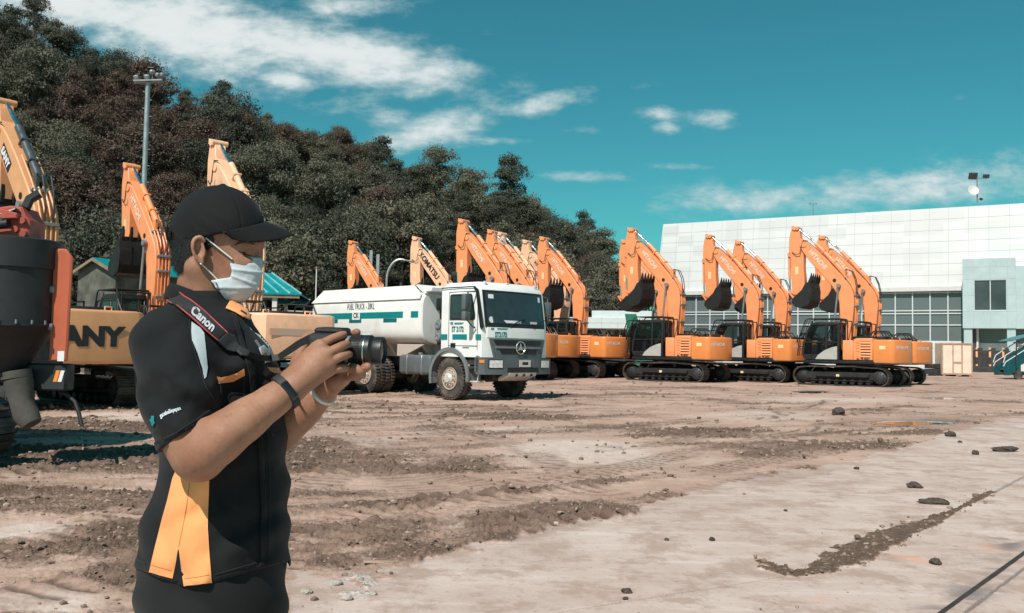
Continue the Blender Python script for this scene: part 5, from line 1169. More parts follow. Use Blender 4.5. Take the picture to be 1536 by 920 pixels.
def crown(seed, rad, ht, nclump, nleaf, size, flat=.75, sparse=1.0):
    rg = np.random.default_rng(seed); C = []
    for k in range(nclump):
        a = rg.uniform(0, 2 * math.pi); q = rg.uniform(0, 1) ** .5; zz = rg.uniform(-.8, 1) + rg.normal() * .12
        rr = rad * .72 * q * math.sqrt(max(.15, 1 - max(zz, 0) ** 2)); C.append((rr * math.cos(a), rr * math.sin(a), ht + zz * rad * flat * .75, rad * rg.choice([.11, .15, .19, .24, .31, .40])))
    C = np.array(C); w = C[:, 3] ** 2; pick = rg.choice(len(C), nleaf, p=w / w.sum())
    d = rg.normal(size=(nleaf, 3)); d[:, 2] = np.abs(d[:, 2]) * .9 - .25; d /= np.linalg.norm(d, axis=1)[:, None]
    rr = C[pick, 3] * (rg.uniform(0, 1, nleaf) ** (.3 * sparse)) * (1 + .35 * np.sin(d[:, 0] * 5 + pick) * np.sin(d[:, 1] * 6 + pick * 2)); cent = C[pick, :3] + d * rr[:, None] * np.array([1, 1, .8]); nrm = d + rg.normal(size=(nleaf, 3)) * .55; nrm /= np.linalg.norm(nrm, axis=1)[:, None]
    return leaf_cards(cent, nrm, size * rg.uniform(.75, 1.35, len(C))[pick][:, None], rg), C
def make_tree(name, seed, rad, ht, nc_, nl, size, lm, sparse=1.0, flat=.75):
    (v, f), C = crown(seed, rad, ht, nc_, nl, size, flat, sparse); cm = npmesh('crown', v, f, False); cm.materials.append(lm)
    mb = MB(); mb.tube([(0, 0, -1.0), (.08, .05, ht * .45), (0, 0, ht * .8)], [.2, .15, .1], 7)
    for c in C[:9]: mb.tube([(.04, .03, ht * .5), (c[0] * .5, c[1] * .5, lerp(ht * .55, c[2], .6)), (c[0], c[1], c[2])], [.08, .055, .025], 5)
    tm = mb.mesh('trunk'); tm.materials.append(BARK); return cm, tm
TV = [make_tree('tree', 11, 3.2, 4.4, 62, 10500, .085, LM[0]), make_tree('tree', 12, 2.6, 4.8, 48, 8800, .08, LM[0], flat=1.0), make_tree('tree', 13, 3.6, 4.2, 74, 11500, .082, LM[1]), make_tree('tree', 14, 2.8, 5.0, 54, 9200, .078, LM[1], flat=1.1), make_tree('tree', 15, 3.0, 4.0, 56, 8200, .07, LM[2], 2.2), make_tree('tree', 16, 2.4, 3.8, 46, 6800, .066, LM[2], 2.4)]
TLAB = ['grey-green broad-crowned tree growing among others on the hillside', 'deep green tree growing among others on the hillside', 'dry brown twiggy tree growing among others on the hillside']
TNAME = ['broadleaf_tree', 'evergreen_tree', 'dry_tree']; TGRP = ['grey-green trees on the hill', 'deep green trees on the hill', 'dry brown trees on the hill']
def put_tree(x, y, z, k, s, label=None, grp=True):
    kind = k // 2; o = bpy.data.objects.new(TNAME[kind], None); COL.objects.link(o); o.location = (x, y, z); o.rotation_euler = (0, 0, rnd.uniform(0, 6.28)); o.scale = (s * rnd.uniform(.9, 1.15), s * rnd.uniform(.9, 1.15), s * rnd.uniform(.85, 1.2))
    tag(o, label or TLAB[kind], 'tree', TGRP[kind] if grp else None)
    for nm, me_ in (('crown', TV[k][0]), ('trunk', TV[k][1])): c = bpy.data.objects.new(nm, me_); COL.objects.link(c); c.parent = o
cnt = [0, 0, 0]
for ti, t0 in enumerate(np.linspace(.0, 1.0, 17)):
    a = -.72 + rnd.uniform(0, .03)
    while a < (.165 if t0 < .22 else .118):
        t_ = t0 + rnd.uniform(-.035, .035); x, y, z = [float(q) for q in hill(np.array(a), np.array(max(t_, 0)))]
        if z > .6 or t0 < .02:
            uq = 768 + FPX * a; vq = hor(uq) - (z + 4 - CAMZ) / y * FPX
            brown = sstep(0, 1, np.array(((-abs(uq - 190) / 190) + 1) * 1.2)) * (130 < vq < 400); pb = float(brown) * .85 + .10
            if rnd.random() < pb: k = rnd.choice((4, 5))
            else: k = rnd.choice((2, 3)) if rnd.random() < (.62 if uq < 260 else .38) else rnd.choice((0, 1))
            if t0 > .9 and k > 3: k = rnd.choice((2, 3, 0))
            if ti == 0 and k > 3 and uq > 330: k = rnd.choice((0, 2))
            put_tree(x, y, z - (.3 if t0 < .8 else 1.6), k, rnd.choice((.55, .68, .8, .95, 1.1, 1.3)) * (1.15 if t0 < .15 else 1.0) * (.78 if t0 > .8 else 1)); cnt[k // 2] += 1
        a += rnd.uniform(3.3, 5.4) / y
print('trees', cnt)
# undergrowth between the crowns: one mass nobody could count
n = 130000; a_ = nprng.uniform(-.75, .3, n); t_ = nprng.uniform(0, 1.05, n); x, y, z = hill(a_, t_); z = z + (fbm(x * .07, y * .07, 201) - .5) * 3 * np.clip(t_ * 3, 0, 1)
hgt = nprng.uniform(0, 1, n) ** 1.5 * 2.6 * (.3 + fbm(x * .35, y * .35, 301)); nr_ = nprng.normal(size=(n, 3)) * .6 + np.array([0, -.5, .7]); nr_ /= np.linalg.norm(nr_, axis=1)[:, None]
ok = z > .25
v, f = leaf_cards(np.stack([x, y, z + hgt], -1)[ok], nr_[ok], .17, nprng)
um = npmesh('undergrowth', v, f, False); uo = link('undergrowth', um, leafmat('undergrowth_leaves', ((.06, .058, .04), (.19, .155, .11), (.09, .085, .065)))); tag(uo, 'tangled undergrowth between the hillside trees', 'undergrowth', kind='stuff')

# ------------------------------------------------------------------ sky, sun, exposure
SUN = Vector((-.27, -.60, .75)).normalized()
w = bpy.data.worlds.new('World'); SC.world = w; w.use_nodes = True; w.node_tree.nodes.clear(); t = NT(w.node_tree)
out = t.node('ShaderNodeOutputWorld'); bg = t.node('ShaderNodeBackground'); t.l.new(bg.outputs[0], out.inputs[0])
sky = t.node('ShaderNodeTexSky'); sky.sky_type = 'NISHITA'; sky.sun_disc = False; sky.sun_elevation = math.asin(SUN.z); sky.sun_rotation = math.atan2(SUN.x, SUN.y)
sky.air_density = 1.0; sky.dust_density = .6; sky.ozone_density = 1.5
d = t.node('ShaderNodeTexCoord').outputs['Generated']; sp_ = t.node('ShaderNodeSeparateXYZ', i_Vector=d)
sx, sy, sz = sp_.outputs
yy = t.math('MAXIMUM', sy, .08); px = t.math('DIVIDE', sx, yy); pz = t.math('DIVIDE', sz, yy)
skyc = t.mix(1.0, sky.outputs[0], SKYTINT, 'MULTIPLY')
def CP(u, v): r = ray(u, v); return r.x / r.y, r.z / r.y
blobs = [(120, 5, 150, 45, 6, .9), (270, 45, 200, 42, 12, 1), (480, 80, 190, 30, 9, 1), (640, 100, 110, 16, 8, .75), (420, 118, 60, 16, 5, .8), (560, 145, 100, 14, -8, .5), (650, 192, 90, 20, -12, .75), (585, 182, 40, 24, 20, .6), (520, 12, 70, 16, -5, .65), (825, 154, 60, 11, -14, .65), (876, 265, 48, 7, 0, .6), (990, 172, 32, 9, 8, .6), (998, 190, 16, 8, 0, .6), (1068, 177, 30, 10, 5, .6), (1180, 292, 150, 15, -6, .6), (1330, 285, 230, 24, -5, .65), (1480, 270, 140, 26, -8, .6), (1020, 250, 50, 4, 0, .3), (1480, 143, 60, 5, -4, .22), (740, 210, 40, 5, 0, .4), (860, 195, 30, 5, 0, .4), (720, 50, 40, 6, 0, .25), (960, 130, 40, 6, 0, .18), (340, 120, 60, 12, 5, .45)]
mp = t.node('ShaderNodeCombineXYZ'); t.l.new(px, mp.inputs[0]); t.l.new(t.math('MULTIPLY', pz, 2.2), mp.inputs[1])
cn = t.noise(mp.outputs[0], 7.5, 9, .6, dist=.3); cn2 = t.noise(mp.outputs[0], 26, 7, .62)
acc = None
for (u, v, ru, rv, ang, k) in blobs:
    cx_, cz_ = CP(u, v); ca, sa = math.cos(R(-ang)), math.sin(R(-ang)); ex = t.math('SUBTRACT', px, cx_); ez = t.math('SUBTRACT', pz, cz_)
    e1 = t.math('DIVIDE', t.math('ADD', t.math('MULTIPLY', ex, ca), t.math('MULTIPLY', ez, sa)), ru / FPX * 1.25); e2 = t.math('DIVIDE', t.math('SUBTRACT', t.math('MULTIPLY', ez, ca), t.math('MULTIPLY', ex, sa)), rv / FPX * 1.5)
    q = t.math('ADD', t.math('MULTIPLY', e1, e1), t.math('MULTIPLY', e2, e2)); g_ = t.math('MULTIPLY', t.math('EXPONENT', t.math('MULTIPLY', q, -.9)), k)
    acc = g_ if acc is None else t.math('MAXIMUM', acc, g_)
cl = t.math('ADD', acc, t.math('MULTIPLY', t.math('SUBTRACT', cn, .5), 1.3)); cl = t.math('ADD', cl, t.math('MULTIPLY', t.math('SUBTRACT', cn2, .5), 1.0))
gate = t.ramp(sy, (.05, .3))
mask = t.math('MULTIPLY', t.math('MULTIPLY', t.ramp(cl, (.12, .92)), t.ramp(acc, (.03, .22))), gate)
ccol = t.mix(t.ramp(cl, (.3, 1.1)), CLOUD_A, CLOUD_B)
fin = t.mix(t.math('MULTIPLY', mask, .95), skyc, ccol)
t.l.new(fin, bg.inputs[0]); bg.inputs[1].default_value = SKY_STR
sl_ = bpy.data.lights.new('sun', 'SUN'); sl_.energy = SUN_E; sl_.angle = R(.5); sl_.color = (1, .93, .855); so = bpy.data.objects.new('sun', sl_); COL.objects.link(so); so.rotation_euler = (-SUN).to_track_quat('-Z', 'Y').to_euler()
SC.view_settings.view_transform = 'Standard'; SC.view_settings.look = 'None'; SC.view_settings.exposure = EXPO; SC.view_settings.gamma = 1
SC.render.engine = 'CYCLES'; SC.cycles.max_bounces = 6; SC.cycles.transparent_max_bounces = 12; SC.cycles.use_denoising = True
# ------------------------------------------------------------------ distance-field modelling for the person
PD = 1.95; PS = FPX / PD                     # metres per pixel at the person's plane is 1/PS
U0, V0 = 330.0, 520.0
def mp_(u, v, w=0.0): return np.array([(u - U0) / PS, w, (V0 - v) / PS])
def m2w(q):                                  # modelling space -> world
    q = np.asarray(q); u = q[:, 0] * PS + U0; v = V0 - q[:, 2] * PS; d = PD + q[:, 1]
    a = (u - 768) / FPX; b = (460 - v) / FPX
    A = np.array(CR)[None] * a[:, None] + np.array(CU)[None] * b[:, None] + np.array(CF)[None]
    return np.array(CO)[None] + A * d[:, None]
class Field:
    def __init__(s, lo, hi, h):
        s.lo = np.array(lo); s.h = h; s.n = np.ceil((np.array(hi) - s.lo) / h).astype(int) + 1
        s.F = np.full(s.n, .08, dtype=np.float32)
        s.ax = [s.lo[k] + h * np.arange(s.n[k]) for k in range(3)]
    def sub(s, lo, hi, pad):
        sl = []
        for k in range(3):
            a = int(np.clip(math.floor((lo[k] - pad - s.lo[k]) / s.h), 0, s.n[k])); b = int(np.clip(math.ceil((hi[k] + pad - s.lo[k]) / s.h) + 1, 0, s.n[k])); sl.append(slice(a, b))
        g = np.meshgrid(*[s.ax[k][sl[k]] for k in range(3)], indexing='ij'); return tuple(sl), g
    def put(s, sl, d, k, op='u'):
        F = s.F[sl]
        if op == 'u':
            if k > 0: h = np.clip(.5 + .5 * (F - d) / k, 0, 1); F = F * (1 - h) + d * h - k * h * (1 - h)
            else: F = np.minimum(F, d)
        elif op == 's':
            d = -d
            if k > 0: h = np.clip(.5 - .5 * (F - d) / k, 0, 1); F = F * (1 - h) + d * h + k * h * (1 - h)
            else: F = np.maximum(F, d)
        s.F[sl] = F
    def cone(s, a, b, ra, rb, k=.01, op='u'):
        a, b = np.array(a, float), np.array(b, float); r = max(ra, rb)
        sl, (x, y, z) = s.sub(np.minimum(a, b) - r, np.maximum(a, b) + r, k + .03)
        ab = b - a; L2 = ab @ ab + 1e-9; t = np.clip(((x - a[0]) * ab[0] + (y - a[1]) * ab[1] + (z - a[2]) * ab[2]) / L2, 0, 1)
        d = np.sqrt((x - a[0] - t * ab[0]) ** 2 + (y - a[1] - t * ab[1]) ** 2 + (z - a[2] - t * ab[2]) ** 2) - (ra + (rb - ra) * t); s.put(sl, d, k, op)
    def chain(s, pts, rs, k=.006, n=6):
        # a smooth limb: the joints are joined by a spline before the radii are swept along it
        Pt = [np.array(p, float) for p in pts]; m = len(Pt); Q = []; Rr = []
        for i in range(m - 1):
            p0, p1, p2, p3 = Pt[max(i - 1, 0)], Pt[i], Pt[i + 1], Pt[min(i + 2, m - 1)]
            for j in range(n):
                t = j / n; Q.append(.5 * (2 * p1 + (p2 - p0) * t + (2 * p0 - 5 * p1 + 4 * p2 - p3) * t * t + (3 * p1 - p0 - 3 * p2 + p3) * t ** 3)); tt_ = t * t * (3 - 2 * t); Rr.append(rs[i] * (1 - tt_) + rs[i + 1] * tt_)
        Q.append(Pt[-1]); Rr.append(rs[-1]); Q = np.array(Q); r = max(Rr)
        sl, (x, y, z) = s.sub(Q.min(0) - r, Q.max(0) + r, k + .03); D = np.full(x.shape, .08)
        for a, b, ra, rb in zip(Q[:-1], Q[1:], Rr[:-1], Rr[1:]):
            ab = b - a; L2 = ab @ ab + 1e-9; t = np.clip(((x - a[0]) * ab[0] + (y - a[1]) * ab[1] + (z - a[2]) * ab[2]) / L2, 0, 1)
            D = np.minimum(D, np.sqrt((x - a[0] - t * ab[0]) ** 2 + (y - a[1] - t * ab[1]) ** 2 + (z - a[2] - t * ab[2]) ** 2) - (ra + (rb - ra) * t))
        s.put(sl, D, k)
    def ell(s, c, ax, rot=(0, 0, 0), k=.01, op='u'):
        c = np.array(c, float); r = max(ax); sl, (x, y, z) = s.sub(c - r, c + r, k + .03); M = np.array(Euler(rot).to_matrix()).T
        dx, dy, dz = x - c[0], y - c[1], z - c[2]
        q = [(M[i, 0] * dx + M[i, 1] * dy + M[i, 2] * dz) / ax[i] for i in range(3)]
        k0 = np.sqrt(q[0] ** 2 + q[1] ** 2 + q[2] ** 2) + 1e-6; k1 = np.sqrt((q[0] / ax[0]) ** 2 + (q[1] / ax[1]) ** 2 + (q[2] / ax[2]) ** 2) + 1e-6
        s.put(sl, k0 * (k0 - 1) / k1, k, op)
    def loft(s, secs, k=.012, tilt=0.0, e=2.3):
        # secs: (v, uL, uR, w centre, w half)
        S_ = np.array(sorted(secs, key=lambda q: q[0])); zz = (V0 - S_[:, 0]) / PS
        lo = np.array([(S_[:, 1].min() - U0) / PS, (S_[:, 3] - S_[:, 4]).min(), zz.min()]); hi = np.array([(S_[:, 2].max() - U0) / PS, (S_[:, 3] + S_[:, 4]).max(), zz.max()])
        sl, (x, y, z) = s.sub(lo, hi, k + .03); v = V0 - z * PS; vv_ = np.clip(v, S_[0, 0], S_[-1, 0])
        f = lambda c: np.interp(vv_, S_[:, 0], c)
        cu, a = (f(S_[:, 1]) + f(S_[:, 2])) / 2, (f(S_[:, 2]) - f(S_[:, 1])) / 2; cu = (cu - U0) / PS; a = a / PS; wc, b = f(S_[:, 3]), f(S_[:, 4])
        r = (np.abs((x - cu) / a) ** e + np.abs((y - wc) / b) ** e) ** (1 / e); d = (r - 1) * np.minimum(a, b)
        d = np.maximum(d, np.maximum(zz.min() - z, z - zz.max())); s.put(sl, d, k)
    def clip(s, fn):
        g = np.meshgrid(*s.ax, indexing='ij', sparse=True); s.F = np.maximum(s.F, fn(*g)).astype(np.float32)
    def mesh(s, name, smooth=2, disp=None, world=True):
        F = s.F; n = F.shape; ins = F < 0
        c = np.zeros(np.array(n) - 1, np.int8)
        for i in (0, 1):
            for j in (0, 1):
                for k in (0, 1): c += ins[i:n[0] - 1 + i, j:n[1] - 1 + j, k:n[2] - 1 + k]
        act = (c > 0) & (c < 8); ids = np.full(act.shape, -1, np.int64); I = np.argwhere(act); ids[act] = np.arange(len(I))
        acc = np.zeros((len(I), 3)); cn_ = np.zeros(len(I))
        cr_ = [(i, j, k) for i in (0, 1) for j in (0, 1) for k in (0, 1)]
        fv = {q: F[I[:, 0] + q[0], I[:, 1] + q[1], I[:, 2] + q[2]] for q in cr_}
        for q in cr_:
            for ax in range(3):
                if q[ax] == 0:
                    p = list(q); p[ax] = 1; p = tuple(p); a, b = fv[q], fv[p]; m_ = (a < 0) != (b < 0); t_ = np.where(m_, a / np.where(a - b == 0, 1, a - b), 0)
                    pos = np.array(q)[None].repeat(len(I), 0).astype(float); pos[:, ax] += t_; acc[m_] += pos[m_]; cn_[m_] += 1
        V = s.lo + (I + acc / cn_[:, None]) * s.h; faces = []
        for ax in range(3):
            o1, o2 = (ax + 1) % 3, (ax + 2) % 3; slA = [slice(None)] * 3; slB = [slice(None)] * 3; slA[ax] = slice(0, -1); slB[ax] = slice(1, None)
            A, B = ins[tuple(slA)], ins[tuple(slB)]; E = np.argwhere(A != B); E = E[(E[:, o1] > 0) & (E[:, o2] > 0) & (E[:, o1] < n[o1] - 1) & (E[:, o2] < n[o2] - 1)]
            fl = A[E[:, 0], E[:, 1], E[:, 2]]; q = []
            for d1, d2 in ((1, 1), (0, 1), (0, 0), (1, 0)):
                e = E.copy(); e[:, o1] -= d1; e[:, o2] -= d2; q.append(ids[e[:, 0], e[:, 1], e[:, 2]])
            q = np.stack(q, -1); q[~fl] = q[~fl][:, ::-1]; faces.append(q)
        Fc = np.concatenate(faces); Fc = Fc[(Fc >= 0).all(1)]
        for _ in range(smooth):
            s_ = np.zeros_like(V); k_ = np.zeros(len(V))
            for i in range(4): a, b = Fc[:, i], Fc[:, (i + 1) % 4]; np.add.at(s_, a, V[b]); np.add.at(k_, a, 1)
            V = V * .4 + s_ / np.maximum(k_, 1)[:, None] * .6
        if disp is not None: V = disp(V)
        s.V = V
        return npmesh(name, m2w(V) if world else V, Fc)
px_ = lambda r: r / PS

# ---- skin: head, neck, arms, hands in one surface
bf = Field(mp_(235, 745, -.36), mp_(562, 285, .17), .0023)
# head
bf.ell(mp_(326, 345), (px_(67), .076, px_(64)), k=.0)
bf.ell(mp_(348, 388, 0), (px_(45), .066, px_(58)), (0, R(-8), 0), k=.02)
bf.ell(mp_(352, 428, 0), (px_(30), .045, px_(26)), k=.025)                         # jaw and chin
bf.cone(mp_(304, 400, -.044), mp_(340, 436, -.028), px_(17), px_(14), .02)          # jaw line
bf.cone(mp_(304, 400, .044), mp_(340, 436, .028), px_(17), px_(14), .02)
bf.ell(mp_(361, 398, -.036), (px_(20), .022, px_(15)), k=.018)                     # cheekbone
bf.ell(mp_(382, 364, 0), (px_(14), .05, px_(7)), (0, R(6), 0), k=.014)             # brow
bf.cone(mp_(384, 372, 0), mp_(385, 402, 0), px_(6.5), px_(6), .012)                 # nose
bf.ell(mp_(374, 380, -.046), (px_(12), .014, px_(6)), k=.010, op='s')              # eye hollow
bf.ell(mp_(371.5, 378.5, -.039), (px_(11), .014, px_(6.5)), (0, R(10), 0), k=.006)      # closed lid
bf.cone(mp_(357, 378, -.0585), mp_(372, 384.5, -.0525), px_(1.1), px_(1.1), .004, 's') # lid crease
bf.cone(mp_(356, 366, -.056), mp_(380, 369, -.044), px_(2.4), px_(2.4), .012)        # brow ridge of the near eye
# ear
bf.ell(mp_(298, 374, -.0785), (px_(10.5), .010, px_(20)), (R(0), R(-12), R(-26)), k=.004)
bf.chain([mp_(306, 361, -.083), mp_(300, 356, -.088), mp_(292, 359, -.092), mp_(289, 368, -.094), mp_(291, 380, -.092), mp_(297, 390, -.088), mp_(302, 394, -.084)], [px_(3.2), px_(3.4), px_(3.4), px_(3.2), px_(3.0), px_(3.2), px_(4.4)], .002)
bf.ell(mp_(299.5, 374, -.094), (px_(6.4), .012, px_(12.5)), (0, R(-12), 0), k=.003, op='s')
bf.ell(mp_(306, 378, -.078), (px_(3.2), .008, px_(5)), k=.004)
bf.cone(mp_(301, 391, -.080), mp_(303, 394, -.079), px_(4.4), px_(4), .004)
# neck
bf.loft([(385, 272, 336, 0, .056), (410, 268, 334, 0, .057), (440, 262, 337, 0, .06), (480, 252, 345, 0, .068)], .022, e=2.0)
bf.cone(mp_(290, 400, -.05), mp_(330, 462, -.02), px_(12), px_(9), .02)
# near arm
bf.chain([mp_(262, 590, -.20), mp_(281, 650, -.235), mp_(296, 682, -.265)], [px_(46), px_(44), px_(42)], .02)
bf.chain([mp_(296, 680, -.265), mp_(322, 663, -.265), mp_(360, 636, -.25), mp_(400, 608, -.228), mp_(432, 585, -.205)], [px_(40), px_(39), px_(33.5), px_(27), px_(23)], .012)
# near hand: palm fan, then the fingers
W_ = mp_(436, 582, -.20)
K = [mp_(481, 519, -.190), mp_(490, 532, -.198), mp_(494, 545, -.196), mp_(493, 557, -.188)]
for q, r in zip(K, (10.5, 10.5, 10, 9)): bf.cone(W_, q, px_(20), px_(r), .012)
bf.cone(mp_(440, 566, -.185), mp_(474, 524, -.175), px_(17), px_(11), .014)
def finger(pts, rs): bf.chain([mp_(*p) for p in pts], [px_(r) * .96 for r in rs], .0012)
finger([(480, 519, -.190), (496, 509.5, -.182), (508, 504.5, -.170), (516, 501.5, -.158)], (8.8, 7.2, 6.6, 5.6))
finger([(489, 531, -.199), (506, 522.5, -.196), (517, 517.5, -.182), (522, 517, -.166)], (8.6, 7.4, 6.9, 6.0))
finger([(493, 544, -.197), (509, 536, -.196), (519.5, 532, -.182), (524, 531.5, -.166)], (8.4, 7.4, 6.9, 6.0))
finger([(492, 557, -.189), (507, 553, -.189), (516.5, 552, -.177), (520, 552.5, -.163)], (7.8, 7.0, 6.4, 5.6))
for i, q in enumerate(K): bf.ell(q + np.array([0, -.006, .002]), (px_(7), .006, px_(6)), k=.008)
finger([(444, 556, -.17), (451, 528, -.135), (459, 510, -.11), (470, 503, -.095), (478, 501.5, -.088)], (13, 10.5, 9.2, 8, 6.2))
# far arm and hand under the lens
bf.chain([mp_(370, 672, .02), mp_(405, 655, .0), mp_(445, 622, -.02), mp_(478, 592, -.045)], [px_(36), px_(34), px_(30), px_(23)], .02)
L_ = mp_(486, 583, -.05)
bf.cone(L_, mp_(512, 566, -.085), px_(19), px_(15), .014); bf.cone(L_, mp_(508, 560, -.05), px_(18), px_(14), .014); bf.cone(mp_(500, 571, -.09), mp_(520, 564, -.11), px_(11), px_(9.5), .01)
finger([(512, 560, -.10), (527, 552, -.145), (538, 556, -.158), (544, 563, -.15)], (9, 8, 7.4, 6.2))
finger([(514, 567, -.095), (528, 564, -.14), (537, 567, -.145)], (8.6, 7.6, 6.4))
finger([(519, 561, -.08), (538, 556, -.12), (548, 552, -.142), (551, 550.5, -.155)], (9, 8, 7.4, 7))
finger([(511, 556, -.03), (520, 528, -.025), (527, 508, -.05), (535, 499, -.068)], (11, 9, 8.4, 6.6))
M_['skin'] = None
m_, t, b, out = newmat('tanned_skin'); co = t.node('ShaderNodeTexCoord').outputs['Object']
c = t.mix(t.ramp(t.noise(co, 9, 5), (.3, .7)), (.270, .130, .080), (.365, .190, .122)); c = t.mix(t.ramp(t.noise(co, 70, 4, .7), (.5, .75, 0, .45)), c, (.18, .075, .045)); c = t.mix(t.ramp(t.noise(co, 22, 6, .7), (.46, .68, 0, .4)), c, (.30, .115, .075)); c = t.mix(t.ramp(t.noise(co, 210, 4, .7), (.58, .72, 0, .45)), c, (.12, .055, .035))
t.l.new(c, b.inputs['Base Color']); t.l.new(t.ramp(t.noise(co, 40, 4), (.3, .7, .52, .68)), b.inputs['Roughness']); b.inputs['Subsurface Weight'].default_value = .10; b.inputs['Subsurface Radius'].default_value = (.012, .005, .003); b.inputs['Subsurface Scale'].default_value = .5; b.inputs['Specular IOR Level'].default_value = .3
bn = t.node('ShaderNodeBump'); bn.inputs['Strength'].default_value = .3; bn.inputs['Distance'].default_value = .002; t.l.new(t.noise(co, 160, 5, .7), bn.inputs['Height']); t.l.new(bn.outputs[0], b.inputs['Normal']); M_['skin'] = m_
pm_ = bf.mesh('person', 2); person = link('person', pm_, M_['skin'])
tag(person, 'photographer in black cap, white face mask and black shirt with orange side panel', 'person')
def clothmat(name, col, sheen=.3, bump=.35, bs=420, var=.1, rough=.85):
    m_, t, b, out = newmat(name); co = t.node('ShaderNodeTexCoord').outputs['Object']; n_ = t.noise(co, 6, 6)
    t.l.new(t.mix(t.ramp(n_, (.3, .7)), [x * (1 - var) for x in col], [x * (1 + var) for x in col]), b.inputs['Base Color']); b.inputs['Roughness'].default_value = rough; b.inputs['Sheen Weight'].default_value = sheen; b.inputs['Sheen Roughness'].default_value = .5; b.inputs['Specular IOR Level'].default_value = .25
    bn = t.node('ShaderNodeBump'); bn.inputs['Strength'].default_value = bump; bn.inputs['Distance'].default_value = .0015
    wv = t.node('ShaderNodeTexNoise'); wv.inputs['Scale'].default_value = bs; wv.inputs['Detail'].default_value = 2; t.l.new(co, wv.inputs['Vector']); t.l.new(wv.outputs[0], bn.inputs['Height']); t.l.new(bn.outputs[0], b.inputs['Normal']); return m_
M_['shirt'] = clothmat('black_shirt_cotton', (.0065, .0070, .0082), .04); M_['oranget'] = clothmat('orange_cotton', (.80, .33, .125), .1, var=.05); M_['trouser'] = clothmat('black_trouser_cloth', (.0085, .0088, .0098), .04)
M_['capc'] = clothmat('black_cap_cotton', (.0055, .0058, .0065), .03, .5, 260); M_['paleg'] = clothmat('pale_grey_cloth', (.52, .58, .62), .1); M_['maskc'] = clothmat('pale_mask_fabric', (.52, .56, .60), .1, .25, 300, .04); M_['hair'] = mat('black_hair', (.0035, .0032, .0032), .6, var=.3, scale=60, bump=.2, bscale=420)
# ---- hair
hf = Field(mp_(245, 425, -.11), mp_(345, 330, .11), .003)
hf.ell(mp_(309, 352, 0), (px_(53), .0765, px_(46)), k=0); hf.ell(mp_(285, 385, 0), (px_(27), .058, px_(32)), (0, R(8), 0), k=.02)
hf.ell(mp_(317, 360, -.0655), (px_(6), .009, px_(10)), (0, R(12), 0), k=.003)
hf.ell(mp_(301, 383, -.09), (px_(15), .028, px_(27)), k=.004, op='s'); hf.ell(mp_(340, 390, 0), (px_(26), .12, px_(34)), k=.01, op='s')
hmesh = hf.mesh('hair', 1); hair = link('hair', hmesh, M_['hair'], person)
rgh = np.random.default_rng(3); hp = m2w(hf.V); hq = rgh.choice(len(hp), 5200); hm_ = hf.V[hq]; hn2 = hm_ - mp_(312, 362, 0); hn2 /= np.linalg.norm(hn2, axis=1)[:, None]
sel = (V0 - hm_[:, 2] * PS > 352); hm_, hn2 = hm_[sel], hn2[sel]; n_h = len(hm_)
dr_h = hn2 * .35 + np.array([-.25, 0, -.9]) + rgh.normal(size=(n_h, 3)) * .22; dr_h /= np.linalg.norm(dr_h, axis=1)[:, None]; ln_h = rgh.uniform(.006, .013, (n_h, 1)); sd_h = np.cross(dr_h, hn2); sd_h /= np.linalg.norm(sd_h, axis=1)[:, None] + 1e-9
b_h = hm_ - hn2 * .001; vs_h = np.stack([b_h - sd_h * .0005, b_h + sd_h * .0005, b_h + dr_h * ln_h + hn2 * .0015], 1).reshape(-1, 3)
link('hair_strands', npmesh('hair_strands', m2w(vs_h), np.arange(n_h * 3).reshape(-1, 3), False), M_['hair'], hair)
# ---- cap
cf = Field(mp_(240, 372, -.12), mp_(410, 268, .12), .003)
cf.ell(mp_(327, 346, 0), (px_(71), .090, px_(68)), k=0)
cf.ell(mp_(334, 278.5, 0), (px_(6), .008, px_(3)), k=.002)
def capcut(x, y, z):
    u = x * PS + U0; lim = np.interp(u, [240, 256, 300, 346, 380, 400, 410], [360, 361, 356, 348, 341, 336, 333]); return (V0 - z * PS - lim) / PS * .9 * -1 * -1
cf.clip(lambda x, y, z: ((V0 - z * PS) - np.interp(x * PS + U0, [240, 256, 300, 346, 380, 400, 410], [361, 361, 357, 348, 340, 334, 331])) / PS * .95 + 0 * y)
def capd(V):
    v = V.copy(); a = np.arctan2(v[:, 1] / .09, (v[:, 0] * PS + U0 - 327) / 71); u = v[:, 0] * PS + U0; z = v[:, 2]
    ph = np.abs(((a / math.pi * 3 + .5) % 1) - .5); d = -.0016 * np.exp(-(ph / .02) ** 2) + .0012 * np.sin(u * .16 + z * 190 + np.sin(a * 3) * 2) * (fbm(u * .03 + 50, z * 30 + 50, 401) - .2) * (u < 375)
    n_ = v - mp_(327, 350, 0); n_ /= np.linalg.norm(n_, axis=1)[:, None]; return v + n_ * d[:, None]
cap = link('cap', cf.mesh('cap', 1, capd), M_['capc'], person)
NS, NTT = 40, 12; bv = []
for k in (0, 1):
    for i in range(NTT + 1):
        t_ = i / NTT
        for j in range(NS + 1):
            s_ = -1 + 2 * j / NS; th = s_ * R(84); c_, sn_ = math.cos(th), math.sin(th)
            u0, w0 = 327 + 71.5 * c_, .090 * sn_; v0_ = 348.5 - 15.5 * max(c_, 0) ** 1.2
            ext = 49 * (max(c_, 0) ** .55); u1 = 327 + 66 * c_ + ext; u = u0 + (u1 - u0) * t_
            drop = (18.5 * c_ ** .8 * t_ ** 1.25) + 26 * (s_ ** 2) * (max(c_, 0) ** .6) * t_
            bv.append(mp_(u, v0_ + drop + (0 if k else 1.9), w0 * (1 - .06 * t_)))
bv = np.array(bv); n = (NS + 1) * (NTT + 1); fs = []; N = NS + 1
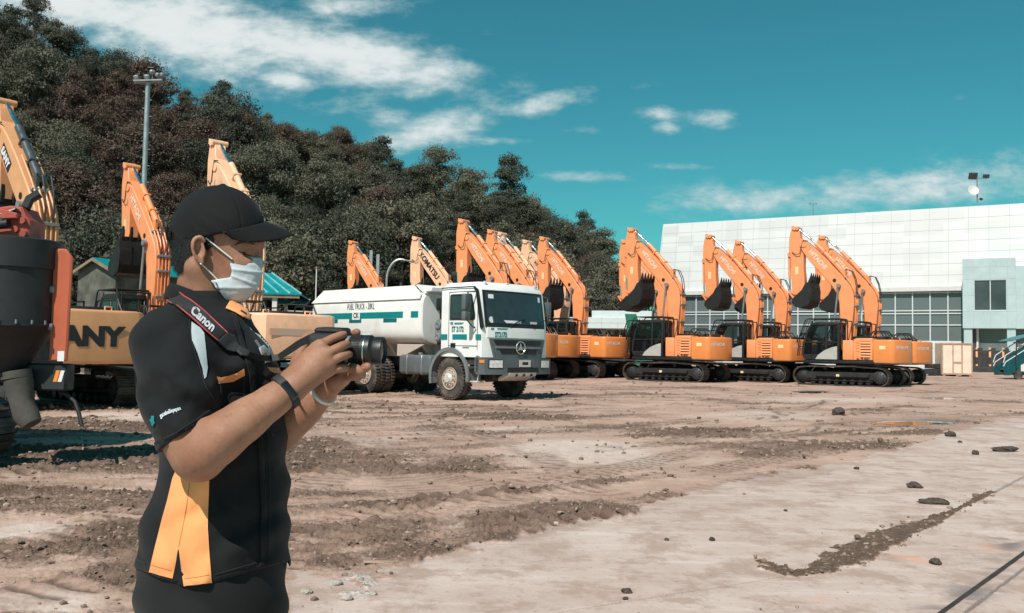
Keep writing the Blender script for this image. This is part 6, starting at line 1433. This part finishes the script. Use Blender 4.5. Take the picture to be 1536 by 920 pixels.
for i in range(NTT):
    for j in range(NS): a = i * N + j; fs += [[a, a + 1, a + N + 1, a + N], [a + n, a + N + n, a + N + 1 + n, a + 1 + n]]
for j in range(NS): a = NTT * N + j; fs.append([a, a + 1, a + 1 + n, a + n]); fs.append([j, j + n, j + 1 + n, j + 1])
for i in range(NTT): a = i * N; fs.append([a, a + N, a + N + n, a + n]); a += NS; fs.append([a, a + n, a + N + n, a + N])
link('brim', npmesh('brim', m2w(bv), np.array(fs)), M_['capc'], cap)
mb = MB(); mb.v = [tuple(p) for p in m2w(np.array([mp_(254 - 1.5 * math.cos(q), 350 + 9 * math.sin(q), .03 * s2) for s2 in (-1, 1) for q in np.linspace(-1.5, 1.5, 8)]))]; mb.f = [[i, i + 1, i + 9, i + 8] for i in range(7)]; mb.mi = [0] * 7
o = mb.build('back_strap', M_['capc'], cap); sm_ = o.modifiers.new('s', 'SOLIDIFY'); sm_.thickness = .006
# ---- mask
mf_ = Field(mp_(306, 462, -.09), mp_(400, 378, .09), .0024)
mf_.ell(mp_(350, 402, 0), (px_(44), .0675, px_(40)), k=0); mf_.ell(mp_(352, 428, 0), (px_(37), .058, px_(30)), k=.02); mf_.cone(mp_(386, 388, 0), mp_(386, 408, 0), px_(10), px_(12), .03)
mf_.ell(mp_(330, 432, 0), (px_(22), .070, px_(22)), k=.02); mf_.ell(mp_(372, 408, 0), (px_(27), .052, px_(36)), k=.02)
for sg in (-1, 1): mf_.cone(mp_(306, 404, .046 * sg), mp_(345, 436, .030 * sg), px_(21), px_(19), .015)
mpoly = [(346, 385.5), (368, 385.5), (392.5, 386.5), (394, 400), (393, 413), (387, 430), (377, 444), (367, 452), (354, 455.5), (342, 455), (330, 439), (316, 421), (330, 418.5), (345, 416.5), (348, 407), (344.5, 396)]
def polysd(u, v, poly):
    d = np.full(np.broadcast(u, v).shape, 1e9); ins = np.zeros(d.shape, bool); n = len(poly)
    for i in range(n):
        (x0, y0), (x1, y1) = poly[i], poly[(i + 1) % n]; ex, ey = x1 - x0, y1 - y0; t_ = np.clip(((u - x0) * ex + (v - y0) * ey) / (ex * ex + ey * ey), 0, 1)
        d = np.minimum(d, np.hypot(u - x0 - t_ * ex, v - y0 - t_ * ey)); cnd = ((y0 > v) != (y1 > v)) & (u < (x1 - x0) * (v - y0) / (y1 - y0 + 1e-12) + x0); ins ^= cnd
    return np.where(ins, -d, d)
u_ = mf_.ax[0] * PS + U0; v_ = V0 - mf_.ax[2] * PS; sd_ = polysd(u_[:, None], v_[None, :], mpoly) / PS
mf_.F = np.maximum(mf_.F, sd_[:, None, :]).astype(np.float32)
def maskd(V):
    u = V[:, 0] * PS + U0; v = V0 - V[:, 2] * PS; q = V.copy(); r = v + (u - 345) * -.12
    d = .0022 * np.exp(-((r - 404) / 2.0) ** 2) + .0022 * np.exp(-((r - 417 - (u - 360) * .25) / 2.2) ** 2) + .002 * np.exp(-((r - 429 + (u - 372) * .1) / 2.4) ** 2) - .0012 * np.exp(-((r - 390) / 1.2) ** 2)
    d += .004 * (fbm(u * .06, v * .06, 411) - .5); n_ = V - mp_(345, 412, 0); n_ /= np.linalg.norm(n_, axis=1)[:, None]; return q + n_ * d[:, None] * (np.abs(V[:, 1])[:, None] > .012)
mask = link('face_mask', mf_.mesh('face_mask', 1, maskd), M_['maskc'], person)
M_['loop'] = mat('white_elastic', (.62, .60, .58), .7); M_['brow'] = mat('thin_dark_brow', (.05, .03, .022), .8)
def ptube(pts, r, name, mt, par, n=8):
    P_ = [Vector(q) for q in m2w(np.array([mp_(*p) for p in pts]))]; return MB().tube(P_, r, n).build(name, mt, par, 60)
PBV = BVHTree.FromPolygons([v.co for v in pm_.vertices], [p.vertices for p in pm_.polygons])
def hit0(u, v, off, bvh):
    d = ray(u, v).normalized(); h = bvh.ray_cast(CO, d)
    if h[0] is None: return None
    n = h[1]; n = n if n.dot(d) < 0 else -n
    return h[0] - d * off * .6 + n * off * .6
for (ua, va), (ub, vb) in (((348.5, 388.5), (309, 356.5)), ((327, 420.5), (301.5, 395))):
    q = [hit0(ua + (ub - ua) * s2, va + (vb - va) * s2, .0035, PBV) for s2 in np.linspace(0, 1, 9)]; q = [p for p in q if p]
    MB().tube(q, .0017, 8).build('ear_loop', M_['loop'], mask, 60)
q = [p for p in (hit0(u, v, .0006, PBV) for u, v in ((358, 377.5), (363, 379.2), (368, 381.2), (373, 383), (377, 383.2))) if p]
MB().tube(q, [.0006, .0011, .0012, .0011, .0006], 6).build('eyelash', M_['hair'], person, 60)
q = [p for p in (hit0(u, v, .0008, PBV) for u, v in ((352, 368), (358, 364.5), (366, 363), (374, 364), (381, 366.5))) if p]
MB().tube(q, [.0010, .0024, .0028, .0024, .0012], 6).build('eyebrow', M_['brow'], person, 60)

# ---- shirt
sf = Field(mp_(178, 890, -.36), mp_(450, 415, .34), .0042)
sf.loft([(436, 259, 342, 0, .064), (448, 254, 352, 0, .074), (460, 245, 362, .0, .100), (475, 233, 374, .0, .145), (495, 222, 388, .0, .178), (520, 214, 404, -.0, .197), (545, 210, 419, -.0, .208), (600, 216, 432, 0, .200), (660, 232, 432, 0, .190), (690, 240, 432, 0, .184), (710, 238, 433, 0, .182), (740, 227, 434, 0, .184), (780, 214, 435, 0, .188), (825, 202, 435, 0, .194), (885, 198, 436, 0, .198)], .015, e=2.25)
sf.cone(mp_(256, 520, -.165), mp_(266, 585, -.205), px_(62), px_(60), .05)
sf.cone(mp_(266, 585, -.205), mp_(284, 662, -.238), px_(60), px_(52), .012)
sf.cone(mp_(345, 528, .15), mp_(384, 640, .10), px_(46), px_(44), .03)
hx = [178, 196, 215, 240, 266, 276, 318, 332, 380, 430, 436, 450]; hv = [850, 850, 857, 868, 877, 880, 876, 870, 856, 843, 858, 862]
sf.clip(lambda x, y, z: (V0 - z * PS - np.interp(x * PS + U0, hx, hv)) / PS + 0 * y)
# sleeve hem cut: only near side, beyond the plane across the arm
hc = mp_(284, 651, -.236); hn = np.array([.52, -.12, -.85]); hn /= np.linalg.norm(hn)
g = np.meshgrid(*sf.ax, indexing='ij', sparse=True); pl_ = (g[0] - hc[0]) * hn[0] + (g[1] - hc[1]) * hn[1] + (g[2] - hc[2]) * hn[2]
near = (g[1] + .185) + 0 * pl_; cutr = np.minimum(np.minimum(pl_, -near), .10 - np.sqrt((g[0] - hc[0]) ** 2 + (g[1] - hc[1]) ** 2 + (g[2] - hc[2] + .03) ** 2) + .03)
sf.F = np.maximum(sf.F, cutr).astype(np.float32)
def shirtd(V):
    u = V[:, 0] * PS + U0; v = V0 - V[:, 2] * PS; w = V[:, 1]
    s1 = np.sin((v * .055 + u * .035 + 2.5 * fbm(u * .012, v * .012, 421)) * 1.6); s2 = np.sin((u * .11 - v * .03) + 4 * fbm(u * .014 + 9, v * .008, 423))
    low = sstep(560, 760, v); d = .012 * s1 * (fbm(u * .02, v * .015, 425) - .25) + .013 * s2 * low * (fbm(u * .02 + 5, v * .01, 427) - .35)
    slv = (w < -.17) & (v < 665); d = d + np.where(slv, .010 * np.sin((u - 240) * .05 - (v - 560) * .085 + 2 * fbm(u * .02, v * .02, 429)), 0) * sstep(520, 580, v)
    n_ = np.stack([u - 320, (w + .0) * PS, np.zeros_like(u)], 1); n_ /= np.linalg.norm(n_, axis=1)[:, None] + 1e-6
    return V + n_ * d[:, None]
shm = sf.mesh('shirt', 2, shirtd); shirt = link('shirt', shm, M_['shirt'], person)
BV = BVHTree.FromPolygons([v.co for v in shm.vertices], [p.vertices for p in shm.polygons])
def hit(u, v, off=.0016, bvh=None):
    d = ray(u, v).normalized(); h = (bvh or BV).ray_cast(CO, d)
    if h[0] is None: return None
    n = h[1]; n = n if n.dot(d) < 0 else -n
    return h[0] - d * off * .6 + n * off * .6
def inpoly(poly): return poly
def drape(poly, name, mt, par, step=5.0, off=.0018, bvh=None, solid=0.0, fallback=None):
    bm = bmesh.new(); vs = [bm.verts.new((p[0], p[1], 0)) for p in poly]; bm.faces.new(vs); us = [p[0] for p in poly]; vs_ = [p[1] for p in poly]
    for ax, lo, hi in ((0, min(us), max(us)), (1, min(vs_), max(vs_))):
        q = lo + step
        while q < hi:
            pl = Vector((q, 0, 0)) if ax == 0 else Vector((0, q, 0)); nn = Vector((1, 0, 0)) if ax == 0 else Vector((0, 1, 0))
            bmesh.ops.bisect_plane(bm, geom=bm.verts[:] + bm.edges[:] + bm.faces[:], plane_co=pl, plane_no=nn); q += step
    last = None; bad = []
    for v in bm.verts:
        h = hit(v.co.x, v.co.y, off, bvh)
        if h is None: bad.append(v)
        else: v['x'] if False else None; v.co = h
    bmesh.ops.delete(bm, geom=bad, context='VERTS'); bmesh.ops.triangulate(bm, faces=bm.faces[:]); bmesh.ops.recalc_face_normals(bm, faces=bm.faces)
    me = bpy.data.meshes.new(name); bm.to_mesh(me); bm.free(); me.polygons.foreach_set('use_smooth', [True] * len(me.polygons)); o = link(name, me, mt, par)
    if len(me.polygons):
        f0 = me.polygons[0]
        if f0.normal.dot(f0.center - CO) > 0: me.flip_normals()
    if solid: s_ = o.modifiers.new('thick', 'SOLIDIFY'); s_.thickness = solid; s_.offset = 1
    return o
drape([(270, 690), (285, 706), (300, 712), (314, 716), (313, 760), (312, 790), (314.5, 830), (317.5, 874), (276, 879), (268, 826), (259, 868), (240, 863), (224, 858), (233, 820), (243, 780), (251, 752), (259, 718)], 'side_panel', M_['oranget'], shirt, 4)
M_['seam_o'] = clothmat('orange_seam_thread', (.52, .19, .06), .1); M_['seam_k'] = clothmat('dark_seam_thread', (.022, .023, .026), .1)
def seam(pts, name, mt, w=.55, off=.0022, bvh=None):
    q = [h for h in (hit(a[0] + (b[0] - a[0]) * s2, a[1] + (b[1] - a[1]) * s2, off, bvh) for a, b in zip(pts[:-1], pts[1:]) for s2 in np.linspace(0, 1, 9)[:-1]) if h]
    if len(q) > 2: MB().tube(q, w / PS, 5).build(name, mt, shirt, 60)
seam([(287, 708), (282, 750), (274, 795), (268, 824)], 'panel_seam', M_['seam_o']); seam([(227, 847), (240, 851), (260, 856)], 'hem_stitch', M_['seam_o'], .4); seam([(277, 868), (296, 866), (316, 862)], 'hem_stitch', M_['seam_o'], .4)
seam([(246, 657), (262, 650), (290, 633), (318, 612)], 'sleeve_stitch', M_['seam_k'], .45); seam([(200, 838), (222, 846)], 'hem_stitch', M_['seam_k'], .45); seam([(322, 862), (352, 853), (388, 842)], 'hem_stitch', M_['seam_k'], .45)
seam([(266, 468), (284, 478), (287, 512), (298, 548), (308, 580), (322, 604)], 'armhole_seam', M_['seam_k'], .5)
seam([(330, 577), (332, 625)], 'pocket_edge', M_['seam_k'], .4); seam([(366, 565), (366, 600)], 'pocket_edge', M_['seam_k'], .4); seam([(392, 600), (402, 660), (405, 740), (402, 846)], 'placket_stitch', M_['seam_k'], .45)
drape([(267.5, 824), (268.6, 824), (274, 868), (275.5, 878.5), (259.5, 876), (262, 860)], 'side_slit', M_['shirt'], shirt, 4, .0024)
drape([(287, 483), (300, 492), (306, 500), (309, 530), (311, 552), (309, 566), (306, 569), (303, 553), (296, 530), (289, 513), (286.5, 508)], 'shoulder_patch', M_['paleg'], shirt, 3)
drape([(324, 565.5), (331, 566.5), (354, 560), (365.5, 553), (367, 563), (350, 572), (327, 576)], 'pocket_flap', M_['oranget'], shirt, 3, .003)
drape([(400, 551), (422, 553), (421.5, 561), (411, 560.5), (404, 557)], 'pocket_flap', M_['oranget'], shirt, 3, .003)
drape([(373, 490), (380, 499), (392, 504), (400, 506), (404, 513), (411, 527), (404, 523), (396, 514), (386, 504), (376, 495)], 'shoulder_patch', M_['paleg'], shirt, 3)
drape([(401, 521), (404, 521), (411, 532), (412, 535), (408, 536), (403, 527)], 'shoulder_patch', M_['paleg'], shirt, 2)
drape([(343, 455), (352, 452), (361, 457), (376, 467), (372, 481), (362, 477), (352, 471), (338, 465)], 'inner_collar', M_['oranget'], shirt, 3, .006, solid=.002)
drape([(360, 468), (368, 472.5), (367, 475), (359, 470)], 'button_hole', M_['shirt'], shirt, 2, .009)
# collar stand round the neck
mb = MB(); cpts = []
for i in range(25):
    a = R(15) + (2 * math.pi - R(95)) * i / 24; cpts.append((300 + 42 * math.cos(a), .066 * math.sin(a)))
def collar(a): return (299 + 44 * math.cos(a), .071 * math.sin(a))
rows = []
for k, (gr2, dv_) in enumerate(((1.0, 0), (1.10, 6), (1.24, 20), (1.16, 24))):
    row = []
    for i in range(33):
        a = R(330) - R(280) * i / 32; cu, cw_ = collar(a); fr = (math.cos(a) + 1) / 2; vtop = 424 + 36 * fr ** 1.2
        row.append(mp_(299 + (cu - 299) * gr2, vtop + dv_, cw_ * gr2))
    rows += row
mb.v = [tuple(p) for p in m2w(np.array(rows))]
for r_ in range(3):
    for i in range(32): a = r_ * 33 + i; mb.f.append([a, a + 1, a + 34, a + 33]); mb.mi.append(0)
o = mb.build('collar', M_['shirt'], shirt, 60); s_ = o.modifiers.new('thick', 'SOLIDIFY'); s_.thickness = .003
drape([(346, 470), (353, 474), (380, 560), (392, 640), (398, 760), (396, 852), (389, 854), (391, 760), (385, 640), (373, 562)], 'front_placket', M_['shirt'], shirt, 5, .0035, solid=.002)
# sleeve embroidery: small teal emblem and white word following the sleeve
def drape_text(body, size, cu, cv, ang, name, mt, par, off=.0022, sx=1.0, bold=.02, bvh=None, bend=0.0):
    me = text_data(body, size, bold * size, 0, sx); ca, sa = math.cos(ang), math.sin(ang)
    for v in me.vertices:
        x, y = v.co.x, v.co.y + bend * v.co.x ** 2; u, w = cu + x * ca - y * sa * -1 * -1, cv - (x * sa + y * ca); h = hit(u, w, off, bvh)
        v.co = h if h else P(u, w, PD - .2)
    me.name = name; o = link(name, me, mt, par); return o
drape_text('gatebalikpapan', 8.6, 255.5, 617.5, R(22), 'lettering', M_['paleg'], shirt, sx=.66, bold=.03, bend=-.004)
drape([(228, 624), (232, 624), (232, 631), (233, 634), (230, 639), (228, 637), (227, 632), (225, 630), (227, 629)], 'sleeve_emblem', mat('teal_thread', (.0, .22, .24), .7), shirt, 2, .0025)
MBV = BVHTree.FromPolygons([v.co for v in mask.data.vertices], [p.vertices for p in mask.data.polygons])
def row_marks(pts, nm):
    mb = MB()
    for (u, v, a, b_) in pts:
        q = [hit(u + dx, v + dy, .0015, MBV) for dx, dy in ((-a, -b_), (a, -b_ + .6), (a, b_ + .6), (-a, b_))]
        if all(q): mb.quad(*q)
    if mb.f: mb.build(nm, mat('mask_print', (.10, .12, .16), .8), mask, 0)
row_marks([(324.5 + i * 1.25, 424.5 + i * 3.1, 1.5, .9) for i in range(6)] + [(320, 424.5, 1.6, 2.0)], 'printed_mark')
row_marks([(348.5, 391, 1.6, 3.2)], 'printed_mark'); row_marks([(352 + i * 2.0, 392.3 + i * .05, .5, .35) for i in range(19)], 'stitching'); row_marks([(352 + i * 2.0, 396.3 + i * .1, .5, .35) for i in range(19)], 'stitching')
# ---- wrist band, bracelet
def band(c, axis, r, half, th, name, mt):
    c = Vector(m2w(np.array([mp_(*c)]))[0]); a2 = Vector(m2w(np.array([mp_(*axis)]))[0]); ax = (a2 - c).normalized(); Q = ax.to_track_quat('Z', 'Y').to_matrix().to_4x4()
    mb = MB(); mb.lathe([(r - .001, -half), (r + th, -half * .85), (r + th, half * .85), (r - .001, half)], 32, Matrix.Translation(c) @ Q); return mb, c, ax
mb, c, ax = band((429, 587.5, -.209), (460, 565, -.188), .0345, .0088, .003, 'wrist_band', M_['rubber']); wb = mb.build('wrist_band', M_['rubber'], person)
tc = (CO - c); tc = (tc - ax * tc.dot(ax)).normalized(); sd2 = ax.cross(tc); q = c + tc * .0355 + sd2 * .002
mbx = MB(); mbx.box((0, 0, 0), (.040, .0165, .010), bev=.004, seg=2); mbx.v = [tuple(q + sd2 * a + ax * b_ + tc * c_) for a, b_, c_ in mbx.v]; mbx.build('band_tracker', mat('glossy_black', (.012, .013, .015), .2), wb)
mb, c, ax = band((484, 585, -.05), (500, 572, -.065), .0335, .0035, .003, 'bracelet', M_['paleg']); mb.build('bracelet', mat('white_silicone', (.7, .68, .66), .5), person)
# ---- trousers and shoes
HZ_ = 519 + CAMZ * PS
tf = Field(mp_(185, HZ_ - 8, -.30), mp_(450, 835, .30), .008)
tf.loft([(835, 204, 428, 0, .185), (900, 200, 432, 0, .19), (960, 206, 428, 0, .185), (1000, 214, 420, 0, .17)], .03, e=2.2)
for (a, b_, c_) in (((285, 960, -.10), (300, 1170, -.11), (292, HZ_ - 60, -.12)), ((350, 960, .09), (355, 1170, .09), (345, HZ_ - 60, .09))):
    tf.cone(mp_(*a), mp_(*b_), px_(74), px_(54), .03); tf.cone(mp_(*b_), mp_(*c_), px_(54), px_(42), .03)
trm = tf.mesh('trousers', 2, lambda V: V + np.stack([.004 * np.sin(V[:, 2] * 60 + V[:, 0] * 30), .004 * np.sin(V[:, 2] * 50 + V[:, 0] * 40), 0 * V[:, 0]], 1)); trs = link('trousers', trm, M_['trouser'], person)
TBV = BVHTree.FromPolygons([v.co for v in trm.vertices], [p.vertices for p in trm.polygons])
for cu, wz in ((300, -.12), (352, .09)):
    ff = Field(mp_(cu - 60, HZ_ + 2, wz - .07), mp_(cu + 150, HZ_ - 110, wz + .07), .006); ff.cone(mp_(cu - 5, HZ_ - 34, wz), mp_(cu + 85, HZ_ - 24, wz - .03), px_(32), px_(24), .02); ff.cone(mp_(cu, HZ_ - 40, wz), mp_(cu, HZ_ - 80, wz), px_(32), px_(32), .02)
    ff.clip(lambda x, y, z: ((V0 - z * PS) - HZ_) / PS + 0 * x + 0 * y); link('shoe', ff.mesh('shoe', 2), M_['black'], person)
# ---- camera held in both hands (a thing of its own)
M_['cambody'] = mat('black_camera_body', (.013, .013, .014), .55, var=.2, bump=.3, bscale=500); M_['lens'] = mat('black_lens_barrel', (.011, .011, .012), .38, var=.15)
cw0 = -.115; CC = Vector(m2w(np.array([mp_(498, 523, cw0)]))[0])
camr = thing('camera', CC, 0, 'black camera with long lens and neck strap held by the photographer', 'camera')
ux, vy = CR, CU; la = (CR * 1.0 + CF * -.12 + CU * -.035).normalized(); lu = (CU - la * CU.dot(la)).normalized(); lw = la.cross(lu).normalized()   # lens axis, up, side
LM_ = Matrix(((la.x, lw.x, lu.x, 0), (la.y, lw.y, lu.y, 0), (la.z, lw.z, lu.z, 0), (0, 0, 0, 1)))
LS = (PD + cw0) / FPX                        # metres per pixel at the camera's depth
def cloc(u, v): return (u - 498) * LS, (523 - v) * LS
def cbuild(mb, name, mt, par): mb.v = [tuple(LM_ @ Vector(v)) for v in mb.v]; return mb.build(name, mt, par)
m = MB(); x0, z0 = cloc(474, 548); x1, z1 = cloc(521, 499); m.box(((x0 + x1) / 2, 0, (z0 + z1) / 2), (x1 - x0, .128, z1 - z0), bev=.012, seg=3)
xa, za = cloc(476, 501); xb, zb = cloc(521, 491.5); m.box(((xa + xb) / 2, 0, (za + zb) / 2), (xb - xa, .062, zb - za), bev=.007, seg=3)
m.box((x1 + .004, -.052, (z0 + z1) / 2), (.03, .03, (z1 - z0) * .9), bev=.012, seg=3); bd = cbuild(m, 'camera_body', M_['cambody'], camr)
m = MB(); m.lathe([(.008, 0), (.008, .006)], 14, Matrix.Translation((x0 + .02, -.035, z1))); cbuild(m, 'mode_dial', M_['lens'], bd)
lx0, _ = cloc(521, 524); prof = [(.024, lx0), (.0285, lx0 + .002), (.0285, cloc(529, 0)[0]), (.0315, cloc(530, 0)[0]), (.0315, cloc(546, 0)[0]), (.0325, cloc(549, 0)[0]), (.0325, cloc(559, 0)[0]), (.030, cloc(561, 0)[0]), (.028, cloc(563, 0)[0]), (.0285, cloc(564, 0)[0]), (.0295, cloc(566, 0)[0]), (.0295, cloc(577, 0)[0]), (.026, cloc(578, 0)[0]), (.024, cloc(574, 0)[0])]
zc_l = cloc(0, 524)[1]; LMX = Matrix.Translation((0, 0, zc_l)) @ XR
m = MB(); m.lathe(prof, 48, LMX); ln = cbuild(m, 'lens', M_['lens'], camr)
m = MB()
for k in range(60): a = 2 * math.pi * k / 60; m.box((cloc(538, 0)[0], .0318 * math.cos(a), zc_l + .0318 * math.sin(a)), (.020, .0016, .0012), (R(0), 0, 0))
cbuild(m, 'zoom_ribs', M_['rubber'], ln)
m = MB(); q = cloc(551.5, 0)[0]; m.lathe([(.0326, q - .0009), (.0331, q - .0007), (.0331, q + .0007), (.0326, q + .0009)], 48, LMX); cbuild(m, 'silver_ring', M_['chrome'], ln)
m = MB(); q = cloc(525, 0)[0]; m.lathe([(.0284, q - .004), (.0292, q - .003), (.0292, q + .003), (.0284, q + .004)], 40, LMX); cbuild(m, 'mount_ring', M_['greysteel'], ln)
m = MB(); q = cloc(575, 0)[0]; m.lathe([(.024, q - .001), (.001, q + .002)], 32, LMX); cbuild(m, 'front_glass', mat('lens_glass', (.01, .012, .016), .05, spec=.9), ln)
# strap: a wide printed part lying over the shoulder, a leather tab, a thin web to the camera
off_ = camr.location
def to_local(o): 
    o.data.transform(Matrix.Translation(-Vector(off_))); o.parent = camr; return o
M_['strapc'] = clothmat('black_strap_web', (.016, .0165, .018), .1, .6, 500); M_['piping'] = mat('red_piping', (.50, .06, .06), .6)
top = [(255, 428), (272, 440), (293, 458), (314, 478), (338, 500)]; bot = [(248, 449.5), (265, 463), (287, 481), (306, 498), (324, 513)]
SBV = BV
def fhit(u, v, off):
    h = hit(u, v, off); return h
def strap_poly(name, poly, mt, off, solid): return to_local(drape(poly, name, mt, None, 3, off, None, solid))
st_ = strap_poly('neck_strap', top + bot[::-1], M_['strapc'], .007, .002)
for pts, sgn in ((top, 1), (bot, -1)):
    q = [h for h in (hit(u + .3, v + .8 * sgn, .0095) for u, v in [tuple(np.array(a) * (1 - s2) + np.array(b) * s2) for a, b in zip(pts[:-1], pts[1:]) for s2 in (0, .33, .66)] + [pts[-1]]) if h]
    mb = MB().tube(q, .0013, 6); o = mb.build('piping', M_['piping'], None, 60); to_local(o); o.parent = st_
dt = drape_text('Canon', 17.5, 302.5, 482.5 - .5, R(-41), 'lettering', M_['white_deco'], None, .0105, .95, .035); to_local(dt); dt.parent = st_
to_local(drape([(338, 500), (348, 505), (357, 520), (360, 524), (352, 531), (338, 527), (324, 513)], 'strap_tab', clothmat('strap_leather', (.028, .029, .031), .05, .4), None, 3, .0085, None, .002))
to_local(drape([(358, 522), (364, 526), (375, 531), (369, 538), (360, 537), (353, 530)], 'strap_buckle', M_['rubber'], None, 3, .010, None, .003))
pts3 = []
for u, v in ((370, 534.5), (380, 536.5), (392, 538.5), (404, 539)):
    h = hit(u, v, .010); 
    if h: pts3.append(h)
for u, v, w in ((418, 536, -.215), (432, 527, -.20), (448, 516, -.185), (464, 508, -.17), (480, 502, -.16)): pts3.append(Vector(m2w(np.array([mp_(u, v, w)]))[0]))
mb = MB(); n = len(pts3)
for i, p in enumerate(pts3):
    tq = (pts3[min(i + 1, n - 1)] - pts3[max(i - 1, 0)]).normalized(); up_ = tq.cross(CF).normalized(); hw_ = .0062 + .004 * max(0, (i - 4) / n)
    for sx_, fy in ((1, 0), (-1, 0), (-1, .0025), (1, .0025)): mb.v.append(tuple(p + up_ * hw_ * sx_ - CF * -fy))
for i in range(n - 1):
    for j in range(4): a, b_ = i * 4 + j, i * 4 + (j + 1) % 4; mb.f.append([a, b_, b_ + 4, a + 4]); mb.mi.append(0)
mb.f += [[0, 3, 2, 1], [n * 4 - 4, n * 4 - 3, n * 4 - 2, n * 4 - 1]]; mb.mi += [0, 0]
to_local(mb.build('strap_web', M_['strapc'], None, 40))
# badge clipped to the chest
bg_ = drape([(386, 524), (393, 520), (400, 527), (402, 535), (398, 538), (391, 537)], 'id_badge', [mat('badge_blue_grey', (.30, .42, .48), .35)], None, 3, .006, None, .002); tag(bg_, 'small clip-on name badge with orange square on the photographer chest', 'badge')
drape([(388, 527), (394, 526), (397, 535), (393, 536.5)], 'orange_square', M_['oranget'], bg_, 2, .010); drape([(380, 513), (383, 511), (390, 521), (387, 524)], 'clip_band', M_['greysteel'], bg_, 2, .006)
drape([(395, 541), (400, 542), (404, 541), (404, 544), (396, 545)], 'chest_embroidery', M_['paleg'], shirt, 2, .004)
